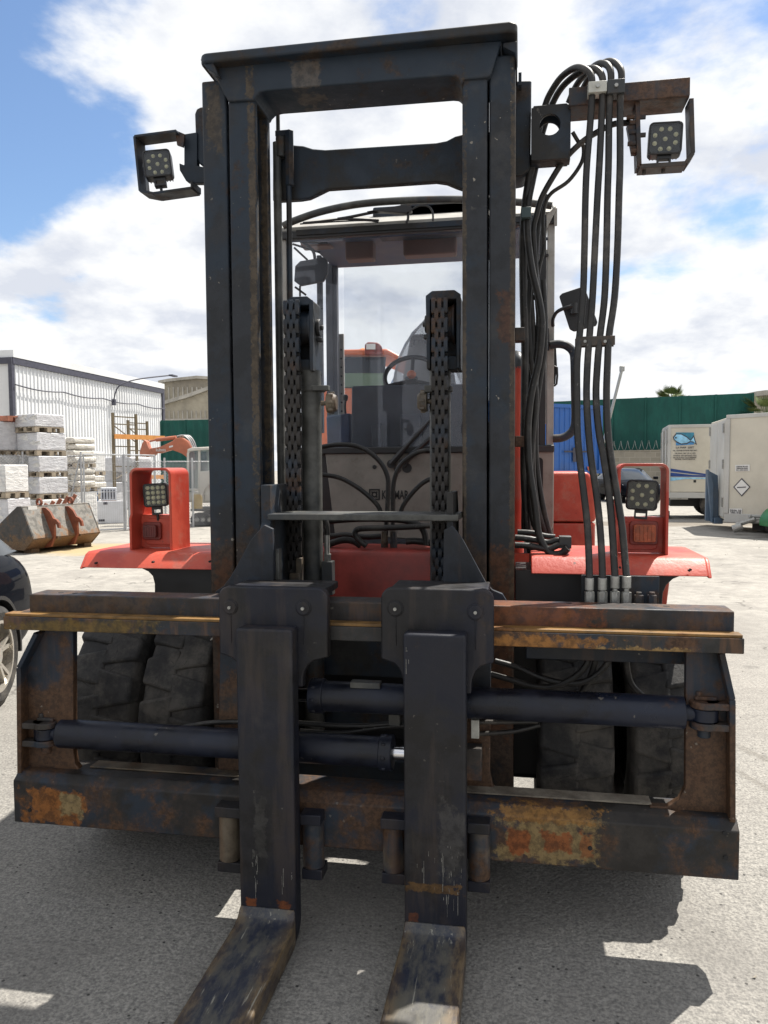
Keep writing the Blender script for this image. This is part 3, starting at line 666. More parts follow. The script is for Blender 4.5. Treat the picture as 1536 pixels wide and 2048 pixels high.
b = MB()
p = at(1262, 270, 3.0); b.prism(pxpoly([(1254, 250), (1272, 246), (1276, 306), (1264, 306)], 3.03), 'y', 3.03, 3.06)
b.build('hose_lug', 'bracket_rust', ra)
la = MB(); la.prism(pxpoly([(368, 268), (394, 264), (394, 331), (412, 335), (412, 366), (384, 366), (372, 362), (359, 340), (358, 326), (368, 330)], 3.06), 'y', 3.06, 3.09)
la = la.build('lamp_arm', 'mast_paint', F, bev=0.003)
strip([(352, 261), (268, 272), (279, 381), (306, 386), (383, 375), (383, 362)], 3.0, 0.085, 0.010, la, mat='mast_brown')
b = MB(); b.prism(pxpoly([(350, 260), (369, 268), (366, 294), (354, 290)], 3.03), 'y', 3.03, 3.04); b.build('bracket_plate', 'bracket_rust', la)
for (x, y) in ((356, 272), (357, 284)):
    pass

def work_lamp(name, c, size, roll, leds, yaw=0.0, pitch=0.0, label=None, parent=F, lit=None):
    """square LED work lamp seen from the front; c = centre in the world"""
    Mx = Matrix.Translation(c) @ Matrix.Rotation(R_(yaw), 4, 'Z') @ Matrix.Rotation(R_(pitch), 4, 'X') @ Matrix.Rotation(R_(roll), 4, 'Y')
    h = size / 2
    b = MB(); o_ = rrect(-h, h, -h, h, size * 0.14); i_ = rrect(-h * 0.9, h * 0.9, -h * 0.9, h * 0.9, size * 0.11)
    A = [[b.bm.verts.new((p[0], y, p[1])) for p in L] for (L, y) in ((o_, 0.03), (o_, -0.018), (i_, -0.020), (i_, -0.008))]
    nn = len(o_)
    for L0, L1 in zip(A, A[1:]):
        for k in range(nn): b.bm.faces.new((L0[k], L0[(k + 1) % nn], L1[(k + 1) % nn], L1[k]))
    b.bm.faces.new(A[0]); b.bm.faces.new(A[-1])
    for k in range(9):
        x = -h * 0.8 + k * h * 0.2; b.box(x - 0.002, x + 0.002, 0.03, 0.055, -h * 0.85, h * 0.85)
    b.box(-h * 0.42, h * 0.42, -0.008, 0.02, -h - 0.012, -h); b.box(-h * 0.42, -h * 0.30, -0.008, 0.02, -h - 0.028, -h - 0.010); b.box(h * 0.30, h * 0.42, -0.008, 0.02, -h - 0.028, -h - 0.010)
    b.box(-h * 0.42, h * 0.42, -0.01, 0.02, -h - 0.034, -h - 0.026); b.cyl((0, 0.005, -h - 0.06), (0, 0.005, -h - 0.03), 0.006, 8)
    b.xf(Mx); hs = b.build(name, 'black_plastic', parent, bev=0.001)
    if label: hs['label'] = label
    b = MB(); b.prism(rrect(-h * 0.88, h * 0.88, -h * 0.88, h * 0.88, size * 0.1), 'y', -0.0075, -0.006)
    b.xf(Mx); b.build('reflector', 'reflector_plate', hs)
    b = MB(); rl = size * (0.055 if leds == 9 else 0.066)
    if leds == 9: pos = [(0, 0)] + [(size * 0.33 * math.cos(R_(22.5 + 45 * k)), size * 0.33 * math.sin(R_(22.5 + 45 * k))) for k in range(8)]
    else: pos = [(size * (-0.315 + 0.21 * i), size * (-0.315 + 0.21 * j)) for i in range(4) for j in range(4)]
    for (x, z) in pos:
        b.lathe([(-0.0155, 0.0001), (-0.0145, rl * 0.55), (-0.0115, rl * 0.95), (-0.008, rl), (-0.006, rl), (-0.006, 0.0001)], (x, 0, z), 'y', 16)
        b.lathe([(-0.010, rl * 1.02), (-0.010, rl * 1.22), (-0.0076, rl * 1.3), (-0.0076, rl * 1.02)], (x, 0, z), 'y', 16)
    b.xf(Mx); b.build('led_lenses', 'led_lens', hs, sharp=60)
    b = MB(); b.prism(rrect(-h * 0.89, h * 0.89, -h * 0.89, h * 0.89, size * 0.1), 'y', -0.0178, -0.0168); b.xf(Mx); b.build('cover_glass', 'lens_clear', hs)
    return hs
simple('reflector_plate', (0.16, 0.14, 0.145), 0.5, 0.3, var=0.3, scale=60)
simple('led_lens', (0.78, 0.76, 0.58), 0.22, 0, var=0.1, scale=60)
work_lamp('work_lamp', at(316, 330, 3.03), 0.112, -7, 9, yaw=14, pitch=-6, label='dusty square nine-lens lamp on the left mast bracket')
work_lamp('work_lamp', at(1330, 280, 3.05), 0.118, 3, 9, yaw=-4, pitch=-3, label='square nine-lens lamp hanging in the rusty right frame')

# --- lift cylinders, sheaves and chains -----------------------------------
def vcyl(b, px, y0, y1, Y, r, seg=24):
    xm = XX(px, Y, (y0 + y1) / 2); b.cyl((xm, Y, ZZ(px, y0, Y)), (xm, Y, ZZ(px, y1, Y)), r, seg)
b = MB(); vcyl(b, 626, 742, 1500, 3.02, 0.041, 32); lc = b.build('lift_cylinder', 'grey_cylinder', F, sharp=50)
b = MB(); p = at(626, 776, 3.02); b.cyl((p.x, 3.02, p.z - 0.016), (p.x, 3.02, p.z + 0.004), 0.05, 28); b.box(p.x + 0.01, p.x + 0.075, 2.965, 3.0, p.z - 0.016, p.z + 0.004); b.build('clamp_band', 'grey_cylinder', lc, bev=0.002)
b = MB(); vcyl(b, 881, 742, 1500, 3.02, 0.041, 32); lc2 = b.build('lift_cylinder', 'grey_cylinder', F, sharp=50)
b = MB(); p = at(880, 776, 3.02); b.cyl((p.x, 3.02, p.z - 0.016), (p.x, 3.02, p.z + 0.004), 0.05, 28); b.box(p.x - 0.055, p.x - 0.01, 2.965, 3.0, p.z - 0.02, p.z + 0.006); b.build('clamp_band', 'grey_cylinder', lc2, bev=0.002)
def port_cap(px, py, s, par):
    p = at(px, py, 3.0); b = MB()
    b.cyl((p.x - s * 0.045, 3.0, p.z), (p.x - s * 0.01, 3.0, p.z), 0.010, 12)
    b.cyl((p.x - s * 0.018, 3.0, p.z), (p.x + s * 0.006, 3.0, p.z), 0.040, 28)
    b.cyl((p.x + s * 0.006, 3.0, p.z), (p.x + s * 0.020, 3.0, p.z), 0.038, 28, 0.028)
    for k in range(8):
        a = k * math.pi / 4; y = 3.0 + 0.039 * math.cos(a); z = p.z + 0.039 * math.sin(a); b.box(p.x - 0.010, p.x + 0.010, y - 0.005, y + 0.005, z - 0.005, z + 0.005)
    b.build('port_cap', 'roller_steel', par, bev=0.002)
port_cap(664, 806, 1, lc); port_cap(846, 803, -1, lc2)
b = MB(); vcyl(b, 562, 285, 1500, 3.06, 0.0165, 24); c2 = b.build('outer_lift_cylinder', 'grey_cylinder', F, sharp=50)
b = MB(); vcyl(b, 562, 275, 315, 3.06, 0.021, 24); vcyl(b, 556, 215, 285, 3.06, 0.008, 12); b.build('gland', 'grey_cylinder', c2, bev=0.002)
b = MB(); vcyl(b, 579, 262, 372, 3.05, 0.019, 6); vcyl(b, 579, 350, 620, 3.05, 0.011, 14)
p = at(566, 268, 3.05); b.box(p.x - 0.03, p.x + 0.03, 3.04, 3.07, p.z - 0.01, p.z + 0.012); b.build('tie_rod', 'mast_brown', F, bev=0.002)
def sheave_block(x0, x1, ytop, ybot, open_side, px0, px1):
    Y0 = 2.955; a = at(px0, ytop, Y0); c = at(px1, ybot, Y0)
    b = MB(); t_ = 0.014; Y1 = 3.10
    ch = 0.02
    for (xa, xb) in ((a.x, a.x + t_), (c.x - t_, c.x)):
        b.box(xa, xb, Y0, Y1, c.z, a.z - ch)
    b.prism([(a.x, a.z - ch), (a.x + ch, a.z), (c.x - ch, a.z), (c.x, a.z - ch), (c.x - t_, a.z - ch - t_), (a.x + t_, a.z - ch - t_)], 'y', Y0, Y1)
    b.box(a.x + t_, c.x - t_, Y0 + 0.11, Y1, c.z, a.z - ch - t_)
    b.box(a.x + t_, c.x - t_, Y0 + 0.03, Y0 + 0.11, c.z, c.z + 0.05)
    o = b.build('sheave_block', 'mast_brown', F, bev=0.003)
    xm = (a.x + c.x) / 2; zc = c.z + (a.z - c.z) * 0.62
    b = MB(); b.cyl((a.x + t_ + 0.008, 3.035, zc), (c.x - t_ - 0.008, 3.035, zc), 0.068, 40); b.lathe([(-0.040, 0.06), (-0.040, 0.078), (-0.030, 0.078), (-0.026, 0.06)], (xm, 3.035, zc), 'x', 40); b.lathe([(0.026, 0.06), (0.030, 0.078), (0.040, 0.078), (0.040, 0.06)], (xm, 3.035, zc), 'x', 40)
    b.build('sheave', 'chain_steel', o, bev=0.002)
    xs = c.x if open_side > 0 else a.x
    b = MB(); b.cyl((xs, 3.03, zc), (xs + open_side * 0.014, 3.03, zc), 0.034, 24); b.cyl((xs + open_side * 0.014, 3.03, zc), (xs + open_side * 0.024, 3.03, zc), 0.010, 8)
    b.box(min(xs, xs + open_side * 0.02), max(xs, xs + open_side * 0.02), 3.02, 3.05, zc - 0.055, zc - 0.040); b.build('axle_cap', 'black_plastic', o, bev=0.002)
    return o
sheave_block(0, 0, 594, 742, 1, 571, 626)
sheave_block(0, 0, 582, 736, -1, 853, 920)
def chain(px, y0, y1, Y, w, slack=0.0, seed=1):
    z1 = ZZ(px, y0, Y); z0 = ZZ(px, y1, Y); x = XX(px, Y, (y0 + y1) / 2)
    pitch = 0.036; n = int((z1 - z0) / pitch); b = MB(); rnd = random.Random(seed)
    pr = []
    ov = [(0.0150 * math.cos(R_(a)), pitch / 2 + 0.0125 * math.sin(R_(a))) for a in range(0, 181, 45)] + [(0.0085, 0)][:0] + [(-0.0150 * math.cos(R_(a)), -pitch / 2 - 0.0125 * math.sin(R_(a))) for a in range(0, 181, 45)]
    cols = 5
    for i in range(n):
        zc = z1 - (i + 0.5) * pitch
        for k in range(cols):
            if (k + i) % 2: continue
            xk = x - w / 2 + w * k / (cols - 1) 
            th = 0.0072
            b.prism([(Y + p[0], zc + p[1]) for p in ov], 'x', xk - th, xk + th)
    for i in range(n + 1):
        zc = z1 - i * pitch; b.cyl((x - w / 2 - 0.009, Y, zc), (x + w / 2 + 0.009, Y, zc), 0.0055, 8)
    o = b.build('lift_chain', 'chain_steel', F, sharp=40)
    b = MB(); b.box(x - w / 2 - 0.006, x + w / 2 + 0.006, Y + 0.002, Y + 0.008, z0, z1); b.build('chain_dark_backing', 'dark_void', o); return o  # added dark strip, so the gaps between links look shaded
c1 = chain(587, 606, 1178, 2.935, 0.046, seed=3)
chain(880, 602, 1178, 2.935, 0.046, seed=5)
b = MB(); p = at(600, 1125, 2.93); b.box(p.x - 0.012, p.x + 0.012, 2.91, 2.95, p.z - 0.08, p.z + 0.02); p = at(597, 1165, 2.93); b.box(p.x - 0.03, p.x + 0.012, 2.905, 2.955, p.z - 0.07, p.z + 0.04); b.build('chain_anchor', 'roller_steel', F, bev=0.003)
# valve box by the left cylinder
b = MB(); p = at(656, 1152, 3.0); b.box(p.x - 0.022, p.x + 0.022, 2.98, 3.03, p.z - 0.075, p.z + 0.06); vb = b.build('valve_box', 'grey_cylinder', F, bev=0.003)
b = MB(); vcyl(b, 655, 1108, 1125, 3.0, 0.016, 6); vcyl(b, 654, 1070, 1108, 3.0, 0.011, 12); b.build('fitting', 'zinc', vb)

# --- hoses -----------------------------------------------------------------
def hose(pts, Y, r=0.0125, Y2=None, label=None, mat='hose'):
    n = len(pts); P = []
    for i, p in enumerate(pts):
        y = p[2] if len(p) > 2 else (Y if Y2 is None else Y + (Y2 - Y) * i / (n - 1))
        P.append(at(p[0], p[1], y))
    b = MB(); b.tube(P, r, 12, 5); return b.build('hose', mat, F, smooth=True, sharp=60)
H1 = [(1066, 318, 3.16), (1078, 262, 3.16), (1090, 212, 3.15), (1102, 184, 3.13), (1123, 154, 3.09), (1150, 136, 3.03), (1171, 139, 2.98), (1183, 154, 2.96), (1184, 189, 2.955), (1181, 240, 2.95), (1174, 325), (1171, 392), (1169, 494), (1166, 595), (1159, 672), (1154, 727), (1154, 793), (1155, 865), (1160, 923), (1168, 989), (1175, 1054), (1178, 1120), (1179, 1158)]
H2 = [(1072, 318, 3.19), (1086, 262, 3.19), (1103, 212, 3.18), (1123, 176, 3.14), (1150, 151, 3.08), (1176, 138, 3.02), (1194, 140, 2.98), (1205, 156, 2.96), (1205, 189, 2.955), (1203, 240, 2.95), (1199, 325), (1195, 392), (1190, 494), (1185, 596), (1179, 672), (1175, 727), (1173, 793), (1177, 865), (1183, 923), (1193, 989), (1200, 1054), (1204, 1120), (1205, 1158)]
H3 = [(1137, 206, 3.20), (1150, 176, 3.17), (1164, 155, 3.13), (1184, 136, 3.07), (1200, 127, 3.02), (1215, 131, 2.98), (1222, 149, 2.96), (1220, 189, 2.955), (1218, 240, 2.95), (1217, 325), (1215, 392), (1213, 494), (1209, 596), (1200, 672), (1195, 727), (1192, 793), (1198, 865), (1206, 907), (1218, 989), (1224, 1054), (1228, 1120), (1230, 1154)]
H4 = [(1160, 190, 3.22), (1175, 160, 3.18), (1190, 138, 3.13), (1207, 126, 3.07), (1223, 123, 3.02), (1237, 132, 2.98), (1243, 149, 2.96), (1241, 189, 2.955), (1240, 240, 2.95), (1240, 325), (1238, 392), (1235, 494), (1229, 596), (1218, 672), (1215, 727), (1213, 793), (1216, 865), (1223, 923), (1234, 989), (1244, 1054), (1250, 1120), (1253, 1153)]
for H in (H1, H2, H3, H4):
    k0 = [i for i, p in enumerate(H) if len(p) > 2][-1]; n = len(H); HH = []
    for i, p in enumerate(H):
        HH.append(p if len(p) > 2 else (p[0], p[1], 2.95 - 0.28 * (i - k0) / (n - 1 - k0)))
    hose(HH, 2.9, 0.0122)
# crimped ends and nuts standing on the upper bar
for (px, yt, yb3) in ((1179, 1156, 1198), (1205, 1156, 1198), (1230, 1152, 1198), (1253, 1152, 1199)):
    Y = 2.665; b = MB(); vcyl(b, px, yt, yt + 24, Y, 0.0150, 16); vcyl(b, px, yt + 24, yb3 - 14, Y, 0.0085, 12); f_ = b.build('hose_fitting', 'zinc', F, bev=0.0015)
    b = MB(); vcyl(b, px, yb3 - 15, yb3 + 8, Y, 0.0165, 6); b.build('nut', 'zinc', f_, bev=0.001)
for px in (1278, 1304):
    b = MB(); vcyl(b, px, 1190, 1210, 2.665, 0.0155, 6); vcyl(b, px, 1184, 1192, 2.665, 0.0095, 12); b.build('plug_nut', 'bracket_rust', F, bev=0.001)
b = MB(); p = at(1163, 1150, 2.70); q = at(1318, 1215, 2.70); b.box(p.x, q.x, 2.70, 2.71, q.z, p.z); b.build('hose_bracket', 'side_plate_steel', F, bev=0.002)
for (x0, x1, y0, y1, m_) in ((1177, 1214, 163, 182, 'white_clamp'), (1215, 1250, 159, 184, 'grey_cylinder')):
    p = at(x0, y0, 2.93); q = at(x1, y1, 2.93); b = MB(); b.box(p.x, q.x, 2.93, 2.985, q.z, p.z); o = b.build('hose_clamp', m_, F, bev=0.002)
    b = MB(); xm = (p.x + q.x) / 2; b.cyl((xm, 2.922, (p.z + q.z) / 2), (xm, 2.931, (p.z + q.z) / 2), 0.007, 6); b.build('bolt', 'zinc', o)
p = at(1151, 675, 2.845); q = at(1229, 691, 2.845); b = MB(); b.box(p.x, q.x, 2.828, 2.834, q.z, p.z); b.box(p.x, q.x, 2.868, 2.874, q.z, p.z)
o = b.build('hose_spreader', 'bracket_rust', F, bev=0.001)
for px in (1170, 1210):
    p = at(px, 683, 2.828); b = MB(); b.cyl((p.x, 2.823, p.z), (p.x, 2.829, p.z), 0.0055, 8); b.build('bolt', 'zinc', o)
LAMPH = [(1266, 247), (1249, 246), (1225, 249), (1195, 264), (1164, 284), (1130, 318), (1103, 359), (1083, 396), (1073, 430), (1067, 460), (1070, 520), (1075, 600), (1080, 680), (1070, 780), (1066, 860), (1066, 940), (1074, 1010), (1088, 1060), (1100, 1096)]
hose(LAMPH, 3.05, 0.011, 3.2)
hose([(1145, 264), (1157, 284), (1167, 294), (1163, 325), (1137, 362), (1103, 386), (1090, 409), (1086, 443), (1088, 494), (1078, 538), (1070, 600)], 3.08, 0.0075, 3.2)
hose([(1066, 318), (1058, 360), (1052, 399), (1048, 440), (1046, 500), (1047, 600), (1050, 700), (1049, 800), (1048, 900), (1049, 970), (1054, 1050), (1062, 1105)], 3.1, 0.0155, 3.15)
hose([(1074, 318), (1064, 365), (1056, 410), (1055, 470), (1064, 540), (1078, 600), (1084, 650), (1078, 720), (1064, 780), (1056, 850), (1058, 930), (1070, 1010), (1078, 1070), (1098, 1104), (1120, 1108), (1136, 1096)], 3.12, 0.0140, 2.98)
hose([(1092, 390), (1078, 440), (1072, 500), (1073, 570), (1078, 630), (1074, 700), (1062, 770), (1060, 850), (1063, 920), (1062, 1000), (1056, 1060)], 3.2, 0.013, 3.2)
hose([(1056, 430), (1056, 520), (1060, 600), (1064, 680), (1058, 760), (1052, 840), (1052, 930), (1050, 1030), (1050, 1080)], 3.2, 0.016, 3.2)
hose([(1086, 560), (1090, 640), (1089, 700), (1080, 760), (1072, 830), (1072, 910), (1080, 980), (1092, 1040), (1104, 1085)], 3.22, 0.012, 3.2)
hose([(1060, 560), (1056, 640), (1062, 720), (1072, 790), (1066, 870), (1060, 960), (1066, 1040), (1084, 1078)], 3.16, 0.012, 3.12)
b = MB(); p = at(1042, 414, 3.06); q = at(1062, 434, 3.06); b.box(p.x, q.x, 3.06, 3.12, q.z, p.z); b.build('hose_clamp', 'green_clamp', F, bev=0.002)
for (x0, x1, y0, y1) in ((1030, 1050, 655, 681), (1030, 1062, 872, 893)):
    p = at(x0, y0, 3.03); q = at(x1, y1, 3.03); b = MB(); b.box(p.x, q.x, 3.03, 3.09, q.z, p.z); b.build('hose_clamp', 'bracket_rust', F, bev=0.002)
# arcs in front of the cowl
Yh = 3.62
hose([(600, 915), (625, 900), (648, 893), (682, 889), (715, 893), (742, 907), (764, 929), (775, 954), (776, 978), (775, 1011), (771, 1070)], Yh, 0.0115)
hose([(895, 905), (861, 901), (838, 904), (816, 916), (800, 932), (790, 954), (786, 978), (786, 1011), (786, 1070)], Yh + 0.03, 0.0115)
hose([(610, 948), (648, 950), (677, 955), (704, 968), (731, 987), (756, 1012), (766, 1040)], Yh + 0.02, 0.0115)
hose([(890, 950), (861, 958), (843, 968), (824, 987), (806, 1012), (798, 1040)], Yh + 0.05, 0.0115)
hose([(640, 1044), (671, 1041), (715, 1038), (772, 1038), (808, 1041), (835, 1048), (849, 1066), (852, 1090)], Yh - 0.05, 0.015)
hose([(890, 1048), (861, 1051), (813, 1054), (759, 1056), (718, 1058), (710, 1068), (720, 1082), (733, 1092)], Yh - 0.08, 0.014)
hose([(650, 1094), (665, 1086), (688, 1080), (708, 1083), (722, 1092)], Yh - 0.03, 0.016)
hose([(812, 1083), (830, 1082), (862, 1086), (885, 1090)], Yh - 0.03, 0.016)
hose([(640, 1060), (660, 1072), (690, 1070), (730, 1074), (765, 1072)], Yh + 0.08, 0.014)
hose([(648, 1035), (653, 1048), (655, 1070)], 3.0, 0.0115)
for px in (769, 787):
    b = MB(); vcyl(b, px, 1062, 1082, Yh, 0.016, 12); vcyl(b, px, 1080, 1098, Yh, 0.019, 6); b.build('hose_fitting', 'roller_steel', F, bev=0.001)
# side bundle lying on the right fender
hose([(1030, 1075), (1060, 1078), (1095, 1085), (1115, 1080), (1128, 1085)], 3.02, 0.012)
hose([(1030, 1090), (1060, 1092), (1095, 1098), (1118, 1090), (1134, 1090)], 3.00, 0.012)
hose([(1035, 1064), (1065, 1066), (1090, 1072), (1110, 1074)], 3.05, 0.011)
p = at(1118, 1072, 3.02); b = MB(); b.box(p.x, p.x + 0.045, 2.99, 3.05, p.z - 0.045, p.z); b.build('hose_clip', 'grey_cylinder', F, bev=0.002)
# hoses under the upper bar
for pts in ([(1184, 1292), (1172, 1330), (1146, 1356), (1106, 1373), (1065, 1372), (1024, 1360), (962, 1343)],
            [(1196, 1292), (1190, 1325), (1178, 1360), (1160, 1390)],
            [(1228, 1292), (1216, 1325), (1190, 1352), (1157, 1366), (1115, 1364), (1074, 1352), (1036, 1335), (990, 1322)],
            [(1254, 1292), (1254, 1335), (1264, 1370), (1290, 1396)]):
    hose(pts, 2.66, 0.0105, 2.70)
hose([(952, 1444), (1024, 1444), (1076, 1443)], 2.585, 0.008)
hose([(952, 1468), (1024, 1463), (1080, 1450)], 2.585, 0.008)
hose([(330, 1462), (380, 1452), (440, 1444), (560, 1444), (700, 1452), (800, 1446)], 2.60, 0.009)
hose([(600, 1462), (680, 1466), (760, 1455), (830, 1450)], 2.60, 0.008)
# --- fenders, lamp guards, front frame ---------------------------------------
def fender(px0, px1, pyt, pyb, Y0, Y1, out):
    zt = 0.5 * (ZZ(px0, pyt[0], Y0) + ZZ(px1, pyt[1], Y0)); zb = zt - 0.062
    x0, x1 = XX(px0, Y0, 1120), XX(px1, Y0, 1120)
    b = MB()
    prof = [(Y0 - 0.035, zb), (Y0 + 0.012, zt - 0.010), (Y0 + 0.035, zt), (Y1, zt), (Y1 + 0.25, zt - 0.10), (Y1 + 0.36, zt - 0.32), (Y1 + 0.345, zt - 0.32), (Y1 + 0.235, zt - 0.112), (Y1 - 0.01, zt - 0.014), (Y0 + 0.045, zt - 0.014), (Y0 - 0.023, zb)]
    b.prism(prof, 'x', x0, x1)
    # outer down-turned end
    ex = x0 if out < 0 else x1
    for v in b.bm.verts:
        if abs(v.co.x - ex) < 1e-6 and v.co.y < Y0 + 0.01: v.co.x += 0.0
    xa, xb = (x0 - 0.012, x0 + 0.003) if out < 0 else (x1 - 0.003, x1 + 0.012)
    b.prism([(Y0 - 0.033, zb - 0.006), (Y0 + 0.014, zt - 0.012), (Y0 + 0.037, zt - 0.002), (Y1, zt - 0.002), (Y1 + 0.25, zt - 0.10), (Y1 + 0.25, zt - 0.15), (Y1, zb), (Y0 + 0.02, zb - 0.004)], 'x', xa, xb)
    return b.build('fender', 'red', F, bev=0.006, seg=3), zt
fl, zf = fender(172, 432, (1106, 1104), 0, 2.93, 3.35, -1)
fr_, zf2 = fender(1062, 1414, (1110, 1119), 0, 2.93, 3.35, 1)
b = MB()
for px, py in ((192, 1126), (306, 1124), (420, 1123)):
    p = at(px, py, 2.899); b.cyl((p.x, 2.893, p.z), (p.x, 2.906, p.z), 0.0045, 10)
b.build('bolt_hole', 'dark_void', fl)
b = MB()
for px, py in ((1240, 1135), (1381, 1139), (1378, 1141)):
    p = at(px, py, 2.899); b.cyl((p.x, 2.893, p.z), (p.x, 2.906, p.z), 0.004, 10)
b.build('bolt_hole', 'dark_void', fr_)
# dark apron under each fender, hollowed at its outer end
def apron(pts, Y): 
    b = MB(); b.prism(pxpoly(pts, Y), 'y', Y, Y + 0.25); b.build('apron', 'black_plastic', F, bev=0.003)
apron([(283, 1137), (296, 1143), (305, 1152), (309, 1168), (309, 1215), (433, 1215), (433, 1130)], 2.95)
apron([(1366, 1150), (1346, 1158), (1333, 1170), (1326, 1186), (1324, 1215), (1030, 1215), (1030, 1140), (1200, 1140)], 2.95)
def lamp_guard(x0, x1, yt, Y0, Y1, base, ymid, sig, seed, parent, label):
    a = at(x0, yt, Y0); c = at(x1, yt, Y0); zt = a.z; t_ = 0.011; r = 0.03
    outer = [(a.x - 0.006, base), (a.x - 0.006, base + 0.13), (a.x, base + 0.15)] + list(reversed(arc(a.x + r, zt - r, r, 90, 180, 5))) + list(reversed(arc(c.x - r, zt - r, r, 0, 90, 5))) + [(c.x, base)]
    inner = [(a.x - 0.006 + t_, base), (a.x - 0.006 + t_, base + 0.13), (a.x + t_, base + 0.15)] + list(reversed(arc(a.x + r, zt - r, r - t_, 90, 180, 5))) + list(reversed(arc(c.x - r, zt - r, r - t_, 0, 90, 5))) + [(c.x - t_, base)]
    b = MB()
    V = [[b.bm.verts.new((p[0], y, p[1])) for p in L] for (L, y) in ((outer, Y0), (inner, Y0), (inner, Y1), (outer, Y1))]
    n = len(outer)
    for q in range(4):
        L0, L1 = V[q], V[(q + 1) % 4]
        for k in range(n - 1): b.bm.faces.new((L0[k], L0[k + 1], L1[k + 1], L1[k]))
    b.bm.faces.new([V[i][0] for i in range(4)]); b.bm.faces.new([V[i][-1] for i in range(4)])
    g = b.build('lamp_guard', 'red', F, bev=0.002); g['label'] = label
    zm = ZZ((x0 + x1) / 2, ymid, (Y0 + Y1) / 2)
    b = MB(); ym = Y0 + (Y1 - Y0) * 0.45
    b.box(a.x + t_ - 0.004, c.x - t_ + 0.001, ym, ym + 0.008, base + 0.002, zm); b.box(a.x + t_ - 0.004, c.x - t_ + 0.001, ym + 0.008, Y1 - 0.01, zm - 0.008, zm)
    b.prism(rrect(a.x + 0.03, c.x - 0.03, base + 0.015, zm - 0.015, 0.02), 'y', ym - 0.006, ym)
    b.build('back_plate', 'red', g, bev=0.002)
    p = at(sig[0], sig[1], ym - 0.02); w, h = sig[2], sig[3]
    b = MB(); b.prism(rrect(p.x - w - 0.012, p.x + w + 0.012, p.z - h - 0.012, p.z + h + 0.012, 0.012), 'y', ym - 0.02, ym - 0.006); b.build('signal_base', sig[4], g, bev=0.003)
    b = MB(); b.prism(rrect(p.x - w, p.x + w, p.z - h, p.z + h, 0.008), 'y', ym - 0.042, ym - 0.02)
    for k in range(5): b.box(p.x - w + 0.006 + k * w * 0.36, p.x - w + 0.009 + k * w * 0.36, ym - 0.044, ym - 0.041, p.z - h + 0.006, p.z + h - 0.006)
    b.build('turn_signal', sig[5], g, bev=0.004, seg=3)
    return g
simple('amber_lens', (0.26, 0.048, 0.010), 0.25, var=0.3, scale=40)
simple('red_dirty', (0.17, 0.028, 0.020), 0.5, var=0.3, scale=20)
simple('red_dark', (0.10, 0.020, 0.016), 0.5, var=0.3, scale=20)
lamp_guard(258, 341, 936, 3.02, 3.20, zf, 1030, (303, 1062, 0.030, 0.026, 'red_dirty', 'red_dark'), 1, F, 'red lamp guard on the left fender with sixteen-lens lamp')
lamp_guard(1236, 1339, 927, 3.02, 3.14, zf2, 1034, (1288, 1066, 0.040, 0.033, 'red_dirty', 'amber_lens'), 2, F, 'red lamp guard on the right fender with amber signal')
wl = work_lamp('work_lamp', at(312, 990, 3.09), 0.100, -3, 16, yaw=16, label='square sixteen-lens lamp on the left fender')
wl2 = work_lamp('work_lamp', at(1284, 990, 3.08), 0.115, 3, 9, yaw=-8, label='square nine-lens lamp on the right fender')
simple('red_shaded', (0.27, 0.034, 0.024), 0.45, var=0.3, scale=7, dirt=(0.10, 0.03, 0.022, 0.8))  # darker red: the shade between the uprights is put into the colour
# red front frame between the uprights
b = MB(); zt = ZZ(760, 1098, 3.55); xa, xb = XX(640, 3.5, 1100), XX(862, 3.5, 1100)
b.prism([(3.50, 0.62), (3.50, zt - 0.03), (3.512, zt - 0.008), (3.535, zt), (3.80, zt), (3.80, 0.62)], 'x', -1.05, xb); fp = b.build('front_frame', 'red_shaded', F, bev=0.006, seg=2)
b = MB(); b.box(-1.20, 0.02, 3.30, 3.48, 0.42, 0.60); b.cyl((-1.9, 3.65, 0.58), (0.7, 3.65, 0.58), 0.13, 24); b.box(-0.9, -0.3, 3.4, 3.9, 0.35, 0.85); b.build('drive_axle', 'black_plastic', F, bev=0.01)
b = MB(); b.box(-0.10, 0.10, 3.25, 3.5, 0.30, 0.95); b.build('axle_bracket', 'black_plastic', F, bev=0.03)
b = MB(); b.box(-1.16, -0.04, 3.82, 6.0, 0.48, 1.10); b.build('chassis', 'black_plastic', F, bev=0.01)
# tilt cylinders
for s in (-0.93, -0.27):
    b = MB(); b.cyl((s, 3.10, 0.80), (s, 3.9, 0.92), 0.05, 20); b.build('tilt_cylinder', 'black_plastic', F)
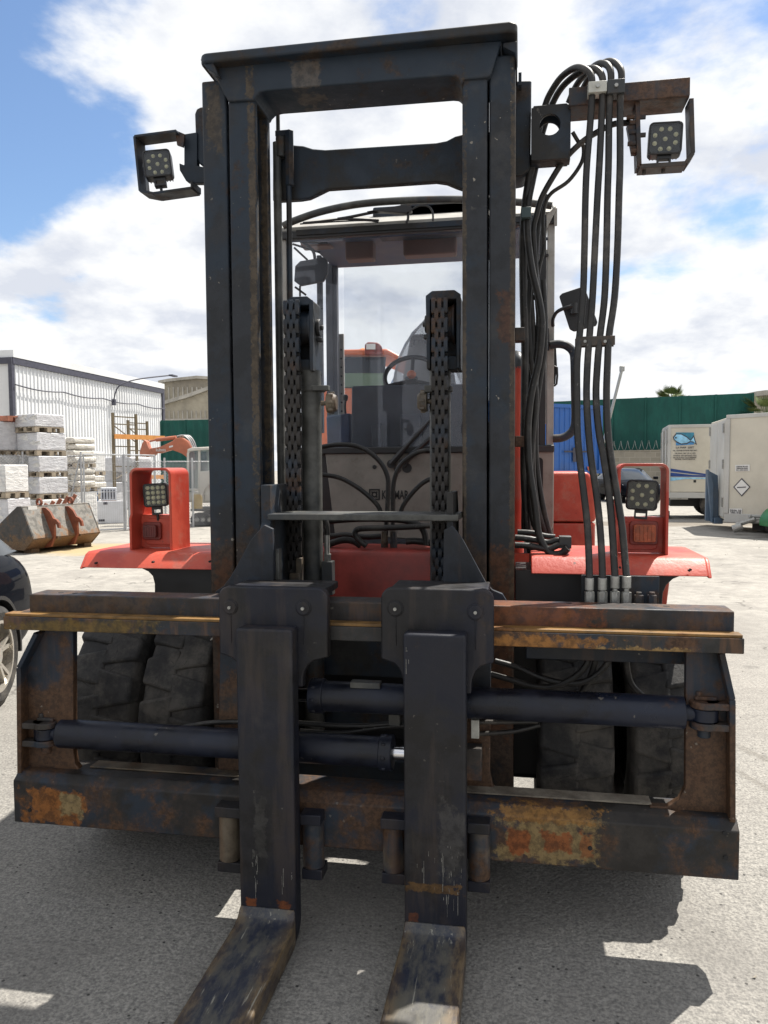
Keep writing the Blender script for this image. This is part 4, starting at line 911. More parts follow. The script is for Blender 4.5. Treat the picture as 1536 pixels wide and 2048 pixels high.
# --- wheels ----------------------------------------------------------------
def wheel(x0, w, yc, r, seed, lugs=True, outer=1):
    rnd = random.Random(seed); c = (x0 + w / 2, yc, r + DZ)
    b = MB(); h = w / 2; rr = r - 0.021
    b.lathe([(-h * 0.80, r * 0.52), (-h * 0.97, r * 0.60), (-h, r * 0.74), (-h * 0.96, r * 0.88), (-h * 0.86, rr - 0.01), (-h * 0.5, rr), (0, rr + 0.004), (h * 0.5, rr), (h * 0.86, rr - 0.01), (h * 0.96, r * 0.88), (h, r * 0.74), (h * 0.97, r * 0.60), (h * 0.80, r * 0.52)], c, 'x', 64)
    n = 17; C_ = Vector(c)
    for i in range(n):
        for s in (-1, 1):
            a = 2 * math.pi * (i + (0.5 if s > 0 else 0)) / n + rnd.uniform(-0.01, 0.01)
            aw = 2 * math.pi / n * (0.34 + rnd.uniform(-0.03, 0.03)); in_ = rnd.uniform(-0.12, -0.05)
            def pt(t, ang, rad): return C_ + Vector((t, rad * math.cos(ang), rad * math.sin(ang)))
            top = r + rnd.uniform(-0.004, 0.002)
            base = rr - 0.03
            A = [pt(s * h * in_, a - aw * 1.38, base), pt(s * h * 1.0, a - aw * 0.95, base - 0.04), pt(s * h * 1.0, a + aw * 0.95, base - 0.04), pt(s * h * in_, a + aw * 1.38, base)]
            B = [pt(s * h * in_, a - aw * 1.36, top), pt(s * h * 0.93, a - aw * 0.80, top - 0.010), pt(s * h * 0.93, a + aw * 0.80, top - 0.010), pt(s * h * in_, a + aw * 1.36, top)]
            b.hull(A, B)
    o = b.build('wheel', 'tyre', F, bev=0.013, seg=3)
    b = MB(); b.lathe([(-h * 0.75, r * 0.50), (-h * 0.75, r * 0.545), (h * 0.75, r * 0.545), (h * 0.75, r * 0.50), (h * 0.3, r * 0.44), (h * 0.28, 0.001), (h * 0.2, 0.001), (h * 0.2, r * 0.42), (-h * 0.6, r * 0.47)], c, 'x', 40)
    b.build('rim', 'black_plastic', o)
    return o
YW, RW = 3.30, 0.495
def front_wheel(px0, px1, seed):
    x0, x1 = XX(px0, YW - RW + 0.02, 1400), XX(px1, YW - RW + 0.02, 1400); wheel(x0, x1 - x0, YW, RW, seed)
front_wheel(1075, 1236, 1); front_wheel(1266, 1420, 2); front_wheel(270, 405, 3); front_wheel(118, 258, 4)
wheel(-1.62, 0.28, 6.1, 0.48, 5); wheel(0.14, 0.28, 6.1, 0.48, 6)

# --- cab ----------------------------------------------------------------------
def cab_mat():
    t = NT('cab_grey'); n = t.noise(4, 7, 0.65)
    c = t.mix(t.ramp(n, 0.35, 0.65), (0.155, 0.147, 0.128), (0.215, 0.203, 0.178))
    c = t.mix(t.ramp(t.noise(11, 8, 0.7, off=(1, 1, 1)), 0.54, 0.72, 0, 0.6), c, (0.10, 0.085, 0.065))
    MATS['cab_grey'] = t.fin(c, 0.5, 0, 0.4)
cab_mat()
simple('cab_light', (0.30, 0.29, 0.265), 0.5, var=0.12, scale=9, dirt=(0.16, 0.13, 0.10, 0.6))
simple('cab_rubber', (0.014, 0.014, 0.015), 0.5)
simple('interior_dark', (0.040, 0.044, 0.056), 0.6, var=0.3)
simple('interior_blue', (0.028, 0.040, 0.085), 0.6, var=0.3)
simple('headliner_tan', (0.12, 0.062, 0.050), 0.6, var=0.2)
simple('orange_paint', (0.50, 0.115, 0.035), 0.42, var=0.12, dirt=(0.25, 0.10, 0.05, 0.5))
simple('seat_plastic', (0.33, 0.34, 0.36), 0.35, var=0.25, scale=8)
Yk = 4.10; Yr = 5.25
cxl, cxr = XX(561, Yk, 700), XX(1110, Yk, 700)
zb_, zw0, zw1 = ZZ(760, 1062, Yk), ZZ(760, 903, Yk), ZZ(760, 466, Yk)
zroof = zw1 + 0.05
b = MB()
# lower front panel with chamfered lower right corner
b.prism([(XX(668, Yk), zb_ - 0.02), (XX(650, Yk), zw0), (cxr - 0.002, zw0), (cxr - 0.002, ZZ(1112, 1050, Yk)), (XX(1094, Yk), ZZ(1094, 1090, Yk)), (XX(1000, Yk), ZZ(1000, 1090, Yk))], 'y', Yk, Yk + 0.04)
b.box(cxl, cxl + 0.04, Yk + 0.1, Yr, 1.15, 1.72)
cab = b.build('cab', 'cab_grey', F, bev=0.006)
b = MB(); b.prism([(XX(560, Yk), 1.2), (XX(668, Yk), 1.2), (XX(649, Yk), zw0), (XX(560, Yk), zw0)], 'y', Yk + 0.03, Yk + 0.06); b.build('inner_cowl', 'cab_rubber', cab)
b = MB(); b.prism(rrect(XX(1068, Yk), XX(1086, Yk), ZZ(1077, 1078, Yk), ZZ(1077, 915, Yk), 0.02), 'y', Yk - 0.003, Yk + 0.01); b.build('recess', 'dark_void', cab)
b = MB(); b.box(cxr - 0.03, cxr, Yk + 0.04, Yr, 1.25, zw0 - 0.02); b.box(cxl + 0.04, cxr - 0.04, Yr - 0.04, Yr, 1.15, 1.92); b.build('body_panel', 'cab_grey', cab, bev=0.005)
b = MB(); b.box(cxl + 0.05, cxr - 0.05, Yk + 0.06, Yr - 0.05, 1.16, 1.20); b.build('cab_floor', 'interior_dark', cab)
# pillars (light grey, rubber strip inside)
def post(px, y0, y1, Y, w, d, mat, name='pillar', lean=0.0):
    b = MB(); p = at(px, y0, Y); q = at(px, y1, Y)
    b.hull([(p.x - w / 2 + lean, Y, p.z), (p.x + w / 2 + lean, Y, p.z), (p.x + w / 2 + lean, Y + d, p.z), (p.x - w / 2 + lean, Y + d, p.z)], [(p.x - w / 2, Y, q.z), (p.x + w / 2, Y, q.z), (p.x + w / 2, Y + d, q.z), (p.x - w / 2, Y + d, q.z)])
    return b.build(name, mat, cab, bev=0.004)
xr_ = XX(1101, Yk, 700)
for (xm, mat, w) in ((xr_, 'cab_light', 0.040), (xr_ - 0.040, 'cab_rubber', 0.036), (cxl + 0.02, 'cab_light', 0.04), (cxl + 0.052, 'cab_rubber', 0.02)):
    b = MB(); b.box(xm - w / 2 + 0.0015, xm + w / 2 - 0.0015, Yk + 0.002, Yk + 0.05, zw0 + 0.001, zroof - 0.01); b.build('pillar', mat, cab, bev=0.005)
for xm in (cxl + 0.03, cxr - 0.03):
    b = MB(); b.box(xm - 0.028, xm + 0.028, Yr - 0.06, Yr, 1.9, 3.02); b.build('pillar', 'cab_light' if xm > -1 else 'interior_dark', cab, bev=0.006)
# left rear post, riveted pale strip behind it
b = MB(); p = at(668, 700, 5.2); b.box(p.x - 0.05, p.x + 0.0, 5.18, 5.24, 1.85, 3.0); b.build('pillar', 'interior_dark', cab, bev=0.006)
b = MB(); p = at(675, 700, 5.26); b.box(p.x - 0.035, p.x + 0.045, 5.255, 5.275, 1.85, ZZ(675, 668, 5.26))
b.build('riveted_strip', 'cab_light', cab, bev=0.003)
b = MB()
for k in range(9):
    for dx in (-0.018, 0.028):
        z = 1.95 + k * 0.06; b.cyl((p.x + dx, 5.249, z), (p.x + dx, 5.256, z), 0.006, 8)
b.build('rivets', 'mast_brown', cab)
b = MB(); q = at(645, 600, 5.0); b.box(q.x - 0.03, q.x, 4.97, 5.02, 1.85, 3.0); b.build('pillar', 'interior_dark', cab, bev=0.004)
# window rubber frame round the windscreen and glass
b = MB()
b.box(cxl, cxr, Yk - 0.012, Yk + 0.03, zw0 - 0.012, zw0 + 0.025); b.build('windscreen_seal', 'cab_rubber', cab, bev=0.006); b = MB(); b.box(cxl, cxr, Yk - 0.012, Yk + 0.03, zw1 - 0.008, zw1 + 0.035)
b.build('windscreen_seal', 'cab_rubber', cab, bev=0.006)
b = MB(); b.box(cxl + 0.055, cxr - 0.08, Yk + 0.004, Yk + 0.008, zw0 + 0.02, zw1); b.build('windscreen', 'cab_glass', cab, smooth=False)
b = MB(); b.box(cxr - 0.012, cxr - 0.008, Yk + 0.08, Yr - 0.08, zw0 + 0.03, zroof - 0.03); b.build('door_glass', 'cab_glass', cab, smooth=False)
b = MB(); b.box(cxr - 0.02, cxr, Yk + 0.50, Yk + 0.55, zw0, zroof - 0.01); b.box(cxr - 0.02, cxr, Yk + 0.05, Yr - 0.05, zw0 - 0.01, zw0 + 0.03); b.build('door_frame', 'cab_rubber', cab, bev=0.004)
b = MB(); b.box(cxl + 0.10, cxr - 0.10, Yr - 0.02, Yr - 0.015, 1.93, 2.98); b.build('rear_window', 'cab_glass', cab, smooth=False)
# roof: sloped front visor panel, flat top, headliner
zr1 = zw1 + 0.036
ztop_ = ZZ(760, 428, Yk + 0.28)
b = MB()
b.hull([(cxl, Yk, zr1), (cxr, Yk, zr1), (cxr, Yk, zr1 + 0.022), (cxl, Yk, zr1 + 0.022)], [(cxl + 0.02, Yk + 0.3, ztop_ - 0.02), (cxr - 0.02, Yk + 0.3, ztop_ - 0.02), (cxr - 0.02, Yk + 0.3, ztop_), (cxl + 0.02, Yk + 0.3, ztop_)])
b.box(cxl + 0.02, cxr - 0.02, Yk + 0.3, Yr + 0.02, ztop_ - 0.02, ztop_)
b.build('roof', 'cab_light', cab, bev=0.004)
b = MB(); b.prism([(Yk + 0.02, zr1 - 0.02), (Yk + 0.30, ztop_ - 0.03), (Yr, ztop_ - 0.03), (Yr, ztop_ - 0.06), (Yk + 0.34, ztop_ - 0.08), (Yk + 0.03, zr1 - 0.05)], 'x', cxl + 0.03, cxr - 0.03); b.build('headliner', 'interior_blue', cab)
for (x0, x1, y0, y1) in ((690, 746, 492, 516), (806, 912, 478, 505), (600, 660, 470, 490)):
    p = at(x0, y0, 4.62); q = at(x1, y1, 4.62); b = MB(); b.box(p.x, q.x, 4.62, 4.72, q.z, p.z + 0.05); b.build('headliner_panel', 'headliner_tan', cab, bev=0.01)
b = MB(); b.box(cxl + 0.05, cxr - 0.05, Yr - 0.08, Yr - 0.03, ZZ(760, 512, Yr - 0.06), ztop_ - 0.04); b.build('rear_header', 'interior_blue', cab, bev=0.01)
b = MB(); xk = cxr - 0.0
b.prism([(Yk - 0.02, zr1 - 0.06), (Yk - 0.02, zr1 + 0.03), (Yk + 0.32, ztop_ + 0.015), (Yk + 0.32, ztop_ - 0.05)], 'x', cxr - 0.01, cxr + 0.006); b.build('visor_cheek', 'cab_light', cab, bev=0.002)
b = MB(); b.prism(pxpoly([(1093, 458), (1093, 430), (1111, 412), (1112, 420)], Yk - 0.03), 'y', Yk - 0.03, Yk - 0.02); b.build('visor_corner', 'cab_light', cab, bev=0.001)
b = MB(); b.tube([at(x, y, Yk - 0.04) for (x, y) in ((566, 452), (590, 441), (640, 424), (700, 411), (760, 404), (840, 400), (920, 399), (1000, 402), (1060, 406), (1104, 411))], 0.019, 14, 4); b.build('roof_guard_tube', 'grey_cylinder', cab)
b = MB()
for (x0, x1, y0, y1) in ((745, 932, 414, 437), (800, 1000, 406, 420)):
    p = at(x0, y0, Yk + 0.22); q = at(x1, y1, Yk + 0.22); b.box(p.x, q.x, Yk + 0.22, Yk + 0.5, q.z - 0.02, p.z)
b.build('roof_box', 'mast_brown', cab, bev=0.01)
# roof wiper and cables
b = MB(); Yw = Yk - 0.05
b.tube([at(x, y, Yw) for (x, y) in ((606, 446), (640, 443), (690, 438), (758, 441))], 0.006, 8, 3)
b.tube([at(x, y, Yw) for (x, y) in ((600, 448), (660, 444), (730, 441), (757, 445))], 0.004, 8, 3)
b.tube([at(x, y, Yw) for (x, y) in ((675, 438), (700, 434), (760, 422), (808, 414))], 0.008, 8, 3)
b.prism(pxpoly([(735, 425), (806, 412), (823, 415), (824, 424), (812, 428), (748, 424)], Yw), 'y', Yw - 0.02, Yw + 0.02)
b.tube([at(x, y, Yw) for (x, y) in ((816, 424), (816, 438), (812, 446))], 0.007, 8, 3)
b.build('roof_wiper', 'black_plastic', cab, bev=0.002)
b = MB(); b.tube([at(x, y, Yw) for (x, y) in ((822, 420), (838, 412), (856, 413), (865, 424), (866, 442))], 0.005, 8, 4); b.build('wiper_hose', 'black_plastic', cab)
b = MB(); b.box(XX(600, Yk), XX(1090, Yk), Yk - 0.02, Yk - 0.012, zr1 - 0.028, zr1 + 0.0); b.build('drip_rail', 'mast_brown', cab)
# lower wipers
for (a, c_) in (((782, 928), (868, 832)), ((806, 926), (900, 842))):
    p, q = at(a[0], a[1], Yk - 0.03), at(c_[0], c_[1], Yk - 0.03); b = MB(); b.tube([p, p + (q - p) * 0.5 + Vector((0, -0.01, 0)), q], [0.017, 0.011, 0.006], 8, 4); b.cyl(p + Vector((0, -0.005, 0)), p + Vector((0, 0.03, 0)), 0.022, 16)
    b.build('wiper', 'black_plastic', cab)
# marks on the cowl: gear-like badge square, lettering and round drain hole
simple('mark_black', (0.012, 0.012, 0.012), 0.5)
p = at(749, 989, Yk); b = MB()
sq = 0.030
for (x0, x1, z0_, z1_) in ((-sq, sq, sq * 0.72, sq), (-sq, sq, -sq, -sq * 0.72), (-sq, -sq * 0.72, -sq * 0.72, sq * 0.72), (sq * 0.72, sq, -sq * 0.72, sq * 0.72)): b.box(p.x + x0, p.x + x1, Yk - 0.002, Yk + 0.001, p.z + z0_, p.z + z1_)
b.lathe([(-0.002, 0.008), (-0.002, 0.017), (0.001, 0.017), (0.001, 0.008)], (p.x, Yk, p.z), 'y', 20)
for k in range(4):
    a = R_(45 + 90 * k); b.box(p.x + 0.019 * math.cos(a) - 0.004, p.x + 0.019 * math.cos(a) + 0.004, Yk - 0.002, Yk + 0.001, p.z + 0.019 * math.sin(a) - 0.004, p.z + 0.019 * math.sin(a) + 0.004)
b.build('badge', 'mark_black', cab)
p = at(790, 998, Yk - 0.002); tb = text_mb('KALMAR', 0.066, 0.001, True); 
ws = [v.co.x for v in tb.bm.verts]; sc_ = 0.145 / (max(ws) - min(ws))
tb.xf(Matrix.Translation(p) @ Matrix.Scale(sc_, 4, (1, 0, 0))); tb.build('lettering', 'mark_black', cab, smooth=False)
b = MB()
for (px, py, r) in ((749, 934, 0.011), (814, 936, 0.026), (795, 940, 0.018)):
    p = at(px, py, Yk - 0.002); b.cyl((p.x, Yk - 0.004, p.z), (p.x, Yk + 0.001, p.z), r, 20)
b.build('cowl_plug', 'cab_rubber', cab)
# inside: dash, steering wheel, seat under plastic film, levers, inner mirror
b = MB(); Yd = 4.35
b.prism(pxpoly([(702, 920), (703, 772), (735, 771), (860, 768), (930, 768), (930, 920)], Yd), 'y', Yd, Yd + 0.12); b.build('dashboard', 'interior_dark', cab, bev=0.01)
b = MB(); b.prism(pxpoly([(745, 920), (742, 850), (760, 845), (765, 920)], Yd - 0.06), 'y', Yd - 0.06, Yd); b.prism(pxpoly([(800, 920), (800, 830), (840, 828), (845, 920)], Yd - 0.05), 'y', Yd - 0.05, Yd - 0.002); b.build('dash_box', 'interior_dark', cab, bev=0.006)
b = MB(); b.prism(pxpoly([(655, 920), (652, 832), (700, 826), (700, 920)], 4.5), 'y', 4.5, 4.9); b.build('side_console', 'interior_blue', cab, bev=0.01)
b = MB(); b.tube([at(692, 836, 4.7), at(690, 815, 4.68), at(691, 800, 4.67)], 0.007, 8, 3); p = at(691, 796, 4.67); b.lathe([(-0.02, 0.001), (-0.015, 0.014), (0.01, 0.017), (0.02, 0.010), (0.022, 0.001)], p, 'z', 14); b.build('lever', 'black_plastic', cab)
p = at(822, 752, 4.62); b = MB()
ring = [p + Matrix.Rotation(R_(-38), 3, 'X') @ Vector((0.158 * math.cos(2 * math.pi * k / 40), 0, 0.158 * math.sin(2 * math.pi * k / 40))) for k in range(41)]
b.tube(ring, 0.014, 12, 1)
for a in (90, 210, 330):
    d = Matrix.Rotation(R_(-38), 3, 'X') @ Vector((0.158 * math.cos(R_(a)), 0, 0.158 * math.sin(R_(a)))); b.tube([p + d, p + d * 0.4 + Vector((0, 0.01, -0.015)), p + Vector((0, 0.02, -0.03))], 0.012, 8, 3)
b.cyl(p + Vector((0, 0.02, -0.06)), p + Vector((0, 0.0, -0.01)), 0.04, 20); b.cyl(p + Vector((0, 0.03, -0.05)), p + Vector((0, -0.15, -0.4)), 0.03, 14)
sw = b.build('steering_wheel', 'black_plastic', cab)
b = MB(); q = at(823, 749, 4.50); b.lathe([(-0.026, 0.001), (-0.021, 0.016), (-0.008, 0.027), (0.008, 0.027), (0.021, 0.016), (0.026, 0.001)], q, 'z', 24); b.build('knob', 'orange_paint', cab)
b = MB(); s0 = at(845, 800, 4.95)
b.hull([(s0.x - 0.20, 4.93, s0.z - 0.25), (s0.x + 0.26, 4.93, s0.z - 0.25), (s0.x + 0.26, 5.05, s0.z - 0.25), (s0.x - 0.20, 5.05, s0.z - 0.25)], [(s0.x - 0.08, 4.97, ZZ(850, 668, 5.0)), (s0.x + 0.16, 4.97, ZZ(850, 668, 5.0)), (s0.x + 0.16, 5.05, ZZ(850, 668, 5.0)), (s0.x - 0.08, 5.05, ZZ(850, 668, 5.0))])
b.box(s0.x - 0.24, s0.x + 0.26, 4.6, 4.95, s0.z - 0.33, s0.z - 0.2); b.build('seat', 'interior_dark', cab, bev=0.03, seg=3)
b = MB(); rnd = random.Random(4)
lv = [(632, 0.012), (645, 0.05), (664, 0.105), (685, 0.145), (715, 0.19), (745, 0.22), (775, 0.25), (815, 0.27)]
rings = []
for (py, w) in lv:
    zc_ = ZZ(850, py, 4.98); ring = []
    for k in range(20):
        a = 2 * math.pi * k / 20; j = 1 + rnd.uniform(-0.10, 0.12)
        ring.append(b.bm.verts.new((s0.x + 0.04 + w * math.cos(a) * j, 4.99 + w * 0.5 * math.sin(a) * j, zc_ + rnd.uniform(-0.006, 0.006))))
    rings.append(ring)
for A, B_ in zip(rings, rings[1:]):
    for k in range(20): b.bm.faces.new((A[k], A[(k + 1) % 20], B_[(k + 1) % 20], B_[k]))
b.bm.faces.new(rings[0]); b.build('seat_cover', 'plastic_film', cab, sharp=80)
b = MB(); b.prism(pxpoly([(590, 532), (600, 522), (648, 514), (654, 522), (654, 548), (646, 562), (600, 571), (588, 562)], 4.5), 'y', 4.5, 4.53); b.tube([at(630, 520, 4.52), at(625, 500, 4.50), at(600, 480, 4.45)], 0.01, 8, 3); b.build('inner_mirror', 'interior_dark', cab, bev=0.006)
b = MB()
for (a, c_) in (((585, 488), (640, 505)), ((588, 495), (615, 520)), ((600, 484), (655, 486)), ((590, 574), (612, 590)), ((600, 572), (600, 592))):
    b.tube([at(a[0], a[1], 4.4), at(c_[0], c_[1], 4.45)], 0.006, 6, 1)
b.build('cab_wiring', 'black_plastic', cab)
# right mirror, handrail, door hinge parts
b = MB(); Yq = 3.98
b.hull([tuple(at(x, y, Yq)) for x, y in ((1118, 592), (1124, 586), (1160, 574), (1171, 577), (1196, 644), (1193, 652), (1148, 664), (1139, 659))], [tuple(at(x, y, Yq) + Vector((0.0, 0.05, 0))) for x, y in ((1121, 595), (1127, 590), (1160, 579), (1168, 582), (1191, 644), (1189, 649), (1150, 659), (1142, 655))])
mr = b.build('side_mirror', 'black_plastic', F, bev=0.006, seg=3)
b = MB(); b.tube([at(1106, 652, 4.08), at(1106, 638, 4.05), at(1114, 624, 4.0), at(1130, 616, 3.95), at(1146, 612, 3.94)], 0.009, 10, 4); p = at(1148, 615, 3.95); b.cyl(p + Vector((0, 0, -0.03)), p + Vector((0, 0, 0.02)), 0.018, 12); b.build('mirror_arm', 'black_plastic', mr)
b = MB(); b.tube([at(x, y, 4.08) for x, y in ((1100, 690), (1118, 688), (1134, 692), (1146, 704), (1149, 724), (1150, 780), (1151, 835), (1147, 858), (1136, 870), (1122, 876), (1106, 877))], 0.021, 14, 5); b.build('grab_rail', 'mast_brown', F)
b = MB(); b.prism(pxpoly([(1104, 690), (1112, 690), (1114, 730), (1110, 772), (1104, 772)], 4.14), 'y', 4.14, 4.17); b.tube([at(1104, 735, 4.12), at(1114, 735, 4.12), at(1113, 768, 4.12), at(1106, 770, 4.12)], 0.006, 8, 2); b.build('door_handle', 'black_plastic', cab, bev=0.002)
b = MB(); b.prism(pxpoly([(1101, 508), (1107, 508), (1107, 562), (1101, 562)], 4.14), 'y', 4.14, 4.2); b.build('hinge', 'black_plastic', cab, bev=0.002)
for (px, py) in ((1092, 478), (1094, 511)):
    p = at(px, py, Yk); b = MB(); b.cyl((p.x, Yk - 0.008, p.z), (p.x, Yk + 0.004, p.z), 0.008, 8); b.build('bolt', 'mast_brown', cab)
b = MB(); b.prism(pxpoly([(1086, 656), (1098, 656), (1099, 700), (1086, 700)], Yk - 0.02), 'y', Yk - 0.02, Yk); b.build('hinge_plate', 'side_plate_steel', cab, bev=0.002)
# air intake column beside the right upright
b = MB(); p = at(1037, 735, 3.55); b.cyl((p.x, 3.55, ZZ(1037, 1105, 3.55)), (p.x, 3.55, p.z), 0.027, 20); ip = b.build('intake_pipe', 'red', F)
b = MB(); b.tube([(p.x, 3.55, p.z - 0.01), (p.x, 3.56, p.z + 0.03), (p.x - 0.01, 3.60, p.z + 0.055), (p.x - 0.06, 3.66, p.z + 0.06)], 0.028, 14, 4); b.build('elbow', 'grey_cylinder', ip)
# engine hood and counterweight (the red block behind the cab)
b = MB(); xa = XX(1105, 4.9, 1000); xb = XX(1192, 4.9, 1000); zt = ZZ(1150, 944, 4.9); zs = ZZ(1150, 1045, 4.9)
hp = [(-0.45, zs + 0.004), (-0.45, zt)] + [(xb - 0.05, zt)] + [(xb - 0.012, zt - 0.05), (xb, zt - 0.12), (xb, zs + 0.004)]
b.prism(hp, 'y', 4.9, 5.9); hd = b.build('engine_hood', 'red', F, bev=0.02, seg=3)
b = MB(); b.box(-0.45, xb - 0.002, 4.91, 5.9, 1.0, zs - 0.004); b.build('lower_hood', 'red', hd, bev=0.012, seg=3)
b = MB(); b.box(-1.35, 0.15, 5.95, 6.9, 0.45, 1.5); b.box(-1.7, 0.5, 6.4, 7.1, 0.4, 1.35); b.build('counterweight', 'red', F, bev=0.06, seg=3)
# ====================================================================== surroundings
EYE = 1.62 - DZ
def unit(v): 
    v = Vector((v.x, v.y, 0)); return v.normalized()
def local_root(name, label, cat, p, xdir, group=None):
    """root at ground point p whose local +X runs along xdir (towards the right) and local -Y faces the viewer side"""
    d = unit(xdir); return thing(name, label, cat, (p.x, p.y, 0), math.atan2(d.y, d.x), group)
def loc(root, w):
    a = root.rotation_euler.z; d = Vector((w[0], w[1], 0)) - Vector((root.location.x, root.location.y, 0))
    return Vector((d.x * math.cos(a) + d.y * math.sin(a), -d.x * math.sin(a) + d.y * math.cos(a), (w[2] if len(w) > 2 else 0)))
def ontop(px, py, dist):
    """point dist metres away (horizontal) seen at px,py"""
    d = ray(px, py); s = dist / math.hypot(d.x, d.y); return Vector((d.x * s, d.y * s, EYE + d.z * s))

simple('warehouse_white', (0.66, 0.67, 0.68), 0.45, var=0.04, scale=0.6, dirt=(0.45, 0.45, 0.44, 0.4))
simple('warehouse_end', (0.60, 0.60, 0.60), 0.5, var=0.05, scale=0.4)
simple('dark_trim', (0.045, 0.045, 0.065), 0.5)
simple('fibre_wall', (0.30, 0.27, 0.21), 0.8, var=0.25, scale=0.7, dirt=(0.16, 0.14, 0.12, 0.6))
simple('fibre_roof', (0.36, 0.34, 0.30), 0.8, var=0.2, scale=0.9, dirt=(0.20, 0.18, 0.15, 0.7))
def net_mat():
    t = NT('green_net'); n = t.noise(0.5, 5, 0.6); f = t.noise(5, 4, 0.6, stretch=(1, 1, 0.3))
    c = t.mix(t.ramp(n, 0.35, 0.65), (0.0075, 0.062, 0.050), (0.012, 0.088, 0.070)); c = t.mix(t.ramp(f, 0.4, 0.7, 0, 0.5), c, (0.010, 0.052, 0.046))
    t.bump(f, 0.4, 0.05); MATS['green_net'] = t.fin(c, 0.75, 0, 0.3)
net_mat()
def block_mat():
    t = NT('block_wall'); br = t.n('ShaderNodeTexBrick'); tcn = t.n('ShaderNodeTexCoord')
    mp = t.n('ShaderNodeMapping'); mp.inputs['Rotation'].default_value = (R_(90), 0, 0); t.t.links.new(tcn.outputs['Object'], mp.inputs[0]); t.t.links.new(mp.outputs[0], br.inputs['Vector'])
    br.inputs['Scale'].default_value = 1.0; br.inputs['Brick Width'].default_value = 0.62; br.inputs['Row Height'].default_value = 0.30; br.inputs['Mortar Size'].default_value = 0.018
    br.inputs['Color1'].default_value = (0.30, 0.27, 0.215, 1); br.inputs['Color2'].default_value = (0.24, 0.215, 0.17, 1); br.inputs['Mortar'].default_value = (0.34, 0.31, 0.26, 1)
    MATS['block_wall'] = t.fin(t.mix(t.ramp(t.noise(0.9, 5, 0.6), 0.4, 0.7, 0, 0.5), br.outputs['Color'], (0.20, 0.18, 0.15)), 0.85, 0, 0.2)
block_mat()

def corrugated(b, L, z0, z1, pitch=0.33, dep=0.05, y=0.0):
    """ribbed sheet wall along local X from 0 to L facing -Y"""
    xs = []; x = 0.0
    while x < L:
        for dx, dy in ((0, 0), (pitch * 0.68, 0), (pitch * 0.76, -dep), (pitch * 0.92, -dep)):
            if x + dx < L: xs.append((x + dx, y + dy))
        x += pitch
    xs.append((L, y))
    lo = [b.bm.verts.new((p[0], p[1], z0)) for p in xs]; hi = [b.bm.verts.new((p[0], p[1], z1)) for p in xs]
    for i in range(len(xs) - 1): b.bm.faces.new((lo[i], lo[i + 1], hi[i + 1], hi[i]))

def warehouse():
    A = gr(22, 700, 8.0); B = gr(325, 768, 8.0); A.z = B.z = 0; L = (B - A).length
    r = local_root('warehouse', 'long white ribbed metal warehouse with white parapet and dark corner trim', 'warehouse', A, B - A)
    b = MB(); corrugated(b, L - 0.3, 0, 7.25); b.build('ribbed_wall', 'warehouse_white', r, smooth=False)
    b = MB(); b.box(0.02, L - 0.02, 0.02, 22, 0, 7.6); b.build('core_wall', 'warehouse_end', r)
    b = MB(); b.box(-0.04, L, -0.16, 22, 7.62, 8.0); b.build('parapet', 'warehouse_white', r)
    b = MB(); b.box(-0.05, L, -0.14, 0.0, 7.26, 7.6); b.box(-0.16, 0.06, -0.12, 0.10, 0, 7.6); b.box(L - 0.25, L + 0.06, -0.12, 0.1, 0, 7.26); b.box(-0.15, 0.0, 0.1, 22, 7.27, 7.6); b.build('trim', 'dark_trim', r)
    b = MB()
    pts = [(k * L / 24, -0.2, 6.15 - 0.12 * math.sin(math.pi * (k % 6) / 6)) for k in range(25)]; b.tube(pts, 0.035, 6, 2); b.build('cable', 'dark_trim', r)
    # curved wall lamp
    p = loc(r, gr(222, 790, 5.9)); wx = None
    # find the wall point seen at px 222
    d = ray(222, 800); n = Vector((-math.sin(r.rotation_euler.z), math.cos(r.rotation_euler.z), 0)); s = (A.dot(n)) / d.dot(n); q = loc(r, d * s); z = EYE + d.z * s
    b = MB(); b.box(q.x - 0.12, q.x + 0.12, -0.30, -0.1, z - 0.35, z + 0.05); b.tube([(q.x, -0.2, z), (q.x + 0.15, -0.5, z + 0.9), (q.x + 1.2, -1.2, z + 1.45), (q.x + 3.2, -2.4, z + 1.9), (q.x + 3.6, -2.6, z + 1.95)], 0.045, 8, 4); b.box(q.x + 3.3, q.x + 4.1, -2.85, -2.55, z + 1.9, z + 2.0)
    b.build('wall_lamp', 'dark_trim', r)
warehouse()

def shed(name, label, roofline, base_py, dist, depth=20, mats=('fibre_wall', 'fibre_roof')):
    """far industrial shed; its front gable outline is given as photo points at the distance dist"""
    mid = roofline[len(roofline) // 2]; O = ontop(roofline[0][0], mid[1], dist)
    xd = Vector((math.cos(_y), math.sin(_y), 0)); r = local_root(name, label, 'building', Vector((O.x, O.y, 0)), xd)
    P = []
    for (x, y) in roofline:
        d = ray(x, y); n = Vector((-math.sin(_y), math.cos(_y), 0)); s = Vector((O.x, O.y, 0)).dot(n) / d.dot(n); w = d * s; q = loc(r, w); P.append((q.x, EYE + w.z))
    b = MB(); b.prism([(P[0][0], 0)] + P + [(P[-1][0], 0)], 'y', 0, depth); b.build('wall', mats[0], r, smooth=False)
    b = MB()
    for p, q in zip(P, P[1:]):
        b.hull([(p[0], -0.4, p[1] + 0.02), (q[0], -0.4, q[1] + 0.02), (q[0], -0.4, q[1] + 0.35), (p[0], -0.4, p[1] + 0.35)], [(p[0], depth, p[1] + 0.02), (q[0], depth, q[1] + 0.02), (q[0], depth, q[1] + 0.35), (p[0], depth, p[1] + 0.35)])
    b.build('roof', mats[1], r, smooth=False)
    return r, P
r1, P1 = shed('factory_shed', 'tall weathered fibre-cement shed standing behind the lower gabled one', [(318, 768), (338, 764), (395, 758), (425, 760), (470, 763)], 0, 95)
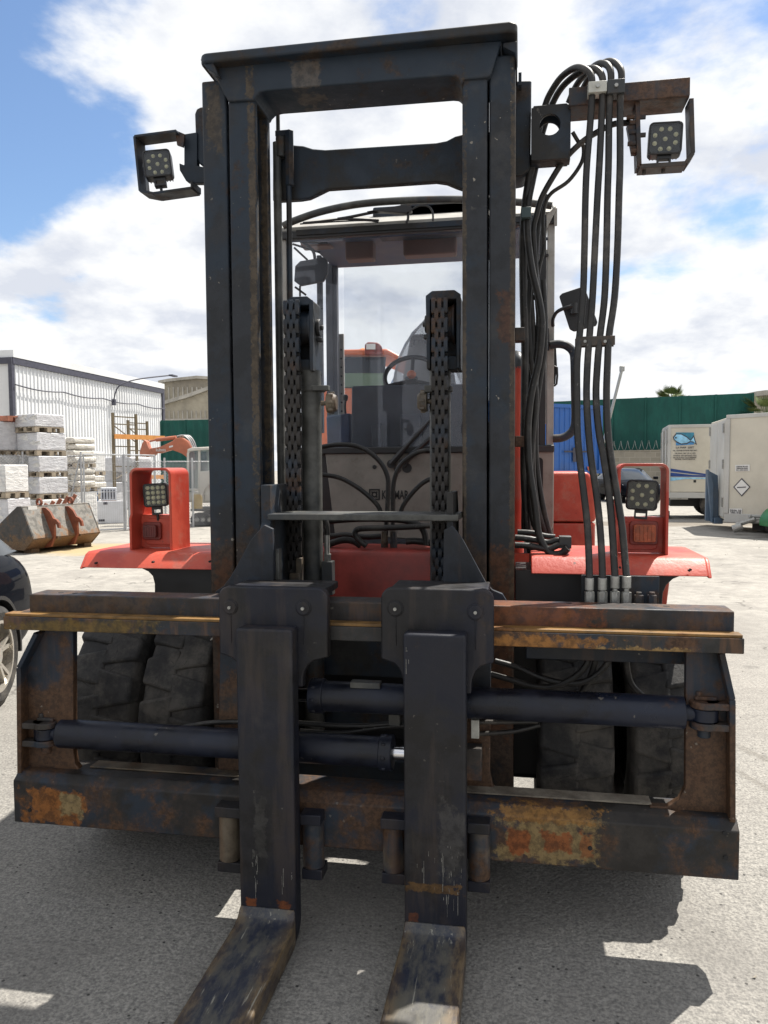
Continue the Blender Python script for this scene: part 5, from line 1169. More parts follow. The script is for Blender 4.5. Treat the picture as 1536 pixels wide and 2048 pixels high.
b = MB(); 
for k in range(26): x = P1[0][0] + 0.5 + k * 0.55; b.box(x, x + 0.16, -0.10, -0.005, 0, P1[0][1] - 0.4)
b.build('ribs', 'fibre_roof', r1, smooth=False)
r2, P2 = shed('factory_shed', 'low gabled beige shed right behind the green netting on the left', [(322, 812), (332, 809), (380, 795), (425, 778), (470, 795)], 0, 76)
b = MB()
for k in range(30): x = P2[0][0] + 0.3 + k * 0.42; b.box(x, x + 0.10, -0.07, -0.005, 3.0, P2[1][1] - 0.6 + 0.0 * k)
b.box(P2[0][0], P2[-1][0], -0.12, -0.005, P2[0][1] - 1.6, P2[0][1] - 1.2); b.build('ribs', 'fibre_roof', r2, smooth=False)

def net_fence(label, px0, yt0, px1, yt1, H, posts, base=0.0):
    A = gr(px0, yt0, H); B = gr(px1, yt1, H); A.z = B.z = 0; L = (B - A).length
    r = local_root('netting_fence', label, 'fence', A, B - A)
    b = MB(); n = 60
    for i in range(n):
        x0, x1 = L * i / n, L * (i + 1) / n; y0 = 0.04 * math.sin(i * 1.1); y1 = 0.04 * math.sin((i + 1) * 1.1)
        b.hull([(x0, y0, base), (x0, y0 + 0.03, base), (x0, y0 + 0.03, H), (x0, y0, H)], [(x1, y1, base), (x1, y1 + 0.03, base), (x1, y1 + 0.03, H), (x1, y1, H)])
    b.build('netting', 'green_net', r)
    for k in range(posts + 1):
        b = MB(); x = L * k / posts; b.box(x - 0.07, x + 0.07, 0.08, 0.2, 0, H + 0.02); b.box(x - 0.05, x + 0.05, -0.075, -0.045, base, H - 0.05); b.build('post', 'green_net', r)
    return r, A, B
netR, NA, NB = net_fence('tall dark green netting fence above the block wall on the right', 1040, 806, 1506, 786, 5.9, 7, base=0.5)
net_fence('green netting fence left of the mast in front of the beige shed', 322, 841, 470, 838, 4.6, 3)
# block wall with razor wire in front of the netting on the right
def block_wall():
    H = 2.55; A = gr(1040, 908, H); B = gr(1480, 896, H); A.z = B.z = 0
    # keep it parallel to and in front of the netting
    dirn = (NB - NA).normalized(); off = Vector((dirn.y, -dirn.x, 0)) * 1.2
    A = NA + off; B = NB + off; L = (B - A).length
    r = local_root('block_wall', 'beige concrete block wall topped with razor wire coils', 'wall', A, B - A)
    b = MB(); b.box(0, L, 0, 0.2, 0, H - 0.1); b.build('blocks', 'block_wall', r)
    b = MB(); b.box(-0.03, L + 0.03, -0.03, 0.23, H - 0.098, H); b.build('coping', 'block_wall', r)
    b = MB(); n = int(L / 0.42) * 14; pts = [(k * L / n, 0.1 + 0.30 * math.cos(k * 2 * math.pi / 14), H + 0.30 + 0.30 * math.sin(k * 2 * math.pi / 14)) for k in range(n + 1)]
    b.tube(pts, 0.014, 4, 1); b.build('razor_wire', 'zinc', r)
block_wall()

# ---- pale far building at the right edge, palms, lamp pole ---------------------
rb, PB = shed('pale_building', 'pale beige building beyond the end of the netting at the right edge', [(1508, 794), (1524, 792), (1580, 790)], 0, 58)
def frond_mat():
    t = NT('palm_leaf'); n = t.noise(3, 4, 0.6)
    MATS['palm_leaf'] = t.fin(t.mix(t.ramp(n, 0.35, 0.65), (0.055, 0.085, 0.022), (0.12, 0.15, 0.045)), 0.6, 0, 0.3)
frond_mat(); simple('palm_trunk', (0.12, 0.09, 0.06), 0.9, var=0.4, scale=6)
def palm(label, px, py_top, dist, R, seed):
    c = ontop(px, py_top, dist); rnd = random.Random(seed)
    r = thing('palm_tree', label, 'palm tree', (c.x, c.y, 0)); hz = c.z - R * 0.35
    b = MB(); b.tube([(0, 0, 0), (0.08, 0, hz * 0.5), (0, 0, hz)], [0.30, 0.26, 0.22], 12, 4); b.build('trunk', 'palm_trunk', r)
    b = MB()
    for k in range(46):
        az = rnd.uniform(0, 2 * math.pi); el = rnd.uniform(-0.5, 1.35); Lf = R * rnd.uniform(0.8, 1.1)
        d = Vector((math.cos(az) * math.cos(el), math.sin(az) * math.cos(el), math.sin(el)))
        side = d.cross(Vector((0, 0, 1))).normalized(); up = side.cross(d)
        m = d * Lf * 0.55; b.tube([(0, 0, hz), Vector((0, 0, hz)) + m], 0.02, 4, 1)
        hub = Vector((0, 0, hz)) + m
        for j in range(15):      # fan leaf segments
            a = -1.25 + 2.5 * j / 14; l = Lf * 0.55 * (1 - 0.25 * abs(a))
            t_ = (d * math.cos(a) + side * math.sin(a)) * l + Vector((0, 0, -0.10 * l)); w = side * math.cos(a) * 0.035 - d * math.sin(a) * 0.035
            b.face([hub - w * 0.3, hub + w * 0.3, hub + t_ * 0.6 + w, hub + t_, hub + t_ * 0.6 - w])
    b.build('crown', 'palm_leaf', r, smooth=False)
palm('fan palm whose crown shows above the middle of the green netting', 1343, 792, 62, 1.45, 3)
palm('fan palm growing in front of the pale building at the right edge', 1532, 815, 52, 1.7, 8)
def lamp_pole():
    base = gr(1197, 960); base = ontop(1196, 900, 40); t_ = ontop(1243, 742, 40); 
    r = thing('street_lamp', 'thin leaning lamp pole with a small head behind the hoses', 'street lamp', (base.x, base.y, 0))
    d = t_ - Vector((base.x, base.y, 0)); d.z = t_.z
    b = MB(); k = -0.28; b.tube([Vector((0, 0, 0)) + Vector((d.x, d.y, 0)) * -0.35, d], 0.075, 10, 1); b.build('pole', 'zinc', r)
    b = MB(); b.box(d.x - 0.10, d.x + 0.14, d.y - 0.1, d.y + 0.1, d.z - 0.02, d.z + 0.24); b.build('lamp_head', 'zinc', r, bev=0.03)
lamp_pole()
# weeds at the foot of the wall
def weeds():
    b = MB(); rnd = random.Random(5); c = gr(1196, 985)
    for k in range(420):
        x = rnd.gauss(0, 0.7); y = rnd.gauss(0, 0.5); h = rnd.uniform(0.15, 0.75); a = rnd.uniform(0, 6.28); l = Vector((math.cos(a), math.sin(a), 0)) * h * 0.5; w = Vector((-math.sin(a), math.cos(a), 0)) * 0.03
        o = Vector((c.x + x, c.y + y, 0)); b.face([o - w, o + w, o + l * 0.5 + Vector((0, 0, h * 0.7)) + w * 0.8, o + l + Vector((0, 0, h)), o + l * 0.5 + Vector((0, 0, h * 0.7)) - w * 0.8])
    o = b.build('weeds', 'grass_leaf', None, smooth=False); tag(o, 'bright green weeds at the foot of the block wall', 'weeds', None, 'stuff')
simple('grass_leaf', (0.12, 0.19, 0.04), 0.7, var=0.4, scale=3)
weeds()

# ---- container, trucks ---------------------------------------------------------
def paint_box(name, base, var=0.06, dirt=(0.3, 0.27, 0.22, 0.35), rough=0.45): return simple(name, base, rough, var=var, scale=1.2, dirt=dirt)
paint_box('blue_box', (0.020, 0.105, 0.36), 0.12, (0.05, 0.09, 0.2, 0.5)); paint_box('cream_box', (0.52, 0.49, 0.41)); paint_box('cream_shadow_side', (0.50, 0.50, 0.47)); paint_box('aluminium', (0.42, 0.42, 0.40), 0.1)
paint_box('blue_grey_steel', (0.085, 0.13, 0.19), 0.2); simple('truck_black', (0.016, 0.016, 0.017), 0.7)
simple('decal_navy', (0.010, 0.045, 0.20), 0.5); simple('decal_blue', (0.05, 0.24, 0.52), 0.5); simple('decal_sky', (0.25, 0.52, 0.72), 0.5); simple('decal_teal', (0.03, 0.20, 0.30), 0.5); simple('decal_white', (0.62, 0.62, 0.60), 0.5, var=0.05); simple('decal_text', (0.035, 0.035, 0.05), 0.5)
def tyre_set(b, x, y, r, w):
    b.lathe([(-w / 2, r * 0.5), (-w / 2, r * 0.9), (-w * 0.38, r), (w * 0.38, r), (w / 2, r * 0.9), (w / 2, r * 0.5), (w * 0.3, r * 0.45), (w * 0.3, 0.001), (-w * 0.3, 0.001), (-w * 0.3, r * 0.45)], (x, y, r), 'y', 28)
def blue_container():
    A = ontop(1100, 900, 33); B = ontop(1203, 900, 35); xd = B - A; p = A - unit(xd) * 5.0
    r = local_root('shipping_container', 'blue ribbed container raised on legs behind the forklift', 'container', p, xd)
    L = loc(r, B).x; zb, zt = 1.25, EYE + (935 - 815) / FPX * 33.6
    b = MB(); b.box(0.03, L - 0.03, 0.03, 8, zb + 0.02, zt - 0.02); b.build('body', 'blue_box', r)
    b = MB(); corrugated(b, L - 0.25, zb + 0.15, zt - 0.15, 0.28, 0.04, 0.02); b.build('ribbed_side', 'blue_box', r, smooth=False)
    b = MB(); b.box(0, L, -0.05, 0.03, zt - 0.15, zt); b.box(0, L, -0.05, 0.03, zb, zb + 0.15); b.box(L - 0.18, L, -0.055, 0.05, zb - 0.01, zt + 0.01); b.build('frame_rail', 'blue_box', r)
    b = MB(); x = L - 2.2; b.box(x, x + 1.4, -0.08, -0.06, zb + 0.9, zb + 0.97); b.box(x + 0.5, x + 0.7, -0.07, -0.06, zb + 0.5, zb + 1.1); b.build('bracket', 'dark_trim', r)
    for (x, y) in ((1.0, 0.5), (L - 1.0, 0.5), (1.0, 7.4), (L - 1.0, 7.4)):
        b = MB(); b.box(x - 0.1, x + 0.1, y - 0.1, y + 0.1, 0, zb + 0.02); b.build('leg', 'truck_black', r)
    b = MB(); b.prism(pxpoly_l(r, [(1172, 933), (1186, 934), (1186, 943), (1174, 942)]), 'y', -0.07, -0.062); b.build('sticker', 'fork_rusty_label', r)
def pxpoly_l(r, pts, y=0.0):
    """photo points laid on the local XZ plane of a root"""
    n = Vector((-math.sin(r.rotation_euler.z), math.cos(r.rotation_euler.z), 0)); O = Vector((r.location.x, r.location.y, 0)) + n * y
    out = []
    for (px, py) in pts:
        d = ray(px, py); s = O.dot(n) / d.dot(n); w = d * s; q = loc(r, w); out.append((q.x, EYE + w.z))
    return out
simple('fork_rusty_label', (0.40, 0.10, 0.05), 0.6)
blue_container()

def dec(r, name, mat, pts, y=-0.012, t_=0.006, par=None):
    b = MB(); b.prism(pxpoly_l(r, pts), 'y', y, y + t_); return b.build(name, mat, par or r, smooth=False)
def put_text(r, par, body, px, py, hpx, wpx, mat, y=-0.012, bold=False):
    tb = text_mb(body, 1.0, 0.003, bold); xs = [v.co.x for v in tb.bm.verts]; zs = [v.co.z for v in tb.bm.verts]
    a = pxpoly_l(r, [(px - wpx / 2, py + hpx / 2), (px + wpx / 2, py - hpx / 2)]); w = a[1][0] - a[0][0]; h = a[1][1] - a[0][1]
    sx = w / (max(xs) - min(xs)); sz = h / (max(zs) - min(zs)); cx_ = (max(xs) + min(xs)) / 2; cz_ = (max(zs) + min(zs)) / 2
    tb.xf(Matrix.Translation(((a[0][0] + a[1][0]) / 2, y, (a[0][1] + a[1][1]) / 2)) @ Matrix.Diagonal((sx, 1, sz, 1)) @ Matrix.Translation((-cx_, 0, -cz_))); return tb.build('lettering', mat, par, smooth=False)

def fish_truck():
    A = gr(1337, 1040); A = ontop(1337, 940, 24.0); B = ontop(1425, 940, 24.12)
    r = local_root('box_truck', 'cream refrigerated box truck with blue fish logo and blue side stripes', 'truck', Vector((A.x, A.y, 0)), B - A)
    zt = pxpoly_l(r, [(1340, 852)])[0][1]; zb = pxpoly_l(r, [(1340, 985)])[0][1]; Ls = 6.2
    xl = -0.15
    body = MB(); body.box(0, Ls, 0, 2.4, zb, zt); bo = body.build('body', 'cream_box', r, bev=0.03)
    b = MB(); b.box(-0.02, Ls, -0.02, 2.42, zt - 0.06, zt + 0.03); b.box(-0.02, Ls, -0.03, 0.0, zb - 0.16, zb + 0.0); b.box(-0.03, 0.05, -0.03, 0.05, zb, zt); b.box(-0.03, 0.05, 2.36, 2.43, zb, zt); b.build('edge_rail', 'aluminium', r, bev=0.008)
    b = MB(); b.box(-0.035, -0.005, 0.08, 1.17, zb + 0.03, zt - 0.08); b.build('rear_door', 'cream_shadow_side', r, bev=0.005)
    b = MB(); b.box(-0.035, -0.005, 1.20, 2.32, zb + 0.03, zt - 0.08); b.build('rear_door', 'cream_shadow_side', r, bev=0.005)
    for y in (0.1, 0.95, 1.35, 2.25):
        b = MB()
        for z in (zb + 0.3, zb + 0.9, zt - 0.5): b.box(-0.07, -0.035, y - 0.05, y + 0.05, z, z + 0.12)
        b.cyl((-0.055, y, zb + 0.05), (-0.055, y, zt - 0.1), 0.015, 8); b.build('door_bar', 'zinc', r)
    b = MB(); b.box(0.1, Ls + 2, 0.5, 1.9, zb - 0.42, zb - 0.17); b.box(-0.05, 0.06, 0.1, 2.3, zb - 0.75, zb - 0.55); b.build('chassis', 'truck_black', r)
    b = MB(); p = pxpoly_l(r, [(1341, 986), (1376, 999)]); b.box(p[0][0], p[1][0], 0.03, 0.10, p[1][1], p[0][1] - 0.03); b.build('light_panel', 'cream_shadow_side', r)
    b = MB(); p = pxpoly_l(r, [(1359, 992)])[0]; b.cyl((p[0], -0.01, p[1]), (p[0], 0.03, p[1]), 0.09, 16); b.build('round_light', 'zinc', r)
    for x in (1.35, 4.9, 7.6):
        b = MB(); tyre_set(b, x, 0.25, 0.46, 0.28); b.build('wheel', 'tyre', r)
        b = MB(); tyre_set(b, x, 2.15, 0.46, 0.28); b.build('wheel', 'tyre', r)
    b = MB(); b.box(Ls + 0.2, Ls + 2.0, 0.05, 2.35, 0.5, 2.4); b.build('driver_cab', 'cream_box', r, bev=0.15)
    b = MB(); b.cyl((2.0, 0.5, 0.62), (2.9, 0.5, 0.62), 0.22, 16); b.build('air_tank', 'truck_black', r)
    # logo: two blue panels with an outlined fish and its forked tail
    k = dec(r, 'logo', 'decal_teal', [(1352, 865), (1388, 865), (1388, 880), (1352, 880)]); dec(r, 'logo_panel', 'decal_blue', [(1352, 881), (1388, 881), (1388, 889), (1352, 891)], par=k)
    fish_o = [(1346, 874), (1352, 867), (1362, 867), (1374, 873), (1381, 880), (1387, 871), (1388, 870), (1391, 882), (1394, 890), (1386, 885), (1381, 884), (1374, 888), (1362, 889), (1353, 885), (1347, 879)]
    fish_i = [(1348, 875), (1353, 869), (1362, 869), (1373, 875), (1381, 882), (1386, 876), (1387, 874), (1389, 882), (1391, 887), (1386, 883), (1380, 882), (1373, 886), (1362, 887), (1354, 883), (1349, 879)]
    dec(r, 'fish_outline', 'decal_text', fish_o, -0.020, 0.006, k); dec(r, 'fish', 'decal_sky', fish_i, -0.026, 0.005, k); dec(r, 'fish_eye', 'decal_text', [(1350, 874), (1353, 874), (1353, 877), (1350, 877)], -0.031, 0.004, k)
    put_text(r, k, 'LA MAR  DIST', 1370, 895, 4.2, 36, 'decal_text')
    for (s, y, w) in (('TEL. DISTRIBUCION DE PESCADO', 901, 48), ('TEL/FAX. 507 35 61 352', 906.5, 42), ('MARIA TELEFONO 956', 911, 46), ('ES ALTURA GUTIERREZ', 915, 46), ('MOVIL MAYORISTA', 918.5, 40)):
        put_text(r, k, s, 1370, y, 3.0, w, 'decal_text')
    # stripes
    s1 = dec(r, 'stripe', 'decal_navy', [(1341, 937), (1380, 943), (1428, 950), (1428, 952), (1385, 948), (1341, 943)])
    dec(r, 'stripe', 'decal_navy', [(1341, 945), (1385, 950), (1428, 951), (1428, 954), (1341, 953)], -0.012, 0.006)
    dec(r, 'stripe', 'decal_sky', [(1341, 954.5), (1428, 955.5), (1428, 957.5), (1370, 958), (1341, 962)])
    dec(r, 'hatch', 'truck_black', [(1387, 960), (1392, 960), (1392, 965), (1387, 965)])
fish_truck()

def container_trailer():
    A = ontop(1452, 940, 20.0); zc = None; B = ontop(1560, 940, 19.4); C2 = ontop(1421, 940, 22.2)
    r = local_root('box_trailer', 'white insulated box trailer with diamond hazard placard', 'trailer', Vector((A.x, A.y, 0)), B - A)
    zt = pxpoly_l(r, [(1456, 835)])[0][1]; zb = pxpoly_l(r, [(1456, 1040)])[0][1]; c2 = loc(r, C2); W = c2.y; L = 6.5
    b = MB(); b.hull([(0, 0, zb), (L, 0, zb), (L, 0, zt), (0, 0, zt)], [(c2.x, W, zb), (L, W, zb), (L, W, zt), (c2.x, W, zt)]); bo = b.build('body', 'cream_box', r, bev=0.02)
    b = MB(); b.box(-0.01, L, -0.02, 0.04, zt - 0.03, zt + 0.06); b.box(-0.02, L, -0.02, 0.02, zb - 0.05, zb + 0.16); b.box(-0.03, 0.09, -0.03, 0.09, zb + 0.16, zt - 0.03); b.build('edge_rail', 'aluminium', r, bev=0.01)
    # leaf doors on the slanted short side
    d = Vector((c2.x, W, 0)); n = Vector((-W, c2.x, 0)).normalized()
    if n.y > 0: n = -n
    n = Vector((-abs(n.x), n.y, 0)) if d.x < 0 else n
    b = MB(); u = d.normalized(); o = Vector((0, 0, 0))
    nn = Vector((u.y, -u.x, 0)); nn = nn if nn.x < 0 or nn.y < 0 else -nn
    nn = -Vector((u.y, -u.x, 0)) if (Vector((u.y, -u.x, 0))).x > 0 else Vector((u.y, -u.x, 0))
    def P3(s, z, e): v = u * s + nn * e; return (v.x, v.y, z)
    Ld = d.length
    for (s0, s1) in ((0.10, Ld * 0.5 - 0.02), (Ld * 0.5 + 0.02, Ld - 0.06)):
        b = MB(); b.hull([P3(s0, zb + 0.06, 0.0), P3(s1, zb + 0.06, 0.0), P3(s1, zt - 0.06, 0.0), P3(s0, zt - 0.06, 0.0)], [P3(s0, zb + 0.06, 0.03), P3(s1, zb + 0.06, 0.03), P3(s1, zt - 0.06, 0.03), P3(s0, zt - 0.06, 0.03)]); b.build('rear_door', 'cream_shadow_side', r, bev=0.004)
    b = MB()
    for s in (0.12, Ld - 0.15):
        for z in (zb + 0.3, (zb + zt) / 2, zt - 0.35): b.hull([P3(s, z, 0.03), P3(s + 0.1, z, 0.03), P3(s + 0.1, z + 0.22, 0.03), P3(s, z + 0.22, 0.03)], [P3(s, z, 0.06), P3(s + 0.1, z, 0.06), P3(s + 0.1, z + 0.22, 0.06), P3(s, z + 0.22, 0.06)])
    b.build('hinges', 'zinc', r)
    k = dec(r, 'placard', 'decal_text', [(1484, 956), (1501, 974), (1484, 993), (1467, 974)], -0.014, 0.006); dec(r, 'placard_face', 'decal_white', [(1484, 959), (1499, 974), (1484, 990), (1470, 974)], -0.019, 0.005, k); dec(r, 'placard_bar', 'decal_text', [(1475, 974), (1493, 973), (1493, 975), (1475, 976)], -0.023, 0.004, k)
    k = dec(r, 'notice', 'decal_white', [(1471, 930), (1500, 929), (1500, 942), (1471, 943)], -0.014, 0.006)
    for (s, y) in (('CARGAR SIN GAS', 933), ('TEMPERATURA MAXIMA', 936.5), ('DE AISLADO', 940)): put_text(r, k, s, 1485, y, 2.4, 23, 'decal_text', -0.018)
    k = dec(r, 'plate_sticker', 'decal_white', [(1459, 1017), (1485, 1017), (1485, 1035), (1459, 1035)], -0.014, 0.006)
    put_text(r, k, 'MMA 50', 1472, 1021, 3, 22, 'decal_text', -0.018); put_text(r, k, 'TARA 10 02', 1472, 1025, 3, 22, 'decal_text', -0.018)
    b = MB(); b.box(0.5, L, 0.3, W - 0.3, zb - 0.22, zb - 0.06); b.build('chassis', 'truck_black', r)
    b = MB(); tyre_set(b, 3.2, 0.25, 0.34, 0.2); b.build('wheel', 'tyre', r)
    b = MB(); tyre_set(b, 3.2, W - 0.3, 0.34, 0.2); b.build('wheel', 'tyre', r)
    # drawbar and jockey wheel lying in front
    b = MB(); q = pxpoly_l(r, [(1478, 1040), (1500, 1038), (1536, 1040)], -0.5)
    b.tube([(q[0][0], -0.6, 0.22), (q[0][0] + 0.35, -0.5, 0.36), (q[1][0], -0.4, 0.30), (q[2][0], -0.25, 0.32)], 0.055, 8, 3); b.cyl((q[0][0] - 0.05, -0.65, 0.12), (q[0][0] + 0.12, -0.58, 0.2), 0.09, 12); b.tube([(q[0][0] + 0.3, -0.55, 0.40), (q[1][0], -0.45, 0.42), (q[2][0], -0.25, 0.40)], 0.03, 8, 3); b.build('drawbar', 'zinc', r)
    # blue-grey loading ramp leaning on the trailer
    rp = local_root('loading_ramp', 'blue-grey steel ramp standing upright against the white trailer', 'ramp', Vector((ontop(1412, 1000, 20.6).x, ontop(1412, 1000, 20.6).y, 0)), Vector((math.cos(_y), math.sin(_y), 0)))
    pp = pxpoly_l(rp, [(1413, 939), (1436, 951), (1440, 1046), (1411, 1041)]); pp = [(a, max(z, 0.0)) for a, z in pp]
    b = MB(); b.prism(pp, 'y', 0, 0.06); b.build('ramp_plate', 'blue_grey_steel', rp, bev=0.01)
    q = pxpoly_l(rp, [(1411, 939), (1415, 939), (1424, 968), (1423, 1045), (1420, 1045)]); b = MB(); b.prism([(a, max(z, 0.0)) for a, z in q], 'y', -0.10, -0.002); b.build('side_rail', 'blue_grey_steel', rp, bev=0.01)
    q = pxpoly_l(rp, [(1424, 1035), (1441, 1035), (1441, 1047), (1424, 1047)]); b = MB(); b.prism([(a, max(z, 0.0)) for a, z in q], 'y', -0.14, -0.004); b.build('foot', 'blue_grey_steel', rp, bev=0.01)
container_trailer()

# ---- small green machine cut by the right edge -------------------------------------
def green_bike():
    p = ontop(1597, 1040, 18.2); r = thing('quad_bike', 'small green and white quad bike cut off by the right edge', 'quad bike', (p.x, p.y, 0), _y)
    simple('bike_green', (0.012, 0.16, 0.045), 0.35); simple('bike_white', (0.6, 0.6, 0.58), 0.4, var=0.05)
    for (x, y) in ((0.0, 0), (0.0, 0.8), (1.15, 0), (1.15, 0.8)):
        b = MB(); tyre_set(b, x, y, 0.27, 0.22); b.build('wheel', 'tyre', r)
    b = MB()
    for x in (0.0, 1.15): b.prism(arc(x, 0.30, 0.36, -10, 190, 12) + list(reversed(arc(x, 0.30, 0.31, -10, 190, 12))), 'y', -0.15, 0.95)
    b.build('mudguard', 'bike_green', r, bev=0.01)
    b = MB(); b.prism([(-0.1, 0.55), (0.5, 0.50), (1.2, 0.6), (1.3, 0.75), (0.6, 0.78), (0.1, 0.92), (-0.15, 0.80)], 'y', 0.15, 0.65); b.build('body', 'bike_white', r, bev=0.04)
    b = MB(); b.box(0.4, 1.0, 0.2, 0.6, 0.78, 0.88); b.build('seat', 'black_plastic', r, bev=0.03)
    b = MB(); b.tube([(0.15, 0.0, 1.05), (0.12, 0.25, 1.0), (0.12, 0.55, 1.0), (0.15, 0.8, 1.05)], 0.018, 8, 3); b.cyl((0.12, 0.4, 0.8), (0.12, 0.4, 1.0), 0.025, 8); b.build('handlebar', 'black_plastic', r)
green_bike()

# ---- cars --------------------------------------------------------------------------
def car_paint(name, col):
    t = NT(name); t.b.inputs['Coat Weight'].default_value = 0.22; t.b.inputs['Coat Roughness'].default_value = 0.04
    t.b.inputs['Coat IOR'].default_value = 1.35; MATS[name] = t.fin(t.mix(t.ramp(t.noise(3, 4, 0.6), 0.4, 0.7), col, tuple(c * 1.3 for c in col)), 0.6, 0.0, 0.0)
car_paint('car_black', (0.006, 0.007, 0.010)); simple('alloy', (0.50, 0.47, 0.42), 0.3, 0.7, var=0.1); simple('headlamp', (0.55, 0.58, 0.62), 0.15, 0.3, var=0.1)
def car(label, loc_, rz, group=None, detail=True, W=1.82, Lc=4.4, tiltwheel=0):
    """a hatchback built nose towards local +X, centre at origin"""
    r = thing('parked_car', label, 'car', loc_, rz)
    rw = 0.335; ax = (1.35, -1.30); h = W / 2
    # body: cross-sections along the length, lofted
    st = [(-2.2, 0.42, 0.66, 0.80, 0.90), (-2.1, 0.30, 0.86, 0.95, 0.95), (-1.75, 0.22, 0.92, 1.02, 1.0), (-0.9, 0.20, 0.94, 1.00, 1.0), (0.4, 0.20, 0.92, 0.97, 1.0), (1.0, 0.20, 0.90, 0.97, 1.0), (1.5, 0.22, 0.84, 0.92, 0.99), (1.95, 0.26, 0.70, 0.79, 0.93), (2.15, 0.30, 0.56, 0.66, 0.80), (2.22, 0.36, 0.50, 0.58, 0.66)]
    b = MB(); rings = []
    for (x, zl, zs, zt, wf) in st:
        w = h * wf; pts = [(-w * 0.92, zl), (-w, zl + 0.10), (-w * 1.0, zs * 0.75), (-w * 0.97, zs), (-w * 0.80, zt), (-w * 0.4, zt + 0.03), (0, zt + 0.04), (w * 0.4, zt + 0.03), (w * 0.80, zt), (w * 0.97, zs), (w * 1.0, zs * 0.75), (w, zl + 0.10), (w * 0.92, zl)]
        rings.append([b.bm.verts.new((x, p[0], p[1])) for p in pts])
    for A, B in zip(rings, rings[1:]):
        n = len(A)
        for i in range(n): b.bm.faces.new((A[i], A[(i + 1) % n], B[(i + 1) % n], B[i]))
    b.bm.faces.new(rings[0]); b.bm.faces.new(rings[-1])
    body = b.build('body', 'car_black', r, sharp=50)
    sub = body.modifiers.new('sub', 'SUBSURF'); sub.levels = sub.render_levels = 2
    cutters = []
    for a in ax:
        for s in (-1, 1):
            cb = MB(); cb.cyl((a, s * (h - 0.30), rw), (a, s * (h + 0.3), rw), rw + 0.045, 40); co_ = cb.build('cut', 'dark_void', r); cutters.append(co_)
            bo_ = body.modifiers.new('arch', 'BOOLEAN'); bo_.operation = 'DIFFERENCE'; bo_.object = co_; bo_.solver = 'EXACT'
    bpy.context.view_layer.update(); dg = bpy.context.evaluated_depsgraph_get()
    me2 = bpy.data.meshes.new_from_object(body.evaluated_get(dg)); body.modifiers.clear(); body.data = me2
    me2.materials.clear(); me2.materials.append(MATS['car_black'])
    for p_ in me2.polygons: p_.material_index = 0
    me2.polygons.foreach_set('use_smooth', [True] * len(me2.polygons)); me2.set_sharp_from_angle(angle=R_(40))
    for co_ in cutters: bpy.data.objects.remove(co_)
    # greenhouse
    gs = [(-2.0, 0.96, 0.98, 0.80), (-1.65, 0.95, 1.33, 0.74), (-0.9, 0.94, 1.44, 0.72), (0.0, 0.94, 1.45, 0.72), (0.35, 0.94, 1.38, 0.73), (1.15, 0.93, 0.96, 0.80)]
    b = MB(); rings = []
    for (x, z0, z1, wf) in gs:
        w = h * wf; pts = [(-h * 0.86, z0), (-w - 0.03, z0 + (z1 - z0) * 0.55), (-w + 0.04, z1 - 0.01), (-w * 0.5, z1 + 0.02), (0, z1 + 0.025), (w * 0.5, z1 + 0.02), (w - 0.04, z1 - 0.01), (w + 0.03, z0 + (z1 - z0) * 0.55), (h * 0.86, z0)]
        rings.append([b.bm.verts.new((x, p[0], p[1])) for p in pts])
    for A, B in zip(rings, rings[1:]):
        n = len(A)
        for i in range(n - 1): b.bm.faces.new((A[i], A[(i + 1)], B[(i + 1)], B[i]))
    b.build('windows', 'car_glass_dark', r, sharp=60)
    b = MB(); b.prism([(-1.62, 1.35), (-0.9, 1.455), (0.0, 1.465), (0.33, 1.40), (0.30, 1.37), (0.0, 1.43), (-0.9, 1.425), (-1.6, 1.32)], 'y', -h * 0.66, h * 0.66); b.build('roof', 'car_black', r, bev=0.01)
    for a in ax:
        for s in (-1, 1):
            y = s * (h - 0.10)
            b = MB(); b.lathe([(-0.095, 0.232), (-0.105, rw * 0.86), (-0.085, rw - 0.008), (-0.07, rw), (0.07, rw), (0.085, rw - 0.008), (0.105, rw * 0.86), (0.095, 0.232)], (a, y, rw), 'y', 48)
            wo = b.build('wheel', 'tyre', r)
            b = MB(); cxy = Vector((a, y + s * 0.085, rw)); b.lathe([(0.012 * s, 0.216), (0.012 * s, 0.236), (-s * 0.15, 0.236), (-s * 0.15, 0.216)], cxy, 'y', 48); b.cyl(cxy + Vector((0, -s * 0.12, 0)), cxy + Vector((0, -s * 0.10, 0)), 0.15, 24)
            for k in range(5):
                for dd in (-0.10, 0.10):
                    an = 2 * math.pi * k / 5 + 0.3
                    d1 = Vector((math.cos(an), 0, math.sin(an))); d2 = Vector((math.cos(an + dd * 1.6), 0, math.sin(an + dd * 1.6))); nrm = Vector((-math.sin(an), 0, math.cos(an))) * 0.012
                    p, q = cxy + d1 * 0.05 + Vector((0, -s * 0.012, 0)), cxy + d2 * 0.222
                    b.hull([p - nrm, p + nrm, p + nrm + Vector((0, -s * 0.03, 0)), p - nrm + Vector((0, -s * 0.03, 0))], [q - nrm, q + nrm, q + nrm + Vector((0, -s * 0.03, 0)), q - nrm + Vector((0, -s * 0.03, 0))])
            b.cyl(cxy + Vector((0, -s * 0.04, 0)), cxy + Vector((0, s * 0.004, 0)), 0.055, 20)
            b.build('rim', 'alloy', wo)
            # wheel arch lip and dark well
            b = MB(); b.prism(arc(a, rw, rw + 0.062, -8, 188, 24) + list(reversed(arc(a, rw, rw + 0.036, -8, 188, 24))), 'y', min(s * (h - 0.28), s * (h - 0.005)), max(s * (h - 0.28), s * (h - 0.005))); b.build('wheel_arch', 'black_plastic', r)
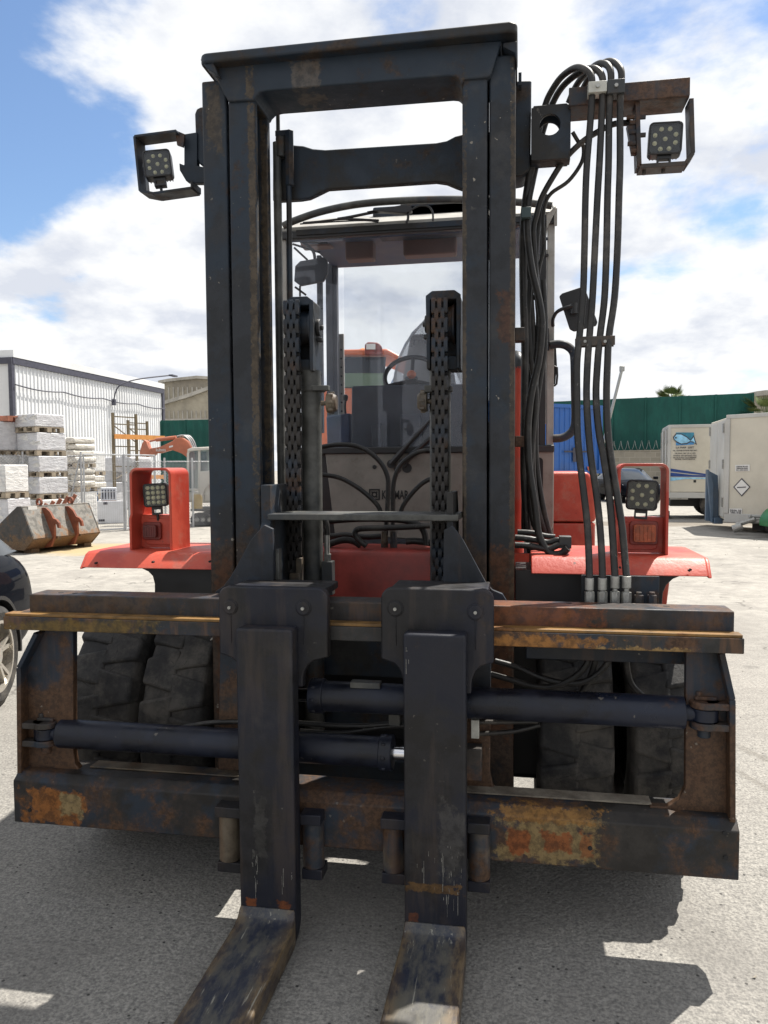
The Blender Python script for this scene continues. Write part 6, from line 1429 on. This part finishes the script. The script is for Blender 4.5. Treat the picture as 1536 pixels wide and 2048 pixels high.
            b = MB(); b.prism(arc(a, rw, rw + 0.034, 0, 360, 24)[:-1], 'y', min(s * (h - 0.29), s * (h - 0.26)), max(s * (h - 0.29), s * (h - 0.26))); b.build('wheel_well', 'dark_void', r)
    # lamps, grille, mirrors, plate
    for s in (-1, 1):
        b = MB(); b.hull([(2.02, s * h * 0.82, 0.60), (2.19, s * h * 0.52, 0.58), (2.17, s * h * 0.50, 0.68), (1.75, s * h * 0.88, 0.79)], [(1.95, s * h * 0.72, 0.60), (2.1, s * h * 0.45, 0.58), (2.1, s * h * 0.45, 0.66), (1.7, s * h * 0.78, 0.77)]); b.build('headlight', 'headlamp', r, bev=0.01)
        b = MB(); b.box(0.72, 0.90, min(s * h, s * (h + 0.17)), max(s * h, s * (h + 0.17)), 0.98, 1.10); b.build('mirror', 'car_black', r, bev=0.03, seg=3)
    b = MB(); b.box(2.16, 2.245, -0.5, 0.5, 0.36, 0.46); b.box(2.17, 2.24, -0.38, 0.38, 0.50, 0.57); b.build('grille', 'black_plastic', r, bev=0.01)
    b = MB(); b.box(2.24, 2.262, -0.26, 0.26, 0.41, 0.50); b.build('number_plate', 'decal_white', r)
    return r
simple('car_glass_dark', (0.020, 0.026, 0.034), 0.06, var=0.03, spec=0.35)
# near car: its front corner enters at the left edge
fw = gr(-16, 1414); ang = math.atan2(0.93, 0.36)
def place_near():
    # nose points away to the right; the near front wheel stands at fw
    a = R_(106); u = Vector((math.cos(a), math.sin(a), 0)); sdir = Vector((math.sin(a), -math.cos(a), 0))
    c = Vector((fw.x, fw.y, 0)) - u * 1.30 - sdir * 0.84
    car('glossy dark car with spoked silver wheel cut off by the left edge', (c.x, c.y, 0), a + math.pi)
place_near()
c = ontop(1268, 965, 34.5); car('dark car facing the camera seen through the right lamp guard', (c.x - 0.1, c.y + 1.6, 0), R_(-78))

# ---- loader bucket ------------------------------------------------------------------
steel('bucket_steel', (0.20, 0.19, 0.17), rust=0.55, rustcol=(0.19, 0.10, 0.045), dust=0.7, chips=0.2, lowrust=(0.0, 0.50), blue=(0.23, 0.22, 0.20))
steel('bucket_dark', (0.055, 0.050, 0.046), rust=0.6, rustcol=(0.13, 0.075, 0.035), dust=0.7, chips=0.2, lowrust=(0.0, 0.45), blue=(0.05, 0.05, 0.05))
simple('rust_red', (0.16, 0.045, 0.020), 0.8, var=0.35, scale=8)
def bucket():
    A = gr(58, 1108); B = gr(188, 1092)      # bottom rear edge, near corner to far corner
    r = local_root('loader_bucket', 'worn steel loader bucket with two rusty coupler hooks in front of the chain fence', 'loader bucket', A, B - A)
    L = (B - A).length
    prof = [(0.0, 0.16), (-0.10, 0.26), (0.16, 0.80), (0.30, 0.86), (1.05, 0.20), (1.15, 0.10), (0.35, 0.05)]
    b = MB()
    # shell from plates: rear slope, top lip, bottom, sides
    sh = [(0.10, 0.09), (-0.14, 0.27), (0.12, 0.85)]
    for p, q in zip([(1.2, 0.08), (0.10, 0.08), (-0.14, 0.28)], [(0.10, 0.08), (-0.14, 0.28), (0.14, 0.86)]):
        P = Vector(p); Q = Vector(q); d = (Q - P).normalized(); n = Vector((-d.y, d.x)) * 0.015
        b.prism([tuple(P + n), tuple(Q + n), tuple(Q - n), tuple(P - n)], 'x', 0.0, L)
    b.box(0, L, 0.12, 0.24, 0.84, 0.88)
    b.build('shell', 'bucket_steel', r, bev=0.004)
    for x in (-0.03, L):
        b = MB(); b.prism([(0.08, 0.06), (-0.16, 0.28), (0.13, 0.88), (0.24, 0.88), (1.25, 0.18), (1.28, 0.06)], 'x', x, x + 0.03); b.build('side_panel', 'bucket_dark', r, bev=0.004)
    for f in (0.33, 0.68):
        x = L * f
        for dx in (-0.11,):
            b = MB(); b.prism([(-0.14, 0.28), (0.12, 0.84), (0.02, 0.84), (-0.10, 0.76), (-0.18, 0.64), (-0.26, 0.62), (-0.32, 0.56), (-0.34, 0.46), (-0.29, 0.46), (-0.26, 0.53), (-0.20, 0.55), (-0.20, 0.30), (-0.10, 0.10), (0.08, 0.07)], 'x', x + dx, x + dx + 0.05); b.build('coupler_hook', 'rust_red', r, bev=0.004)
        b = MB(); b.box(x - 0.03, x + 0.0, -0.2, 0.1, 0.25, 0.30); b.build('coupler_plate', 'bucket_dark', r, bev=0.004)
        b = MB(); b.lathe([(-0.02, 0.045), (-0.02, 0.075), (0.02, 0.075), (0.02, 0.045)], (x + 0.1 if f > .5 else x - 0.1, 0.18, 0.94), 'x', 20); b.build('lifting_eye', 'rust_red', r)
    for x in (L * 0.12, L * 0.93):
        b = MB(); b.box(x - 0.09, x + 0.09, 0.05, 0.25, 0.0, 0.075); b.build('skid_block', 'bucket_dark', r)
    b = MB(); b.box(0.10, 0.30, 0.10, 0.118, 0.80, 0.875); b.build('paint_mark', 'decal_white', r)
bucket()

# ---- wrapped pallets -------------------------------------------------------------------
def wrap_mat(name, a, c_):
    t = NT(name); n = t.noise(5, 7, 0.7, stretch=(1, 1, 3)); w = t.noise(2.2, 8, 0.75, dist=1.2, off=(3, 3, 3)); l = t.noise(16, 4, 0.6, stretch=(0.15, 0.15, 4))
    c = t.mix(t.ramp(n, 0.35, 0.65), a, c_); c = t.mix(t.ramp(l, 0.55, 0.68, 0, 0.30), c, tuple(x * 0.55 for x in a)); c = t.mix(t.ramp(w, 0.56, 0.68, 0, 0.55), c, (0.74, 0.74, 0.72))
    t.bump(t.math('ADD', w, n), 0.7, 0.04); MATS[name] = t.fin(c, 0.4, 0, 0.45)
wrap_mat('film_grey', (0.50, 0.50, 0.515), (0.62, 0.62, 0.635)); wrap_mat('film_white', (0.58, 0.58, 0.57), (0.76, 0.75, 0.72)); wrap_mat('sack_cream', (0.52, 0.49, 0.43), (0.70, 0.67, 0.60))
simple('pallet_wood', (0.30, 0.25, 0.185), 0.85, var=0.3, scale=5)
PAL = {}
def pallet_stack(px0, px1, levels, dist, name_mats, labels, ang=-32, group='film-wrapped pallets stacked behind the chain fence', w=None):
    """levels: photo heights of the load tops from the top of the stack down to the ground"""
    m_ = 0.5 * (px0 + px1); c = ontop(m_, 935, dist)
    zs = [max(0, EYE + (935 - y) / FPX * dist) for y in levels]
    wid = (px1 - px0) / FPX * dist
    s = w or wid / (math.cos(R_(ang)) + abs(math.sin(R_(ang)))) 
    for i in range(len(zs) - 1):
        zt, zb = zs[i], zs[i + 1]; hgt = zt - zb
        if hgt < 0.2: continue
        r = thing('wrapped_pallet', labels[i], 'pallet', (c.x + random.uniform(-.03, .03), c.y + random.uniform(-.03, .03), zb), _y + R_(ang) + random.uniform(-.03, .03), group)
        h = s / 2; b = MB(); rnd = random.Random(int(px0) * 31 + i)
        n = 7; ph = 0.13; mat = name_mats[i % len(name_mats)]
        if mat == 'sack_cream':
            nz = max(3, int((hgt - ph) / 0.16)); dz = (hgt - ph) / nz
            for k in range(nz):
                for j in range(2):
                    x0 = -h + j * h; e = [rnd.uniform(-0.05, 0.04) for _ in range(4)]
                    b.box(x0 + e[0] * 0.6 + 0.01, x0 + h + e[1] * 0.6, -h + e[2], h + e[3], ph + k * dz + 0.005, ph + (k + 1) * dz - 0.008)
            b.build('sacks', mat, r, bev=0.05, seg=3)
        else:
            b.box(-h, h, -h, h, ph, hgt - 0.012); b.build('wrapped_load', mat, r, bev=0.02, seg=2)
            if rnd.random() < 0.8:
                b = MB()
                for k in range(5):
                    a = rnd.uniform(-h, h * 0.6); l = rnd.uniform(0.1, 0.4); z = rnd.uniform(ph + 0.1, hgt - 0.1)
                    b.hull([(a, -h - 0.004, z), (a + l, -h - 0.004, z + rnd.uniform(-.1, .1)), (a + l * 0.7, -h - 0.03, z + 0.08)], [(a, -h - 0.001, z), (a + l, -h - 0.001, z), (a + l * 0.7, -h - 0.001, z + 0.08)])
                b.build('loose_film', 'film_white', r)
        b = MB()
        for k in range(3):
            y = -h + k * (s - 0.12) / 2; b.box(-h, h, y, y + 0.12, 0.02, 0.095) if False else None
            for q in range(3): x = -h + q * (s - 0.12) / 2; b.box(x, x + 0.12, y, y + 0.12, 0.024, 0.10)
            b.box(-h, h, y, y + 0.12, 0.0, 0.022)
        for k in range(5): x = -h + k * (s - 0.1) / 4; b.box(x, x + 0.1, -h, h, 0.102, 0.124)
        b.build('pallet_base', 'pallet_wood', r)
L_ = lambda s, n: s
pallet_stack(-60, 46, [850, 910, 955, 1012, 1065], 21.5, ['film_grey', 'film_white', 'film_white', 'film_grey'],
             ['grey wrapped load at the top left corner below the orange pallet', 'white wrapped load second from the top at the left edge', 'white wrapped load third from the top at the left edge', 'bottom wrapped load of the left-edge stack'], -30)
pallet_stack(45, 126, [835, 868, 910, 948, 988, 1058], 21.0, ['film_grey', 'film_grey', 'film_grey', 'film_grey', 'film_white'],
             ['topmost square grey wrapped load of the tallest stack', 'second wrapped load from the top of the tallest stack', 'third wrapped load from the top of the tallest stack', 'fourth wrapped load from the top of the tallest stack', 'bottom wrapped load of the tallest stack'], -32)
pallet_stack(122, 186, [876, 932, 976, 1050], 22.5, ['sack_cream', 'sack_cream', 'film_white'],
             ['bulging cream sacks on top of the stack right of the tallest one', 'cream sacks in the middle of the stack right of the tallest one', 'white wrapped load under the cream sacks'], -28)
pallet_stack(150, 205, [902, 946, 990, 1046], 26.5, ['film_white', 'sack_cream', 'film_white'],
             ['small white load topping the rear stack beside the gate', 'cream sacks in the middle of the rear stack beside the gate', 'white load at the bottom of the rear stack beside the gate'], -28)
pallet_stack(-20, 48, [925, 985, 1050], 18.8, ['film_white', 'film_grey'], ['glossy white wrapped load cut by the left edge just behind the fence', 'lower wrapped load cut by the left edge just behind the fence'], -20)
pallet_stack(200, 250, [928, 965, 1034], 33.0, ['film_grey', 'film_white'], ['low grey wrapped load behind the gate', 'white load under the low grey one behind the gate'], -15)
c = ontop(22, 846, 21.6); b = MB()
for k in range(5): b.box(-0.6 + k * 0.25, -0.42 + k * 0.25, -0.5, 0.5, 0.10, 0.125); 
for k in range(3): b.box(-0.6, 0.6, -0.5 + k * 0.42, -0.38 + k * 0.42, 0, 0.1)
o = b.build('empty_pallet', 'terracotta', None, smooth=False) if 'terracotta' in MATS else b.build('empty_pallet', simple('terracotta', (0.32, 0.12, 0.07), 0.8, var=0.3, scale=5), None, smooth=False)
o.location = (c.x, c.y, EYE + (935 - 850) / FPX * 21.5 + 0.002); o.rotation_euler.z = _y - 0.5; tag(o, 'reddish empty pallet lying on the left-edge stack', 'pallet')

# red planks leaning behind the bucket
c = gr(78, 1085); r = thing('leaning_boards', 'terracotta coloured boards leaning in a fan behind the bucket', 'boards', (c.x, c.y, 0), _y)
for k in range(7):
    b = MB(); b.box(-0.03, 0.05, 0, 0.02, 0, 1.22 - 0.07 * (6 - k)); b.xf(Matrix.Translation((-0.45 + k * 0.09, 0.02 * k, 0)) @ Matrix.Rotation(R_(24 + 1.5 * k), 4, 'Y')); b.build('board', 'terracotta', r)
c = gr(112, 1088); r = thing('grid_crate', 'dark plastic mesh piled beside the terracotta boards', 'mesh pile', (c.x, c.y, 0), _y)
b = MB(); rnd = random.Random(2)
for k in range(16):
    x0 = -0.45 + k * 0.06; hh = 0.85 * (1 - abs(x0) / 0.8); b.tube([(x0, 0, 0.02), (x0 + rnd.uniform(-.05, .25), 0.1, hh)], 0.012, 5, 1); b.tube([(x0, 0.03, 0.02), (x0 - rnd.uniform(-.05, .25), 0.13, hh)], 0.012, 5, 1)
b.build('mesh_strands', 'dark_trim', r)

# ---- fences ------------------------------------------------------------------------------
simple('galvanised', (0.42, 0.43, 0.44), 0.4, 0.5, var=0.12)
def chain_fence(label, a, c_, H, posts, step=0.075, braces=()):
    A = gr(*a); B = gr(*c_); L = (B - A).length; r = local_root('chain_link_fence', label, 'fence', A, B - A)
    b = MB(); rad = 0.0048; n = int((L + H) / step)
    for k in range(n + 1):
        for sgn in (1, -1):
            x0 = k * step - (H if sgn > 0 else 0)
            # line x = x0 + z (sgn>0) or x = x0 - z ... clipped to 0..L
            if sgn > 0: z0 = max(0, -x0); z1 = min(H, L - x0); p, q = (x0 + z0, z0), (x0 + z1, z1)
            else: z0 = max(0, x0 - L); z1 = min(H, x0); p, q = (x0 - z0, z0), (x0 - z1, z1)
            if z1 - z0 < 0.02: continue
            b.tube([(p[0], sgn * 0.002, p[1] + 0.03), (q[0], sgn * 0.002, q[1] + 0.03)], rad, 3, 1)
    b.build('wire_mesh', 'galvanised', r)
    for f in posts:
        b = MB(); x = L * f; b.cyl((x, 0.02, 0), (x, 0.02, H + 0.1), 0.026, 10); b.build('post', 'galvanised', r)
    for (x0, x1) in braces:
        b = MB(); b.cyl((L * x0, 0.03, H * 0.98), (L * x1, 0.06, 0.02), 0.018, 8); b.build('brace', 'galvanised', r)
    b = MB(); b.cyl((0, 0, H), (L, 0, H), 0.008, 6); b.cyl((0, 0, H * 0.5), (L, 0, H * 0.5), 0.006, 6); b.build('tension_wire', 'galvanised', r)
    return r
chain_fence('chain-link fence in front of the wrapped pallets at the left', (-40, 1072), (168, 1062), 1.9, (0.0, 0.42, 0.99), braces=((0.46, 0.72), (0.98, 0.80)))
chain_fence('chain-link fence in front of the excavator', (256, 1060), (440, 1052), 1.75, (0.02, 0.4, 0.7), braces=((0.05, 0.32),))
def gate(label, a, c_, H):
    A = gr(*a); B = gr(*c_); L = (B - A).length; r = local_root('mesh_gate', label, 'gate', A, B - A)
    b = MB()
    for x in (0.0, L): b.cyl((x, 0, 0.02), (x, 0, H), 0.022, 10)
    for z in (0.06, H): b.cyl((0, 0, z), (L, 0, z), 0.018, 8)
    b.cyl((0, 0, H * 0.52), (L, 0, H * 0.52), 0.010, 8)
    b.build('gate_frame', 'galvanised', r)
    b = MB()
    for k in range(1, int(L / 0.055)): b.cyl((k * 0.055, 0.005, 0.06), (k * 0.055, 0.005, H), 0.0022, 4)
    for k in range(1, 9): b.cyl((0, 0, k * H / 9), (L, 0, k * H / 9), 0.003, 4)
    b.build('wire_panel', 'galvanised', r)
gate('silver framed mesh gate left of the left lamp guard', (171, 1067), (249, 1062), 1.92)
gate('silver framed mesh panel right behind the left lamp guard', (252, 1062), (312, 1054), 1.92)
# white board and blue boxes behind the gate
def crate_like(name, label, cat, px0, px1, y0, y1, dist, dep, mat, bev=0.01, extra=None):
    A = ontop(px0, 935, dist); B = ontop(px1, 935, dist); r = local_root(name, label, cat, Vector((A.x, A.y, 0)), B - A)
    z1 = EYE + (935 - y0) / FPX * dist; z0 = max(0.0, EYE + (935 - y1) / FPX * dist); L = (B - A).length
    b = MB(); b.box(0, L, 0, dep, z0, z1); b.build('panel', mat, r, bev=bev)
    if extra: extra(r, L, z0, z1)
    return r
def board_extra(r, L, z0, z1):
    b = MB()
    b.box(L * 0.42, L * 0.52, -0.012, -0.004, z1 - 0.10, z1 - 0.03); b.box(L * 0.30, L * 0.44, -0.012, -0.004, z0 + 0.06, z0 + 0.12); b.build('handle', 'dark_trim', r)
    b = MB(); b.box(0.0, L, 0.1, 0.5, 0, z0); b.build('plinth', 'dark_trim', r)
crate_like('white_board', 'large white panel standing behind the mesh gate', 'panel', 170, 252, 995, 1037, 23.5, 0.05, 'film_white_plain' if 'film_white_plain' in MATS else simple('film_white_plain', (0.60, 0.62, 0.66), 0.4, var=0.05), extra=board_extra)
def blue_extra(r, L, z0, z1):
    b = MB(); b.box(0, L, -0.01, -0.002, (z0 + z1) / 2 - 0.03, (z0 + z1) / 2 + 0.03); b.build('white_band', 'decal_white', r)
    for k in range(4):
        b = MB(); b.box(L * 0.08, L * (0.8 - 0.1 * (k % 2)), -0.012, -0.003, z1 - 0.10 - 0.07 * k, z1 - 0.07 - 0.07 * k); b.build('printed_line', 'decal_white', r)
    b = MB(); b.box(0.02, L - 0.02, 0.1, 0.4, 0, z0); b.build('stand', 'film_white_plain', r)
crate_like('printed_carton', 'blue and white printed carton behind the gate above the white panel', 'carton', 176, 195, 972, 996, 24.5, 0.4, simple('carton_blue', (0.07, 0.13, 0.24), 0.6), extra=blue_extra)
def bin_extra(r, L, z0, z1):
    for k in range(5):
        b = MB(); b.box(L * (0.08 + 0.18 * k), L * (0.16 + 0.18 * k), -0.012, -0.003, z0 + 0.05, z1 - 0.06); b.build('slot', 'dark_trim', r)
    b = MB(); b.box(0.03, L - 0.03, 0.05, 0.5, 0, z0); b.build('stand', 'terracotta', r)
crate_like('white_bin', 'white slatted bin behind the gate right of the blue carton', 'bin', 200, 232, 970, 994, 25.2, 0.6, 'film_white_plain', extra=bin_extra)

# ---- steel rack frames with orange beams ----------------------------------------------------
simple('rack_brown', (0.13, 0.10, 0.055), 0.6, var=0.2); simple('rack_orange', (0.62, 0.27, 0.07), 0.5, var=0.1)
def rack():
    dist = 31.0; A = ontop(228, 935, dist); B = ontop(326, 935, dist + 1.5); r = local_root('pallet_rack', 'tall brown rack frames joined by orange beams before the white warehouse', 'rack', Vector((A.x, A.y, 0)), B - A)
    L = (B - A).length
    def zz(y): return EYE + (935 - y) / FPX * dist
    fr = [(0.0, 0.0, 829), (0.455 * L, 0.0, 829), (0.60 * L, 0.9, 838), (1.0 * L, 0.9, 838)]
    for (x, y, t_) in fr:
        b = MB(); b.box(x - 0.045, x + 0.045, y - 0.04, y + 0.04, 0, zz(t_)); b.build('post', 'rack_brown', r)
    for (x0, x1, yy, hs) in ((0, 0.455 * L, 0, (836, 850, 892, 930)), (0.60 * L, L, 0.9, (843, 855, 898))):
        for h_ in hs:
            b = MB(); b.box(x0, x1, yy - 0.02, yy + 0.02, zz(h_) - 0.02, zz(h_) + 0.02); b.build('rung', 'rack_brown', r)
        b = MB(); b.cyl((x0, yy, zz(852)), (x1, yy, zz(884)), 0.022, 6); b.cyl((x1, yy, zz(930)), (x0, yy, zz(955)), 0.022, 6); b.build('brace', 'rack_brown', r)
    b = MB(); b.box(0, L * 1.02, -0.10, -0.05, zz(878), zz(869)); b.build('beam', 'rack_orange', r)
    b = MB(); b.box(L * 0.3, L * 1.02, -0.10, -0.05, zz(955), zz(947)); b.build('beam', 'rack_orange', r)
    b = MB(); b.box(0.1 * L, 0.8 * L, 0.1, 1.2, zz(940), zz(912)); b.build('stored_load', 'film_grey', r, bev=0.05)
    b = MB(); b.box(0.05 * L, 0.5 * L, 0.1, 1.2, 0.02, zz(960)); b.build('stored_load', 'film_grey', r, bev=0.05)
rack()

# ---- mini excavator ---------------------------------------------------------------------------
simple('digger_orange', (0.40, 0.125, 0.065), 0.55, var=0.15, scale=3, dirt=(0.30, 0.16, 0.12, 0.6)); simple('digger_cream', (0.52, 0.50, 0.45), 0.5, var=0.1, scale=3); simple('digger_yellow', (0.42, 0.30, 0.10), 0.7, var=0.2)
def excavator():
    dist = 22.0; A = ontop(264, 935, dist); r = local_root('mini_excavator', 'small excavator with faded orange boom and cream cab behind the fence', 'excavator', Vector((A.x, A.y, 0)), Vector((math.cos(_y), math.sin(_y), 0)))
    def Q(pts): return pxpoly_l(r, pts)
    b = MB(); b.prism(Q([(282, 905), (276, 896), (300, 892), (326, 880), (334, 873), (346, 872), (358, 880), (366, 893), (370, 910), (371, 940), (362, 940), (358, 915), (346, 906), (336, 902), (325, 898), (300, 905)]), 'y', 0.9, 1.15); bm_ = b.build('boom', 'digger_orange', r, bev=0.02)
    put_text(r, bm_, 'kubota', 303, 898, 7, 20, 'decal_white', 0.88)
    b = MB(); b.prism(Q([(320, 890.5), (328, 888.5), (328, 892), (320, 894)]), 'y', 0.885, 0.895); b.build('boom_badge', 'decal_white', bm_)
    b = MB(); b.prism(Q([(258, 904), (263, 886), (268, 877), (273, 880), (277, 892), (284, 903), (292, 905), (284, 912), (260, 912)]), 'y', 0.88, 1.17); b.build('dipper_arm', 'digger_orange', r, bev=0.02)
    b = MB(); q = Q([(290, 877), (332, 872), (276, 880)]); b.cyl((q[0][0], 1.02, q[0][1]), (q[1][0], 1.02, q[1][1]), 0.055, 12); b.cyl((q[2][0], 1.02, q[2][1]), (q[0][0], 1.02, q[0][1]), 0.028, 10); b.build('boom_cylinder', 'digger_orange', r)
    b = MB()
    for k in range(3):
        q = Q([(335 + k * 4, 871), (348 + k * 4, 869), (360 + k * 3, 878), (368 + k * 2, 893), (373, 905)]); b.tube([(p[0], 0.95 + 0.08 * k, p[1] + 0.02) for p in q], 0.018, 6, 4)
    b.build('boom_hoses', 'galvanised', r)
    # cab
    b = MB(); cq = Q([(369, 1012), (369, 905), (376, 897), (395, 895), (412, 895), (420, 905), (424, 945), (424, 1012)])
    fr = MB()
    def bar(p, q, w=0.07, y0=0.3, y1=0.36):
        a, c2 = Q([p, q]); bar2d(fr, a, c2, w, y0, y1)
    for y0 in (0.3, 1.3):
        for p, q in (((370, 1000), (370, 905)), ((370, 905), (377, 897)), ((377, 897), (412, 895)), ((412, 895), (418, 903)), ((418, 903), (424, 945)), ((393, 1000), (393, 897)), ((393, 945), (422, 943)), ((370, 980), (405, 980))): bar(p, q, 0.06, y0, y0 + 0.06)
    fr.build('cab_frame', 'digger_cream', r, bev=0.01)
    b = MB(); b.prism(Q([(394, 1000), (394, 945), (424, 943), (415, 965), (403, 980), (398, 1000)]), 'y', 0.28, 0.32); b.prism(Q([(370, 898), (378, 895), (440, 893), (440, 897), (370, 902)]), 'y', 0.25, 1.4); b.build('door_panel', 'digger_cream', r, bev=0.01)
    b = MB(); b.prism(Q([(372, 980), (372, 903), (392, 899), (392, 980)]), 'y', 0.34, 0.35); b.prism(Q([(395, 943), (395, 899), (411, 898), (417, 906), (421, 941)]), 'y', 0.33, 0.34); b.build('cab_windows', 'digger_glass', r)
    b = MB(); b.prism(Q([(402, 1005), (402, 970), (480, 940), (480, 1005)]), 'y', 0.35, 1.35); b.prism(Q([(368, 1005), (368, 985), (402, 985), (402, 1005)]), 'y', 0.35, 1.35); b.build('house_body', 'digger_cream', r, bev=0.04)
    b = MB(); b.prism(Q([(412, 975), (416, 966), (440, 962), (440, 975)]), 'y', 0.30, 0.345); b.build('side_panel', 'digger_orange', r, bev=0.01)
    b = MB(); b.prism(Q([(384, 1017), (384, 992), (389, 987), (401, 987), (406, 994), (406, 1017)]), 'y', -0.10, -0.05); b.build('blade_plate', 'digger_yellow', r, bev=0.02)
    b = MB(); b.prism(Q([(382, 1018), (480, 1018), (480, 1024), (382, 1022)]), 'y', -0.05, 1.5); b.build('slew_frame', 'truck_black', r, bev=0.01)
    b = MB(); q = Q([(381, 1026), (480, 1026), (480, 1047), (381, 1047)]); x0, x1 = q[0][0], q[1][0]; z1 = q[0][1]; z0 = 0.0
    rr = (z1 - z0) / 2
    for y0 in (-0.05, 1.15): b.prism([(x0 + rr + rr * math.cos(R_(a)), z0 + rr + rr * math.sin(R_(a))) for a in range(90, 271, 20)] + [(x1, z0), (x1, z1)], 'y', y0, y0 + 0.30)
    b.build('track', 'truck_black', r, bev=0.01)
    for k in range(8):
        b = MB(); x = x0 + 0.18 + k * 0.17; b.cyl((x, -0.07, z0 + rr), (x, -0.04, z0 + rr), 0.055, 12); b.build('track_roller', 'zinc', r)
glass_mat('digger_glass', (0.50, 0.58, 0.56), 0.15, 0.25)
excavator()

# ---- orange machine standing behind the forklift, seen through its cab ---------------------------
def orange_machine():
    dist = 11.5; A = ontop(670, 935, dist); r = local_root('orange_machine', 'orange-roofed machine with amber beacon seen through the forklift cab', 'machine', Vector((A.x, A.y, 0)), Vector((math.cos(_y), math.sin(_y), 0)))
    def Q(pts): return pxpoly_l(r, pts)
    simple('green_tint', (0.10, 0.15, 0.10), 0.5, var=0.15, scale=2); simple('beacon_amber', (0.75, 0.28, 0.05), 0.25, var=0.1)
    b = MB(); b.prism(Q([(664, 709), (664, 699), (775, 697), (800, 711), (860, 735), (860, 745), (775, 709)]), 'y', 0, 1.4); b.build('roof', 'orange_paint', r, bev=0.03)
    b = MB(); q = Q([(716, 697), (732, 687)]); xm = (q[0][0] + q[1][0]) / 2; b.lathe([(0, 0.001), (0, 0.07), (0.03, 0.075), (0.06, 0.06), (0.085, 0.001)], (xm, 0.5, q[0][1]), 'z', 16); b.build('beacon', 'beacon_amber', r)
    b = MB(); b.prism(Q([(730, 712), (730, 692), (736, 687), (757, 688), (764, 696), (766, 712)]), 'y', -0.15, -0.02); b.build('lamp_housing', 'red_dirty', r, bev=0.02)
    b = MB(); b.prism(Q([(733, 702), (733, 691), (751, 691), (751, 702)]), 'y', -0.165, -0.15); b.build('lamp', 'decal_white', r)
    b = MB(); b.prism(Q([(666, 745), (666, 711), (772, 711), (770, 745)]), 'y', 0.15, 0.2); b.build('window', 'car_glass_dark', r)
    b = MB(); b.prism(Q([(660, 775), (660, 745), (770, 745), (768, 775)]), 'y', 0.05, 1.3); b.build('upper_body', 'green_tint', r, bev=0.02)
    b = MB(); z = Q([(700, 775)])[0][1]; q = Q([(640, 775), (800, 775)]); b.box(q[0][0], q[1][0], 0, 2.6, 0.55, z - 0.004); b.build('lower_body', 'orange_paint', r, bev=0.05)
    for x in (q[0][0] + 0.3, q[1][0] - 0.3):
        for y in (0.2, 2.3):
            b = MB(); tyre_set(b, x, y, 0.42, 0.3); b.build('wheel', 'tyre', r)
orange_machine()
# tiny litter and stones on the yard
def litter():
    rnd = random.Random(9); b = MB()
    for k in range(260):
        x = rnd.uniform(-6, 8); y = rnd.uniform(2.2, 22); s = rnd.uniform(0.004, 0.013) * (1 + y * 0.06)
        vs = [Vector((x + rnd.uniform(-s, s), y + rnd.uniform(-s, s), rnd.uniform(0.0005, s * 0.7))) for _ in range(6)]
        try: b.hull(vs[:3], vs[3:])
        except Exception: pass
    o = b.build('pebbles', 'pebble', None, smooth=False); tag(o, 'small stones scattered over the yard', 'stones', None, 'stuff')
simple('pebble', (0.20, 0.18, 0.15), 0.9, var=0.4, scale=20)
litter()
